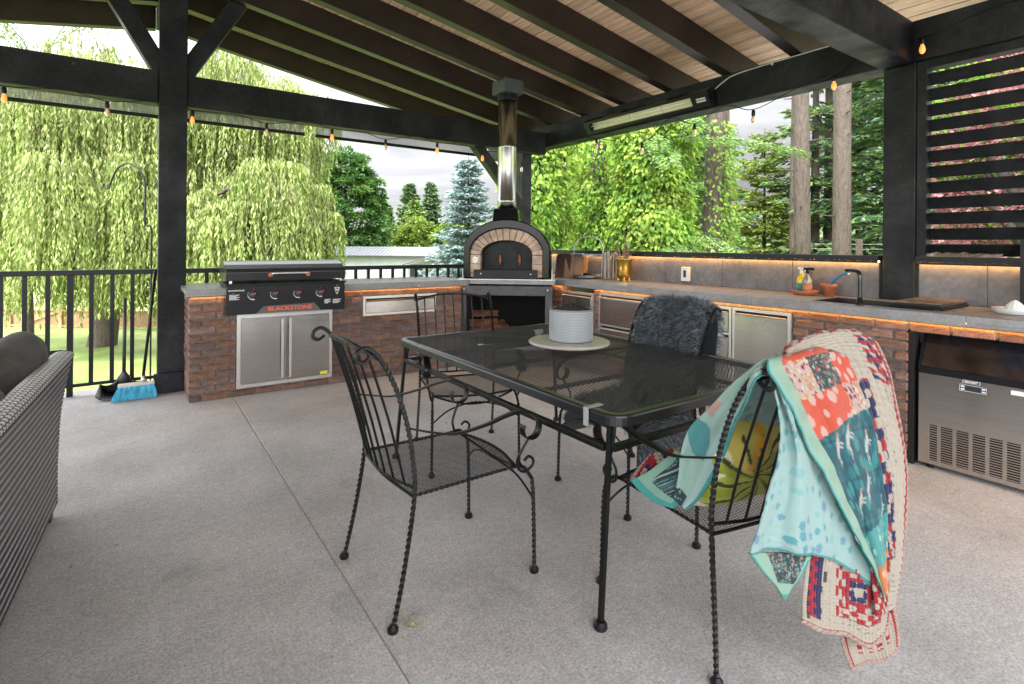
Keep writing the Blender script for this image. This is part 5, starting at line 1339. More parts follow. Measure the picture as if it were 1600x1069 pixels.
# sink and tap
t = thing('sink', 'black sink bowl set into the counter', 'sink', (4.15, 1.6, .92))
sm_ = mat('black granite sink', (.012, .012, .013), .45)
m = MB(); x0, x1, y0, y1 = 3.9355, 4.3595, 1.2005, 1.9245; zt, zb = .9235, .72; w = .012
m.box((x0, y0, zb), (x0+w, y1, zt)).box((x1-w, y0, zb), (x1, y1, zt)).box((x0+w+.0001, y0, zb), (x1-w-.0001, y0+w, zt)).box((x0+w+.0001, y1-w, zb), (x1-w-.0001, y1, zt)).box((x0+w+.0001, y0+w+.0001, zb), (x1-w-.0001, y1-w-.0001, zb+.01))
m.build('bowl', sm_, t, bevel=.002)
MB().lathe([(.03, 0), (.034, .002), (.02, .003)], (4.15, 1.7, zb+.0105), 20).build('drain', STEELT, t)
fx, fy = 3.905, 1.585
t = thing('tap', 'black arched tap standing at the front of the sink', 'tap', (fx, fy, CZ))
tm = mat('gunmetal', (.05, .05, .052), .22, .8)
MB().lathe([(.024, 0), (.024, .006), (.017, .01), (.016, .05)], (fx, fy, CZ), 24).build('tap_base', tm, t, smooth=True)
P = smooth_path([(fx, fy, CZ+.03), (fx, fy, CZ+.12), (fx, fy, CZ+.19), (fx+.008, fy+.012, CZ+.213), (fx+.022, fy+.032, CZ+.222), (fx+.05, fy+.075, CZ+.224), (fx+.075, fy+.115, CZ+.222)], 5)
MB().tube(P, .0125, 14).build('spout', tm, t, smooth=True)
MB().lathe([(.0095, 0), (.0095, -.026)], (fx+.062, fy+.094, CZ+.212), 12).build('aerator', STEELT, t, smooth=True)
# board and tray over the sink
t = thing('drain_tray', 'black drain tray with brown wooden board lying over the end of the sink', 'tray', (4.2, 1.29, CZ))
MB().box((3.965, 1.155, CZ+.0005), (4.435, 1.435, CZ+.016)).build('black_tray', BLACKP, t, bevel=.006)
MB().box((3.975, 1.165, CZ+.0165), (4.43, 1.428, CZ+.030)).build('glass_edge', mat('dark glass', (.03, .035, .035), .1), t, bevel=.004)
MB().box((3.985, 1.172, CZ+.0305), (4.428, 1.42, CZ+.041)).build('wooden_board', mat('worn brown board', (.15, .10, .07), .6, var=.5, vscale=8), t, bevel=.003)
# juicer
jc = (4.16, .875); wm_ = mat('white ceramic', (.72, .72, .70), .25)
t = thing('citrus_juicer', 'white ceramic citrus juicer with ribbed cone near the end of the counter', 'juicer', (jc[0], jc[1], CZ))
MB().lathe([(.075, 0), (.090, .006), (.103, .030), (.104, .034), (.098, .034), (.083, .014), (.01, .013)], (jc[0], jc[1], CZ), 36).build('dish', wm_, t, smooth=True)
m = MB(); n = 36; V = []
for i, (rr, z) in enumerate(((.050, .014), (.047, .03), (.036, .052), (.018, .072), (.003, .082))):
    for j in range(n): a = 2*PI*j/n; q = rr*(1+.10*math.cos(a*12)); V.append((jc[0]+q*math.cos(a), jc[1]+q*math.sin(a), CZ+z))
m.add(V, [(i*n+j, i*n+(j+1) % n, (i+1)*n+(j+1) % n, (i+1)*n+j) for i in range(4) for j in range(n)]).build('reamer', wm_, t, smooth=True)
MB().box((jc[0]-.02, jc[1]-.135, CZ+.022), (jc[0]+.02, jc[1]-.098, CZ+.033)).build('handle', wm_, t, bevel=.003)

# ------------------------------------------------------------------ expanded metal mesh
def exp_mesh(x0, x1, y0, y1, z, L=.024, S=.0067, w=.0026, zf=None, inside=None):
    V = []; F = []
    nk = int((y1-y0)/S)+1; ni = int((x1-x0)/(L/2))+1
    zf = zf or (lambda x, y: z)
    for k in range(nk):
        pts = []
        for i in range(ni+1):
            x = min(x0+i*L/2, x1); y = y0+k*S+(S/2)*(1 if (i+k) % 2 else -1)
            y = min(max(y, y0), y1); pts.append((x, y))
        for i in range(ni):
            (xa, ya), (xb, yb) = pts[i], pts[i+1]
            if xb-xa < 1e-5: continue
            if inside and not inside((xa+xb)/2, (ya+yb)/2): continue
            o = len(V); h = .0011
            for (x, y) in ((xa, ya), (xb, yb)):
                zz = zf(x, y); V += [(x, y-w/2, zz), (x, y+w/2, zz), (x, y+w/2, zz-h), (x, y-w/2, zz-h)]
            F += [(o, o+4, o+5, o+1), (o, o+3, o+7, o+4), (o+3, o+2, o+6, o+7), (o+1, o+5, o+6, o+2)]
    return V, F

# ------------------------------------------------------------------ wrought iron armchair
TW = 2*PI/.032/4*1.0
def twisted(m, P, r, step=.006):
    Q = resample(smooth_path(P, 5), step); m.tube(Q, r, 4, twist=2*PI/.085); return m
def make_chair(loc, rz, label, worn=False, rake=.289):
    im = IRONWORN if worn else IRON
    t = thing('iron_armchair', label, 'chair', loc, rz, group='wrought iron armchairs around the table')
    B = lambda name, m, par=None, sm=False: m.build(name, im, par or t, local=True, smooth=sm)
    for s in (-1, 1):
        m = MB(); twisted(m, [(-rake, s*.258, .012), (-rake*.4-.134, s*.254, .19), (-.215, s*.25, .40), (-.213, s*.25, .51), (-.238, s*.252, .67), (-.283, s*.255, .81), (-.328, s*.257, .90)], .0092)
        m.tube(smooth_path([(-.328, s*.257, .90), (-.358, s*.257, .94), (-.39, s*.257, .962), (-.418, s*.257, .95), (-.422, s*.257, .926), (-.40, s*.257, .915), (-.378, s*.257, .93)], 4), [.0075]*20+[.0065]*5, 6)
        B('back_leg', m)
        m = MB(); m.tube(smooth_path([(.205, s*.238, .432), (.24, s*.246, .432), (.266, s*.25, .413), (.292, s*.254, .375)], 5), .0075, 6); twisted(m, [(.292, s*.254, .375), (.299, s*.256, .29), (.305, s*.258, .012)], .0088)
        B('front_leg', m)
        for x in (-rake-.001, .305):
            m = MB(); m.lathe([(.017, 0), (.019, .004), (.019, .014), (.012, .022), (.009, .026)], (x, s*.258, .0), 14); m.build('foot_cap', BLACKP, t, local=True)
        # arm: flat band with scroll
        P = smooth_path([(-.238, s*.25, .672), (-.162, s*.272, .650), (-.073, s*.285, .631), (.051, s*.288, .640), (.133, s*.286, .656), (.205, s*.284, .662), (.254, s*.284, .649), (.296, s*.284, .615), (.302, s*.284, .585), (.288, s*.284, .558), (.258, s*.284, .549), (.230, s*.284, .563), (.221, s*.284, .590), (.226, s*.284, .607)], 5)
        n = len(P); rr = []
        for i in range(n): q = i/(n-1); wd = .009+.012*min(1, q*3.0); rr.append((wd, .0032))
        m = MB(); m.tube(P, rr, 8, flat=(0, 1, 0)); B('arm', m, sm=True)
        m = MB(); m.tube(smooth_path([(.256, s*.280, .549), (.228, s*.27, .50), (.216, s*.262, .465), (.228, s*.256, .425), (.262, s*.252, .408), (.296, s*.252, .425), (.299, s*.252, .448), (.277, s*.252, .464), (.256, s*.252, .452)], 6), .0058, 6); B('arm_support', m, sm=True)
    # seat frame: twisted side bars, bowed front
    m = MB()
    for s in (-1, 1): twisted(m, [(-.213, s*.246, .432), (.225, s*.238, .432)], .0065)
    m.tube(smooth_path([(-.213, -.246, .430), (-.228, 0, .426), (-.213, .246, .430)], 6), .006, 6)
    twisted(m, [(.225, -.238, .432), (.262, -.1, .43), (.27, 0, .43), (.262, .1, .43), (.225, .238, .432)], .0065)
    m.tube(smooth_path([(.228, -.236, .428), (.268, -.1, .392), (.276, 0, .383), (.268, .1, .392), (.228, .236, .428)], 5), .0055, 6)
    B('seat_frame', m)
    def inside(x, y): return x < .228+.036*(1-(abs(y)/.24)**2) and abs(y) < .243
    V, F = exp_mesh(-.22, .268, -.244, .244, .428, L=.024, S=.0068, w=.0021, zf=lambda x, y: .430-.010*max(0, 1-(x/.25)**2)*max(0, 1-(y/.25)**2), inside=inside)
    # apron mesh at the front
    V2, F2 = [], []
    n = 44
    for k in range(6):
        for i in range(n):
            u0, u1 = i/n, (i+1)/n
            o = len(V2)
            for u, sg in ((u0, i), (u1, i+1)):
                y = -.236+.472*u; bow = 1-(y/.236)**2; zt = .430; zb = .428-.044*bow
                v = (k+.5+.5*(1 if (sg+k) % 2 else -1))/6; z = zt+(zb-zt)*v; x = .228+.040*bow+.006*v*bow
                V2 += [(x, y, z+.0011), (x, y, z-.0011)]
            F2.append((o, o+2, o+3, o+1))
    me = np_mesh('seat_mesh', V, F, im); add_me('seat_mesh', me, t)
    me = np_mesh('apron_mesh', V2, F2, im); add_me('apron_mesh', me, t)
    # back rails and spindles
    m = MB(); top = smooth_path([(-.352, -.257, .925), (-.385, -.13, .952), (-.397, 0, .960), (-.385, .13, .952), (-.352, .257, .925)], 8); m.tube(top, .0068, 6); B('top_rail', m, sm=True)
    m = MB(); bot = smooth_path([(-.213, -.25, .462), (-.238, -.13, .456), (-.247, 0, .454), (-.238, .13, .456), (-.213, .25, .462)], 8); m.tube(bot, .0062, 6); B('lower_rail', m, sm=True)
    for i in range(1, 8):
        f = i/8; a = top[int(round(f*(len(top)-1)))]; b = bot[int(round(f*(len(bot)-1)))]
        mid = (a+b)/2+Vector((.008, 0, 0)); m = MB()
        m.tube(smooth_path([b, mid, a], 6), .0048, 6); B('spindle', m, sm=True)
    # under braces
    m = MB()
    for s in (-1, 1):
        m.tube(smooth_path([(.298, s*.256, .295), (.285, s*.17, .355), (.268, s*.07, .382), (.26, 0, .388)], 5), .0048, 5)
    B('under_brace', m, sm=True)
    return t
chA = make_chair((1.0, 1.955, 0), 0, 'black iron armchair on the left side of the table, empty, nearest the open floor')
chB = dup(chA, (1.69, 2.925, 0), math.atan2(-.957, -.29), 'empty black iron armchair at the far end of the table before the oven stand')
chC = dup(chA, (2.225, 2.03, 0), PI, 'black iron armchair on the right side of the table, under the grey sheepskin')
chD = make_chair((1.70, 1.165, 0), math.atan2(.994, .11), 'flecked iron armchair nearest the camera, under the quilt and crochet blanket', worn=True, rake=.243)

# ------------------------------------------------------------------ table
TX0, TX1, TY0, TY1, TZ = 1.318, 2.545, 1.270, 3.125, .72
def table():
    t = thing('patio_table', 'rectangular black iron patio table with expanded metal mesh top', 'table', ((TX0+TX1)/2, (TY0+TY1)/2, 0))
    # rim: closed loop with rounded corners
    r = .075; P = []
    for cx, cy, a0 in ((TX1-r, TY1-r, 0), (TX0+r, TY1-r, PI/2), (TX0+r, TY0+r, PI), (TX1-r, TY0+r, 1.5*PI)):
        for k in range(7): a = a0+PI/2*k/6; P.append((cx+r*math.cos(a), cy+r*math.sin(a)))
    m = MB(); n = len(P); cxm, cym = (TX0+TX1)/2, (TY0+TY1)/2
    prof = [(0, .004), (-.003, .010), (-.010, .013), (-.034, .013), (-.036, .004), (-.033, -.002), (-.006, -.003), (-.006, -.026), (0, -.026)]
    V = []
    for j in range(n):
        a, b = Vector(P[j-1]), Vector(P[(j+1) % n]); d = (b-a).normalized(); nn = Vector((d.y, -d.x))
        for (o, z) in prof: V.append((P[j][0]+nn.x*o, P[j][1]+nn.y*o, TZ-.01+z))
    k = len(prof); F = [(j*k+i, j*k+(i+1) % k, ((j+1) % n)*k+(i+1) % k, ((j+1) % n)*k+i) for j in range(n) for i in range(k)]
    m.add(V, F).build('rim', mat('satin black iron rim', (.010, .011, .013), .28, spec=.55, var=.2, vscale=12), t, recalc=True, bevel=.001)
    V, F = exp_mesh(TX0+.028, TX1-.028, TY0+.028, TY1-.028, TZ-.004, L=.030, S=.0084, w=.0038)
    me = np_mesh('mesh_top', V, F, TOPIRON); add_me('mesh_top', me, t, local=False)
    m = MB()
    for y in (TY0+.46, (TY0+TY1)/2, TY1-.46): m.box((TX0+.03, y-.012, TZ-.020), (TX1-.03, y+.012, TZ-.0075))
    m.build('cross_bar', IRON, t)
    # legs with ring frame
    ring = MB(); zr = .585; a = .035
    X0, X1, Y0, Y1 = TX0+.012, TX1-.012, TY0+.045, TY1-.045
    ring.box((X0+.0, Y0+.03, zr), (X0+.028, Y1-.03, zr+.022)).box((X1-.028, Y0+.03, zr), (X1, Y1-.03, zr+.022))
    ring.box((X0+.03, Y0+.0, zr), (X1-.03, Y0+.028, zr+.022)).box((X0+.03, Y1-.028, zr), (X1-.03, Y1, zr+.022))
    ring.build('stretcher_frame', IRON, t, bevel=.003)
    for x, sx in ((X0+.014, -1), (X1-.014, 1)):
        for y, sy in ((Y0+.014, -1), (Y1-.014, 1)):
            m = MB(); m.tube([(x+sx*-.006, y, TZ-.014), (x, y, .58), (x+sx*.045, y+sy*.012, .014)], .0118, 4)
            m.tube([(x+sx*-.006+sx*-.028, y, TZ-.014), (x-sx*.020, y, .62), (x-sx*.010, y, .58)], .007, 6)
            l = m.build('leg', IRON, t, bevel=.001)
            MB().lathe([(.022, 0), (.024, .006), (.022, .018), (.015, .026)], (x+sx*.045, y+sy*.012, 0), 16).build('foot_cap', BLACKP, l)
    return t
table()
o = MB().box((TX0-.006, 1.400, TZ+.0035), (TX0+.070, 1.424, TZ+.007)).box((TX0-.0072, 1.400, TZ-.06), (TX0-.0042, 1.424, TZ+.007)).box((TX0-.004, 1.400, TZ-.060), (TX0+.016, 1.424, TZ-.057)).build('tablecloth_clip', mat('silver grey clip', (.34, .34, .325), .4, .3), None, loc=(TX0, 1.45, TZ)); tag(o, 'pale metal clip on the near left edge of the table', 'clip')

# lazy susan and pot
LS = (2.035, 2.335)
marb = mat('pale marble', (.42, .395, .35), .25, var=.15, vscale=4, col2=(.33, .31, .275), fleck=(9, .70, (.34, .31, .27)))
t = thing('turntable', 'round pale marble turntable in the middle of the patio table', 'turntable', (LS[0], LS[1], TZ))
MB().lathe([(.085, .0), (.10, .004), (.10, .016)], (LS[0], LS[1], TZ+.0035), 32).build('base', marb, t, smooth=False)
MB().lathe([(.205, .0165), (.228, .019), (.233, .026), (.230, .033), (.222, .036), (.001, .036)], (LS[0], LS[1], TZ+.0035), 64).build('disc', marb, t, smooth=False)
pc = (2.045, 2.33); PZ = TZ+.0405
t = thing('plant_pot', 'grey white metal pot with embossed dots full of dark soil', 'plant pot', (pc[0], pc[1], PZ))
pm = mat('grey white enamel', (.19, .205, .215), .42, var=.08, vscale=8); R_ = .123; Hp = .180
MB().lathe([(R_-.004, 0), (R_, .004), (R_, Hp-.008), (R_+.002, Hp-.006), (R_+.003, Hp), (R_-.004, Hp+.001), (R_-.006, Hp-.02), (R_-.008, .05)], (pc[0], pc[1], PZ), 72).build('pot_wall', pm, t, smooth=False)
V = []; F = []
nr_, nc_ = 19, 84
for i in range(nr_):
    for j in range(nc_):
        a = 2*PI*(j+.5*(i % 2))/nc_; z = PZ+.012+i*(Hp-.026)/(nr_-1); w = .0034; hh = .0036; o = len(V)
        da = w/R_
        V += [(pc[0]+(R_+.0002)*math.cos(a-da), pc[1]+(R_+.0002)*math.sin(a-da), z), (pc[0]+(R_+.0002)*math.cos(a), pc[1]+(R_+.0002)*math.sin(a), z-hh), (pc[0]+(R_+.0002)*math.cos(a+da), pc[1]+(R_+.0002)*math.sin(a+da), z), (pc[0]+(R_+.0002)*math.cos(a), pc[1]+(R_+.0002)*math.sin(a), z+hh), (pc[0]+(R_+.0028)*math.cos(a), pc[1]+(R_+.0028)*math.sin(a), z)]
        F += [(o, o+1, o+4), (o+1, o+2, o+4), (o+2, o+3, o+4), (o+3, o, o+4)]
kind(add_me('embossed_dots', np_mesh('embossed_dots', V, F, mat('white enamel dot', (.40, .43, .44), .35)), t, local=False), 'stuff')
r = random.Random(2); G = []
for i in range(14):
    rr = (R_-.0075)*i/13; G.append([(pc[0]+rr*math.cos(2*PI*j/30), pc[1]+rr*math.sin(2*PI*j/30), PZ+Hp-.012+(.030+.010*math.sin(5*j/30*2*PI+i))*(1-(i/13)**2)+r.uniform(-.006, .006)) for j in range(31)])
for g in G: g[30] = g[0]
soil = mat('dark soil', (.018, .014, .012), .95, var=.5, vscale=80, bump=.8, bscale=200)
MB().grid(G).build('soil', soil, t)
m = MB()
for k in range(160):
    a = r.uniform(0, 2*PI); rr = R_*.9*math.sqrt(r.random()); c = Vector((pc[0]+rr*math.cos(a), pc[1]+rr*math.sin(a), PZ+Hp+.006-.016*(rr/R_)**2)); s = r.uniform(.003, .009)
    q = [c+Vector((r.uniform(-s, s), r.uniform(-s, s), r.uniform(-s*.5, s))) for _ in range(4)]; m.add(q, [(0, 1, 2), (0, 2, 3), (0, 3, 1), (1, 3, 2)])
kind(m.build('soil_crumb', soil, t), 'stuff')

# ------------------------------------------------------------------ wicker sofa at the left edge
def sofa():
    A = math.radians(-5.6)*-1
    t = thing('wicker_sofa', 'woven black and white wicker sofa seen from behind at the left edge', 'sofa', (-.308, 3.33, 0), -math.radians(3.0))
    LEN = 2.9
    # outer profile (x outward, z), from floor up and over the top to the inside
    prof = smooth_path([(.0, 0, .055), (.0, 0, .25), (.012, 0, .50), (.040, 0, .68), (.052, 0, .745), (.044, 0, .762), (.018, 0, .770), (-.012, 0, .768), (-.028, 0, .750), (-.034, 0, .70)], 14)
    prof = resample(prof, .0085)
    n = len(prof); cw = .0165; nc = int(LEN/cw)
    def yend(z): return .015+.030*max(0, (z-.45)/.3)**1.5
    V = []; F = []; MI = []
    nrm = []
    for i in range(n):
        a, b = prof[max(i-1, 0)], prof[min(i+1, n-1)]; d = (b-a).normalized(); nrm.append(Vector((d.z, 0, -d.x)))
    rows = n//2
    for k in range(rows):
        i = k*2; p = prof[i]; nn = nrm[i]; tan = (prof[min(i+1, n-1)]-prof[max(i-1, 0)]).normalized(); hw = .0072
        o = len(V); y0 = yend(p.z)
        top = p.z > .735
        for j in range(nc*2+1):
            y = y0-(LEN+y0)*j/(nc*2); ph = math.cos((j*.5+k)*PI)
            off = .0020*ph if p.z > .72 else .0004*ph
            c = p+nn*off; V += [tuple(Vector((c.x, y, c.z))-tan*hw), tuple(Vector((c.x, y, c.z))+tan*hw)]
        for j in range(nc*2):
            F.append((o+2*j, o+2*j+1, o+2*j+3, o+2*j+2)); MI.append(2 if top else (0 if k % 2 else 1))
    sw = .0048
    for j in range(nc):
        o = len(V)
        for i in range(n):
            p = prof[i]; nn = nrm[i]; y0 = yend(p.z); y = y0-(LEN+y0)*(j+.0)/nc-.003
            ph = -math.cos((j+i*.5)*PI); c = p+nn*((.0026*ph+.0004) if p.z > .72 else -.0035); V += [(c.x, y-sw, c.z), (c.x, y+sw, c.z)]
        for i in range(n-1): F.append((o+2*i, o+2*i+1, o+2*i+3, o+2*i+2)); MI.append(1 if prof[i].z > .72 else 3)
    gw = [mat('grey wicker', (.40, .40, .42), .5, var=.15, vscale=20), mat('black wicker', (.012, .013, .018), .4), mat('white wicker', (.72, .74, .78), .45), mat('charcoal wicker', (.07, .07, .08), .45)]
    add_me('woven_back', np_mesh('woven_back', V, F, gw, mi=MI), t)
    m = MB(); G = [[(p.x-nn.x*.006, yend(p.z)-.004, p.z-nn.z*.006), (p.x-nn.x*.006, -LEN, p.z-nn.z*.006)] for p, nn in zip(prof, nrm)]; m.grid(G)
    # end face
    pe = [(p.x-nn.x*.004, yend(p.z)-.003, p.z-nn.z*.004) for p, nn in zip(prof, nrm)]; inn = [(-.040, .012, .70), (-.040, .012, .055)]
    m.add(pe+inn, [tuple(range(len(pe)+2))])
    m.build('back_panel', gw[1], t, local=True)
    # end wrap strands
    m = MB()
    for i in range(0, n-6, 1):
        p = prof[i]; 
        if i % 2 == 0: m.beam((p.x+.002, yend(p.z)+.001, p.z), (-.036, yend(p.z)-.001, p.z), .006, .010)
    m.build('end_weave', gw[1], t, local=True)
    for y in (-.05, -LEN+.1): MB().box((-.06, y-.03, 0), (-.01, y+.03, .056)).build('foot', BLACKP, t, local=True)
    MB().box((-.95, -LEN+.05, .06), (-.043, -.0, .32)).build('seat_base', gw[3], t, local=True, bevel=.01)
    for k in range(3):
        q = MB(); q.box((-.93, -.04-.94*(k+1)+.015, .322), (-.25, -.04-.94*k-.015, .45)); q.build('seat_cushion', mat('charcoal canvas', (.035, .033, .03), .9, var=.25, vscale=12, bump=.3, bscale=200), t, local=True, bevel=.03)
    return t
sofa()
def cushion(name, c, size, rz, lean, label, seed, m_, cat='cushion'):
    r = random.Random(seed); G = []; n1, n2 = 46, 60
    for i in range(n1+1):
        th = -PI/2+PI*i/n1; row = []
        for j in range(n2+1):
            ph = 2*PI*j/n2
            def se(v, e): return math.copysign(abs(v)**e, v)
            x = se(math.cos(th), .55)*se(math.cos(ph), .45); y = se(math.cos(th), .55)*se(math.sin(ph), .45); z = se(math.sin(th), .9)
            row.append([x*size[0]/2, z*size[1]/2*(1-.35*(abs(x)**4+abs(y)**4)/2), y*size[2]/2])
        G.append(row)
    from mathutils import noise as nz
    R = Matrix.Rotation(rz, 3, 'Z') @ Matrix.Rotation(lean, 3, 'X')
    out = []
    for row in G:
        rr = []
        for p in row:
            v = Vector(p); w = nz.noise(Vector((v.x*5+seed, v.y*6, v.z*9)))*.020+nz.noise(Vector((v.x*13+seed, v.y*9, v.z*22)))*.009+abs(nz.noise(Vector((v.x*3+seed, v.z*11, v.y*3))))*-.022
            q = v+v.normalized()*w; rr.append(tuple(R @ q+Vector(c)))
        out.append(rr)
    o = MB().grid(out).build(name, m_, None, smooth=True, loc=c); tag(o, label, cat); return o
cc = mat('washed charcoal fabric', (.045, .042, .038), .85, var=.35, vscale=7, bump=.3, bscale=220, sheen=.15)
cushion('sofa_cushion', (-.45, 3.0, .70), (.56, .20, .40), math.radians(80), math.radians(8), 'dark charcoal back cushion on the wicker sofa, farther from the camera', 3, cc)
cushion('sofa_cushion', (-.475, 2.36, .615), (.52, .20, .40), math.radians(84), math.radians(12), 'dark charcoal back cushion on the wicker sofa, nearer the camera', 9, cc)

# ------------------------------------------------------------------ sheepskin on the right chair
def sheepskin():
    c = Vector((2.225, 2.03, 0)); Rz = Matrix.Rotation(PI, 3, 'Z')
    t = thing('sheepskin', 'fluffy slate grey sheepskin draped over the chair on the right of the table', 'sheepskin', tuple(c))
    prof = smooth_path([(-.43, 0, .50), (-.425, 0, .70), (-.43, 0, .88), (-.415, 0, .955), (-.38, 0, .958), (-.345, 0, .93), (-.30, 0, .82), (-.235, 0, .62), (-.20, 0, .48), (-.10, 0, .455), (.05, 0, .45), (.16, 0, .452), (.22, 0, .45), (.25, 0, .44)], 5)
    n = len(prof); nc = 24; G = []
    for i, p in enumerate(prof):
        u = i/(n-1); hw = .238 if p.z > .6 else .245; hw *= (1-.12*(1-min(1, u*8)))*(1-.3*max(0, (u-.85)/.15)); row = []
        bow = .045 if p.z > .47 else 0
        for j in range(nc+1):
            v = -1+2*j/nc; y = v*hw; x = p.x-bow*(1-v*v)*(1 if p.z > .5 else .4); z = p.z+.006*(1-v*v)*(p.z > .9)-.05*max(0, abs(v)-.86)/.14*(p.z > .85)
            if p.z < .47 and abs(v) > .85: z -= .20*(abs(v)-.85)/.15; y = math.copysign(.262, v)
            row.append(tuple(Rz @ Vector((x, y, z))+c))
        G.append(row)
    m = MB().grid(G); fm = mat('sheepskin hide', (.05, .055, .06), .95); o = m.build('hide', fm, t); s = o.modifiers.new('thick', 'SOLIDIFY'); s.thickness = .006
    # fur ribbons
    rs = np.random.RandomState(5); Garr = np.array(G); N = 44000
    a = rs.rand(N)*(n-1.001); b = rs.rand(N)*(nc-.001); i0 = a.astype(int); j0 = b.astype(int); fa = (a-i0)[:, None]; fb = (b-j0)[:, None]
    P = Garr[i0, j0]*(1-fa)*(1-fb)+Garr[i0+1, j0]*fa*(1-fb)+Garr[i0, j0+1]*(1-fa)*fb+Garr[i0+1, j0+1]*fa*fb
    T1 = Garr[i0+1, j0]-Garr[i0, j0]; T2 = Garr[i0, j0+1]-Garr[i0, j0]; Nn = np.cross(T1, T2); Nn /= np.linalg.norm(Nn, axis=1)[:, None]+1e-9
    # orient normals outward (away from the chair core)
    core = np.array([c.x+.10, c.y, .60]); core2 = P-core
    # the back part's outside faces +x in world, inside faces -x
    sgn = np.ones(N)
    if Nn[(i0 > 35)][:, 2].mean() < 0: sgn *= -1
    Nn *= sgn[:, None]
    # clumping
    K = 1500; ck = rs.randint(0, N, K); cp = P[ck]; cdir = rs.normal(0, .55, (K, 3))
    idx = np.empty(N, int)
    for s0 in range(0, N, 3000):
        d = ((P[s0:s0+3000, None, :]-cp[None])**2).sum(2); idx[s0:s0+3000] = d.argmin(1)
    D = Nn*.75+cdir[idx]*.6+rs.normal(0, .18, (N, 3)); D[:, 2] -= .35; D /= np.linalg.norm(D, axis=1)[:, None]
    tip = cp[idx]+Nn*.03; Lh = rs.uniform(.026, .058, N)[:, None]
    M1 = P+(Nn*.8+D*.5)*Lh*.45; E = P+D*Lh+(tip-P)*.30; E[:, 2] -= .008
    side = np.cross(D, rs.normal(0, 1, (N, 3))); side /= np.linalg.norm(side, axis=1)[:, None]+1e-9; w = rs.uniform(.0007, .0015, N)[:, None]
    V = np.stack([P-side*w, P+side*w, M1+side*w*.9, M1-side*w*.9, E+side*w*.25, E-side*w*.25], 1).reshape(-1, 3)
    k = np.arange(N)[:, None]*6; F = np.concatenate([k+np.array([[0, 1, 2, 3]]), k+np.array([[3, 2, 4, 5]])], 0)
    mi = np.tile(rs.choice(3, N, p=[.45, .38, .17]), 2)
    me = np_mesh('fur', V, F, [mat('slate fur', (.10, .125, .145), .7, sheen=.2), mat('dark slate fur', (.03, .038, .046), .7), mat('pale slate fur', (.27, .31, .35), .65)], mi=mi)
    kind(add_me('fur', me, t, local=False), 'stuff')
sheepskin()

# dry leaf scrap by the chair foot
m = MB()
m.grid([[(.745+.045*i/5+.01*math.sin(j), 1.685+.03*j/4-.006*i, .004+.012*abs(math.sin(i+j))) for i in range(6)] for j in range(4)])
for k in range(7):
    a = k*.9; P = smooth_path([(.76, 1.70, .006), (.77+.02*math.cos(a), 1.70+.02*math.sin(a), .018), (.775+.05*math.cos(a), 1.70+.045*math.sin(a), .004)], 3); m.tube(P, .0009, 4)
o = m.build('dry_leaf', mat('dry straw', (.30, .27, .17), .9, var=.4, vscale=60), None, loc=(.76, 1.70, 0)); tag(o, 'dry curled leaf and twigs by the near foot of the left chair', 'dry leaf')
PANEL = [[(1.478,0.802,0.986),(1.552,0.798,0.993),(1.612,0.773,1.003),(1.708,0.771,0.997),(1.754,0.755,0.981)],
  [(1.363,0.776,0.987),(1.458,0.77,0.99),(1.529,0.745,0.999),(1.636,0.742,0.989),(1.699,0.724,0.972)],
  [(1.418,0.757,0.893),(1.515,0.75,0.892),(1.578,0.725,0.9),(1.685,0.721,0.894),(1.745,0.704,0.886)],
  [(1.495,0.739,0.772),(1.578,0.733,0.78),(1.629,0.71,0.799),(1.726,0.707,0.798),(1.781,0.69,0.795)],
  [(1.577,0.719,0.645),(1.651,0.713,0.646),(1.692,0.692,0.66),(1.773,0.691,0.658),(1.808,0.678,0.666)],
  [(1.664,0.701,0.512),(1.72,0.697,0.512),(1.738,0.68,0.527),(1.803,0.682,0.522),(1.827,0.67,0.531)],
  [(1.735,0.684,0.406),(1.772,0.684,0.401),(1.773,0.669,0.417),(1.822,0.674,0.407),(1.831,0.666,0.418)],
  [(1.805,0.664,0.27),(1.823,0.667,0.268),(1.803,0.657,0.288),(1.831,0.665,0.281),(1.823,0.661,0.303)]]
BACKING = [[(1.398,0.776,0.951),(1.425,0.786,0.939),(1.397,0.763,0.939),(1.446,0.783,0.919),(1.446,0.777,0.906)],
  [(1.412,0.764,0.849),(1.456,0.771,0.836),(1.442,0.747,0.84),(1.509,0.763,0.815),(1.519,0.756,0.801)],
  [(1.395,0.759,0.769),(1.452,0.765,0.752),(1.459,0.737,0.754),(1.539,0.752,0.727),(1.575,0.741,0.712)],
  [(1.358,0.763,0.675),(1.439,0.766,0.645),(1.465,0.736,0.644),(1.581,0.745,0.608),(1.65,0.728,0.585)],
  [(1.311,0.765,0.596),(1.409,0.767,0.562),(1.46,0.733,0.554),(1.609,0.736,0.502),(1.724,0.711,0.464)],
  [(1.277,0.765,0.552),(1.397,0.765,0.518),(1.455,0.73,0.509),(1.632,0.729,0.44),(1.8,0.693,0.361)],
  [(1.27,0.766,0.525),(1.402,0.764,0.493),(1.461,0.73,0.484),(1.649,0.726,0.399),(1.856,0.681,0.248)]]
CORNER = [[(1.293,0.777,0.515),(1.404,0.764,0.486),(1.536,0.745,0.445)],
  [(1.341,0.771,0.456),(1.423,0.761,0.426),(1.497,0.75,0.399)],
  [(1.397,0.764,0.401),(1.423,0.761,0.388),(1.465,0.755,0.376)],
  [(1.429,0.76,0.356),(1.434,0.759,0.354),(1.442,0.758,0.355)]]
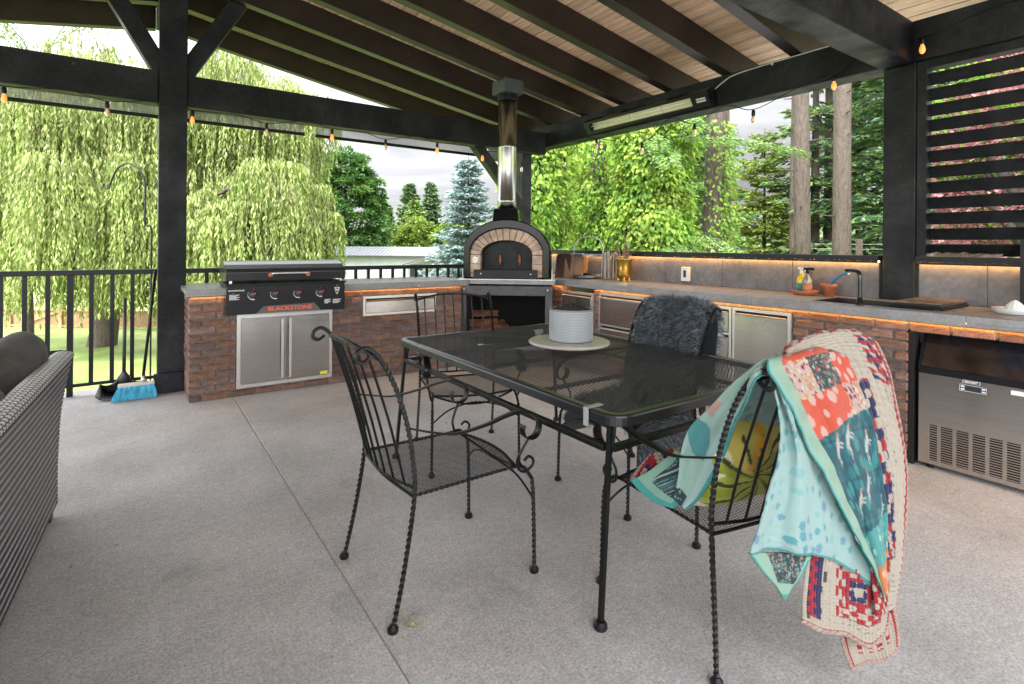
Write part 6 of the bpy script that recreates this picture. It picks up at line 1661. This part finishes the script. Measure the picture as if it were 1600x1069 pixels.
SWATH = [[(1.504,0.828,0.996),(1.486,0.829,0.98),(1.472,0.826,0.967),(1.459,0.823,0.955),(1.449,0.817,0.943)],
  [(1.418,0.827,0.979),(1.408,0.822,0.972),(1.396,0.818,0.962),(1.385,0.814,0.954),(1.377,0.807,0.944)],
  [(1.43,0.904,0.91),(1.428,0.893,0.895),(1.43,0.88,0.885),(1.426,0.87,0.877),(1.423,0.86,0.867)],
  [(1.443,0.993,0.815),(1.45,0.976,0.802),(1.457,0.959,0.79),(1.464,0.942,0.782),(1.469,0.926,0.774)],
  [(1.456,1.081,0.721),(1.471,1.058,0.7),(1.489,1.034,0.683),(1.504,1.011,0.671),(1.518,0.989,0.663)],
  [(1.45,1.11,0.635),(1.469,1.085,0.614),(1.482,1.063,0.598),(1.495,1.041,0.586),(1.505,1.023,0.578)],
  [(1.443,1.114,0.554),(1.452,1.096,0.535),(1.457,1.08,0.521),(1.464,1.063,0.512),(1.467,1.049,0.504)],
  [(1.439,1.13,0.48),(1.441,1.116,0.468),(1.443,1.103,0.465),(1.441,1.092,0.462),(1.441,1.079,0.463)]]
SEATFOLD = [[(1.519,1.184,0.601),(1.512,1.152,0.604),(1.504,1.121,0.598),(1.489,1.095,0.589)],
  [(1.494,1.201,0.574),(1.487,1.169,0.556),(1.491,1.13,0.543),(1.486,1.097,0.535)],
  [(1.44,1.239,0.525),(1.438,1.204,0.508),(1.446,1.162,0.487),(1.459,1.116,0.472)],
  [(1.391,1.273,0.498),(1.396,1.233,0.473),(1.411,1.186,0.451),(1.439,1.13,0.445)]]
INNER = [[(1.451,0.816,0.954),(1.486,0.829,0.94),(1.524,0.838,0.922),(1.563,0.848,0.903)],
  [(1.49,0.911,0.869),(1.55,0.906,0.858),(1.616,0.896,0.842),(1.673,0.893,0.826)],
  [(1.56,1.008,0.759),(1.639,0.99,0.739),(1.728,0.964,0.719),(1.798,0.952,0.701)],
  [(1.612,1.07,0.647),(1.696,1.047,0.628),(1.797,1.014,0.609),(1.885,0.989,0.589)]]
HUMP = [[(1.585,0.847,0.977),(1.683,0.827,1.004),(1.782,0.801,1.015),(1.88,0.778,1.009),(1.98,0.763,0.97)],
  [(1.504,0.798,1.009),(1.591,0.781,1.037),(1.686,0.758,1.047),(1.787,0.736,1.041),(1.896,0.72,0.996)],
  [(1.519,0.784,0.952),(1.623,0.764,0.979),(1.724,0.739,0.995),(1.829,0.715,0.974),(1.933,0.7,0.899)],
  [(1.657,0.761,0.789),(1.736,0.743,0.817),(1.812,0.722,0.849),(1.889,0.703,0.841),(1.974,0.691,0.77)],
  [(1.759,0.733,0.586),(1.811,0.72,0.616),(1.874,0.701,0.638),(1.934,0.685,0.643),(1.998,0.677,0.607)],
  [(1.796,0.712,0.43),(1.834,0.701,0.443),(1.888,0.684,0.45),(1.927,0.672,0.454),(1.978,0.668,0.445)],
  [(1.792,0.693,0.326),(1.822,0.684,0.32),(1.854,0.671,0.316),(1.875,0.663,0.312),(1.914,0.662,0.31)],
  [(1.776,0.676,0.227),(1.8,0.668,0.227),(1.809,0.66,0.233),(1.82,0.655,0.241),(1.85,0.655,0.24)]]
SQUARE = [[(1.569,0.766,0.448),(1.625,0.743,0.435),(1.726,0.735,0.399),(1.811,0.709,0.373),(1.944,0.688,0.324)],
  [(1.536,0.758,0.355),(1.594,0.735,0.335),(1.699,0.727,0.292),(1.789,0.7,0.264),(1.922,0.679,0.236)],
  [(1.469,0.734,0.293),(1.54,0.711,0.252),(1.652,0.702,0.203),(1.734,0.677,0.151),(1.829,0.666,0.162)]]
TAIL = [[(1.722,0.749,0.159),(1.78,0.721,0.153),(1.838,0.692,0.146),(1.891,0.668,0.217)],
  [(1.713,0.731,0.117),(1.766,0.706,0.104),(1.827,0.676,0.109),(1.879,0.652,0.163)],
  [(1.711,0.708,0.073),(1.759,0.687,0.086),(1.812,0.662,0.086),(1.859,0.641,0.117)]]
SEATSQ = [[(1.541,1.302,0.535),(1.579,1.276,0.554),(1.625,1.244,0.573)],
  [(1.488,1.315,0.506),(1.54,1.278,0.511),(1.605,1.234,0.511)],
  [(1.446,1.32,0.473),(1.495,1.286,0.446),(1.557,1.243,0.423)]]
# ------------------------------------------------------------------ quilt, crochet blanket and pillow on the near chair
def catmull_grid(C, nr, nc):
    C = np.array(C, float)
    def interp(A, m):
        n = A.shape[0]; t = np.linspace(0, n-1, m); i = np.minimum(t.astype(int), n-2); f = (t-i).reshape((-1,)+(1,)*(A.ndim-1))
        g = lambda k: A[np.clip(i+k, 0, n-1)]
        p0, p1, p2, p3 = g(-1), g(0), g(1), g(2)
        p0 = np.where((i == 0).reshape(f.shape), 2*p1-p2, p0); p3 = np.where((i == n-2).reshape(f.shape), 2*p2-p1, p3)
        return .5*((2*p1)+(-p0+p2)*f+(2*p0-5*p1+4*p2-p3)*f*f+(-p0+3*p1-3*p2+p3)*f**3)
    A = interp(C, nr); A = interp(A.swapaxes(0, 1), nc).swapaxes(0, 1); return A
def cloth(name, C, nr, nc, colf, parent, thick=.006, puff=None, wrinkle=.004, seed=0, rough=.85):
    A = catmull_grid(C, nr, nc)
    du = np.gradient(A, axis=1); dv = np.gradient(A, axis=0); N = np.cross(du, dv); N /= np.linalg.norm(N, axis=2)[..., None]+1e-9
    # turn normals towards where the cloth is seen from: away from the chair (camera side is -y/-x); pick by the mean
    if (N.reshape(-1, 3).mean(0) @ np.array([-.572, -.82, .2])) < 0: N = -N
    from mathutils import noise as nz
    cols = np.empty((nr, nc, 3)); 
    for i in range(nr):
        for j in range(nc):
            p = A[i, j]; w = nz.noise(Vector((p[0]*14+seed, p[1]*14, p[2]*5)))*wrinkle*1.6+nz.noise(Vector((p[0]*32+seed, p[1]*32, p[2]*14)))*wrinkle*.5
            u, v = j/(nc-1), i/(nr-1)
            if puff: w += puff(u, v, p)
            A[i, j] = p+N[i, j]*w; cols[i, j] = [q_*.44 for q_ in colf(u, v, p)]
    idx = np.arange(nr*nc).reshape(nr, nc); F = np.stack([idx[:-1, :-1], idx[:-1, 1:], idx[1:, 1:], idx[1:, :-1]], -1).reshape(-1, 4)
    me = np_mesh(name, A.reshape(-1, 3), F, CLOTHM if rough else CLOTHM, smooth=True)
    ca = me.color_attributes.new('print', 'FLOAT_COLOR', 'POINT')
    ca.data.foreach_set('color', np.concatenate([cols.reshape(-1, 3), np.ones((nr*nc, 1))], 1).astype(np.float32).ravel())
    o = add_me(name, me, parent, local=False); s = o.modifiers.new('thick', 'SOLIDIFY'); s.thickness = thick; s.offset = 0
    return o
CLOTHM = mat('printed cloth', attr='print', rough=.88, bump=.25, bscale=350, sheen=.1)
def h2(a, b, s=0):
    v = math.sin(a*127.1+b*311.7+s*74.7)*43758.5453; return v-math.floor(v)
def smin(x): return max(0, min(1, x))
MINT = (.33, .60, .52); MINTL = (.50, .74, .70); TEALB = (.06, .42, .39)
def dots(x, y, scale, r, cols, base, seed=0, dens=1.0, hexa=False):
    """scattered round or six sided spots"""
    gx, gy = x*scale, y*scale; c = base
    for dx in (-1, 0, 1):
        for dy in (-1, 0, 1):
            ix, iy = math.floor(gx)+dx, math.floor(gy)+dy
            if h2(ix, iy, seed) > dens: continue
            cx, cy = ix+.2+.6*h2(ix, iy, seed+1), iy+.2+.6*h2(ix, iy, seed+2); ex, ey = gx-cx, gy-cy
            rr = r*(.7+.5*h2(ix, iy, seed+3))
            d = max(abs(ex)*.866+abs(ey)*.5, abs(ey)) if hexa else math.hypot(ex, ey)
            if d < rr: c = cols[int(h2(ix, iy, seed+4)*len(cols)) % len(cols)]
    return c
def floral(x, y, base, cols, seed, sc=60):
    c = dots(x, y, sc, .34, cols, base, seed, .75); c = dots(x, y, sc*1.9, .30, cols[::-1], c, seed+9, .55); return c
def backing(x, y): return dots(x, y, 27, .27, [(.13, .45, .52), (.16, .50, .48), (.30, .62, .62), (.20, .42, .58)], (.44, .67, .65), 3, .62, hexa=True)
q = thing('quilt', 'patchwork quilt in coral, teal and mint with dotted backing hanging over the near chair', 'quilt', (1.66, .76, .95))
def animal(x, y, cx, cy, s, ang):
    """small leaping animal print as a signed test in local coordinates"""
    dx, dy = (x-cx)/s, (y-cy)/s; ca, sa = math.cos(ang), math.sin(ang); px, py = dx*ca+dy*sa, -dx*sa+dy*ca
    if (px/.95)**2+(py/.24)**2 < 1: return 1
    if ((px-.95)/.36)**2+((py-.16)/.15)**2 < 1: return 2
    for lx, a in ((-.75, -.9), (-.55, -.5), (.35, .5), (.6, .9)):
        ex, ey = px-lx, py+.18; 
        if -.55 < ey < 0 and abs(ex+ey*a) < .09: return 1
    return 0
def panel_col(u, v, p):
    lift = v-.28*(u-.5)*0
    vv = v+.07*(u-.5)
    X = u*.50; Y = v*.85
    if u < .055: return MINT if u > .018 else TEALB
    if u < .16: return tuple(a*(1-.06*math.sin(v*60)) for a in (.38, .58, .44))
    if vv < .42:
        col = int((u-.16)/.28); row = int(vv/.14)
        k = (col+row) % 3
        if (row, col) in ((0, 1), (2, 0), (1, 3)): k = 0
        if k == 0: return dots(X, Y, 18, .35, [(.80, .50, .42)], (.80, .11, .055), 5, .5)
        if k == 1: return floral(X, Y, (.66, .50, .44), [(.30, .015, .03), (.75, .38, .10), (.60, .20, .16), (.80, .70, .62)], 7, 34)
        if (row+col) % 2: return floral(X, Y, (.70, .56, .50), [(.60, .12, .08), (.78, .62, .55), (.35, .25, .22)], 17, 80)
        return floral(X, Y, (.035, .05, .055), [(.55, .10, .10), (.60, .60, .52), (.10, .35, .28)], 11, 44)
    if vv < .76:
        c = (.012, .115, .15)
        c = dots(X, Y, 22, .42, [(.02, .22, .25), (.015, .16, .22), (.04, .30, .30)], c, 21, .8)
        for cx, cy, an in ((.17, .41, -.8), (.30, .52, -.6), (.40, .43, -.3), (.26, .40, -.5), (.42, .60, -.3), (.20, .56, -.6)):
            a = animal(X*1.0, -Y, cx, -cy, .038, .7)
            if a == 1: return (.62, .60, .58)
            if a == 2: return (.68, .30, .26)
        if abs((Y*9) % 1-.5) < .03: c = tuple(x*.6 for x in c)
        return c
    if vv < .90: return dots(X, Y, 30, .35, [(.20, .55, .50), (.45, .72, .62)], (.10, .42, .42), 31, .5)
    return dots(X, Y, 30, .35, [(.85, .55, .40)], (.80, .28, .08), 41, .5)
def quiltpuff(u, v, p): return .0030*abs(math.sin(v*34))**.6+.0020*abs(math.sin(u*18))**.6
def edge(f, w=.03, bottom=True, left=True, right=True, top=False, col=TEALB):
    def g(u, v, p):
        if (left and u < w) or (right and u > 1-w) or (bottom and v > 1-w) or (top and v < w): 
            k = .8+.3*(math.sin((u+v)*400) > 0); return tuple(c*k for c in col)
        return f(u, v, p)
    return g
cloth('patchwork_panel', PANEL, 190, 110, panel_col, q, puff=quiltpuff, wrinkle=.006, seed=1)
cloth('dotted_backing', BACKING, 150, 120, edge(lambda u, v, p: backing(p[0]*.9, p[2]*.95), .035, left=False, right=True), q, wrinkle=.006, seed=2, puff=lambda u, v, p: .006*math.sin(u*9+v*3)*v+.0012*abs(math.sin(v*40)))
def corner_col(u, v, p):
    if v > .86 or (v > .06 and u < .05) or (v > .06 and u > .95): return TEALB
    if .30 < u < .92 and v < .55: return floral(p[0], p[2], (.02, .04, .045), [(.45, .30, .28), (.30, .50, .50), (.1, .3, .3)], 51, 70)
    return (.36, .60, .46)
cloth('folded_corner', CORNER, 60, 60, corner_col, q, wrinkle=.003, seed=3)
def swath_col(u, v, p):
    if u > .86: return TEALB if math.sin(v*300) > -.7 else (.10, .5, .46)
    if .50 < v < .68 and u < .55 and abs(u-.1-(v-.50)*2.2) < .28: return (.10, .38, .40)
    if v > .90 and u < .5: return floral(p[0], p[2], (.02, .06, .07), [(.4, .6, .6), (.6, .7, .7), (.1, .3, .32)], 61, 70)
    if .38 < v < .46 and u < .25: return (.62, .42, .38)
    return (.42, .66, .57) if u < .6 else (.50, .74, .70)
cloth('mint_border', SWATH, 130, 60, swath_col, q, puff=lambda u, v, p: .0030*abs(math.sin(v*24))**.5+.002*math.sin(u*20), wrinkle=.006, seed=4)
def seat_col(u, v, p):
    if v > .86 or u > .9: return TEALB
    if .25 < u and .12 < v < .72: return floral(p[0]+p[1], p[2]*1.4+p[1], (.012, .05, .06), [(.30, .50, .52), (.55, .66, .66), (.05, .2, .22)], 71, 75)
    return (.30, .54, .42)
cloth('seat_fold', SEATFOLD, 70, 70, seat_col, q, wrinkle=.006, seed=5)
cloth('inner_backing', INNER, 80, 90, lambda u, v, p: backing(p[0]*.9, p[2]), q, wrinkle=.01, seed=6)

cb = thing('crochet_blanket', 'cream crochet granny square blanket with red and navy clusters under the quilt', 'blanket', (1.75, .74, .95))
CREAM = (.62, .55, .45); RED = (.50, .010, .022); NAVY = (.018, .020, .12)
def granny(u, v, rings=8):
    """granny square: rings of rounded clusters round a centre"""
    x, y = (u-.5)*2, (v-.5)*2; m = max(abs(x), abs(y))*rings; k = int(m)
    n = 2*k+1; t = (y if abs(x) > abs(y) else x)*rings*.5+.25*(k % 2); cell = int(math.floor(t)); a = (t-cell-.5)*2; b = (m-k-.5)*2
    def ring(k): 
        return (CREAM, NAVY, RED, CREAM, RED, CREAM, CREAM, CREAM)[k] if k < 8 else CREAM
    c = ring(k)
    if k == 3: c = CREAM if cell % 2 else RED
    if k == 4: c = RED if cell % 2 else CREAM
    if k == 5: c = RED if cell % 2 == 0 else CREAM
    r = abs(a)**2.6+abs(b)**2.6
    if r > 1.35: return (.10, .085, .07) if k > 4 else ring(max(0, k-1))
    if r > 1.0 and k > 0: return ring(k-1)
    return c
def clusters(u, v, nu, nv, pal, hole=(.09, .08, .07)):
    y = v*nv; k = int(y); x = u*nu+.5*(k % 2); c = int(x); a, b = (x-c-.5)*2, (y-k-.5)*2; r = abs(a)**2.4+abs(b)**2.4
    if r > 1.3: return hole
    return pal(k, c)
def puffs(nu, nv, h=.0045): return lambda u, v, p: h*(abs(math.sin(u*PI*nu))*abs(math.sin(v*PI*nv)))**.6
def trim(f, l=True, r=True, b=True, w=.04):
    def g(u, v, p):
        e = min(u if l else 1, 1-u if r else 1, 1-v if b else 1)
        if e < w*.5: return CREAM if math.sin((u+v)*260) > -.3 else (.5, .2, .2)
        if e < w: return RED
        return f(u, v, p)
    return g
def hump_col(u, v, p):
    if v < .16: return clusters(u, v, 15, 46, lambda k, c: RED if (c*2+k) % 5 < 2 else CREAM, CREAM)
    if v < .38 and u > .60: return clusters(u, v, 13, 50, lambda k, c: (RED, NAVY, RED, CREAM)[(k+c*3) % 4] if 8 < c < 12 else CREAM, CREAM)
    if v < .38: return CREAM
    if u < .60 and v < .80: return clusters(u, v, 12, 44, lambda k, c: (NAVY, NAVY, CREAM, RED, CREAM)[(k*2+c) % 5], (.03, .025, .06))
    if u < .45: return clusters(u, v, 12, 44, lambda k, c: RED if (k+c) % 3 else CREAM, (.06, .02, .03))
    return clusters(u, v, 14, 40, lambda k, c: CREAM, CREAM if h2(int(v*40), int(u*14), 3) < .8 else (.09, .08, .07))
cloth('blanket_edge', HUMP, 240, 90, trim(hump_col, l=False, r=True, b=False, w=.10), cb, thick=.009, puff=puffs(13, 46, .006), wrinkle=.005, seed=7)
def sq_col(u, v, p):
    if u < .27:
        uu = u/.27
        if .10 < uu < .78 and .08 < v < .88: return clusters((uu-.1)/.68, v, 2, 13, lambda k, c: (NAVY if (k+c) % 2 else RED), NAVY)
        return CREAM if h2(int(v*15), int(u*30)) < .93 else (.09, .08, .07)
    return granny((u-.30)/.66, v/.92, 8) if .30 < u < .96 and v < .92 else CREAM
cloth('granny_square', SQUARE, 170, 170, trim(sq_col, l=False, r=True, b=True, w=.05), cb, thick=.009, puff=puffs(26, 24, .005), wrinkle=.005, seed=8)
cloth('blanket_tail', TAIL, 90, 110, trim(lambda u, v, p: RED if (.25 < u < .95 and .2 < v < .55 and int(u*12) % 2 and int(v*10) % 2) else CREAM, l=True, r=True, b=True, w=.09), cb, thick=.009, puff=puffs(16, 12, .005), wrinkle=.006, seed=9)
def ss_col(u, v, p):
    k = int(v*7); c = int(u*8); z = (k*3+c*2) % 5
    return (RED, NAVY, CREAM, RED, CREAM)[z]
cloth('seat_square', SEATSQ, 80, 90, trim(ss_col, l=True, r=False, b=True, w=.10), cb, thick=.010, puff=puffs(8, 7, .012), wrinkle=.008, seed=10)

# pillow
def pillow():
    c = Vector((1.70, 1.045, .59)); R = Matrix.Rotation(math.radians(-6.5), 3, 'Z') @ Matrix.Rotation(math.radians(14), 3, 'X')
    W_, H_, D_ = .42, .31, .17; n = 70; V = []; cols = []
    for side in (-1, 1):
        for i in range(n+1):
            for j in range(n+1):
                u, v = j/n*2-1, i/n*2-1
                prof = (max(0, 1-abs(u)**3.2)*max(0, 1-abs(v)**3.2))**.5
                pin = 1-.06*(1-abs(u))*abs(v)**2
                p = Vector((u*W_/2*(1-.05*v*v), side*D_/2*prof*1.0, v*H_/2*(1-.06*u*u)))
                p.y += side*.004*math.sin(u*14+v*5)*prof
                V.append(tuple(R @ p+c))
                # print: pale ground, yellow flower with radiating green and dark blades
                x, y = u*.6+.10, v*.45+.05; a = math.atan2(y, x); d = math.hypot(x, y)
                col = (.62, .58, .50)
                if x > -.42+.1*math.sin(y*9): col = (.50, .40, .10) if y > .05 else (.34, .36, .05)
                if math.sin(a*9+d*3) > .35 and d > .06 and y < .22: col = (.25, .30, .03)
                if math.sin(a*11+d*6+1) > .86-.25*(1-min(1, d*2)) and d < .48: col = (.03, .035, .015)
                if d < .05: col = (.015, .012, .02)
                if y > .10 and abs(x+.12-(y-.1)*.4) < .045+.02*math.sin(y*60): col = (.68, .32, .02)
                if x < -.42 and abs(math.sin(y*16+x*3)) < .12: col = (.08, .01, .05)
                cols.append((*col, 1))
    F = []
    for s in (0, 1):
        o = s*(n+1)*(n+1)
        for i in range(n):
            for j in range(n):
                a = o+i*(n+1)+j; F.append((a, a+1, a+n+2, a+n+1) if s == 0 else (a, a+n+1, a+n+2, a+1))
    me = np_mesh('throw_pillow', V, F, CLOTHM, smooth=True); ca = me.color_attributes.new('print', 'FLOAT_COLOR', 'POINT'); ca.data.foreach_set('color', (np.array(cols, dtype=np.float32)*np.array([1.0, 1.0, .8, 1], dtype=np.float32)).ravel())
    me.transform(Matrix.Translation(-c)); o = bpy.data.objects.new('throw_pillow', me); COL.objects.link(o); o.location = c
    tag(o, 'yellow and green flower print pillow standing on the seat of the near chair', 'pillow')
pillow()
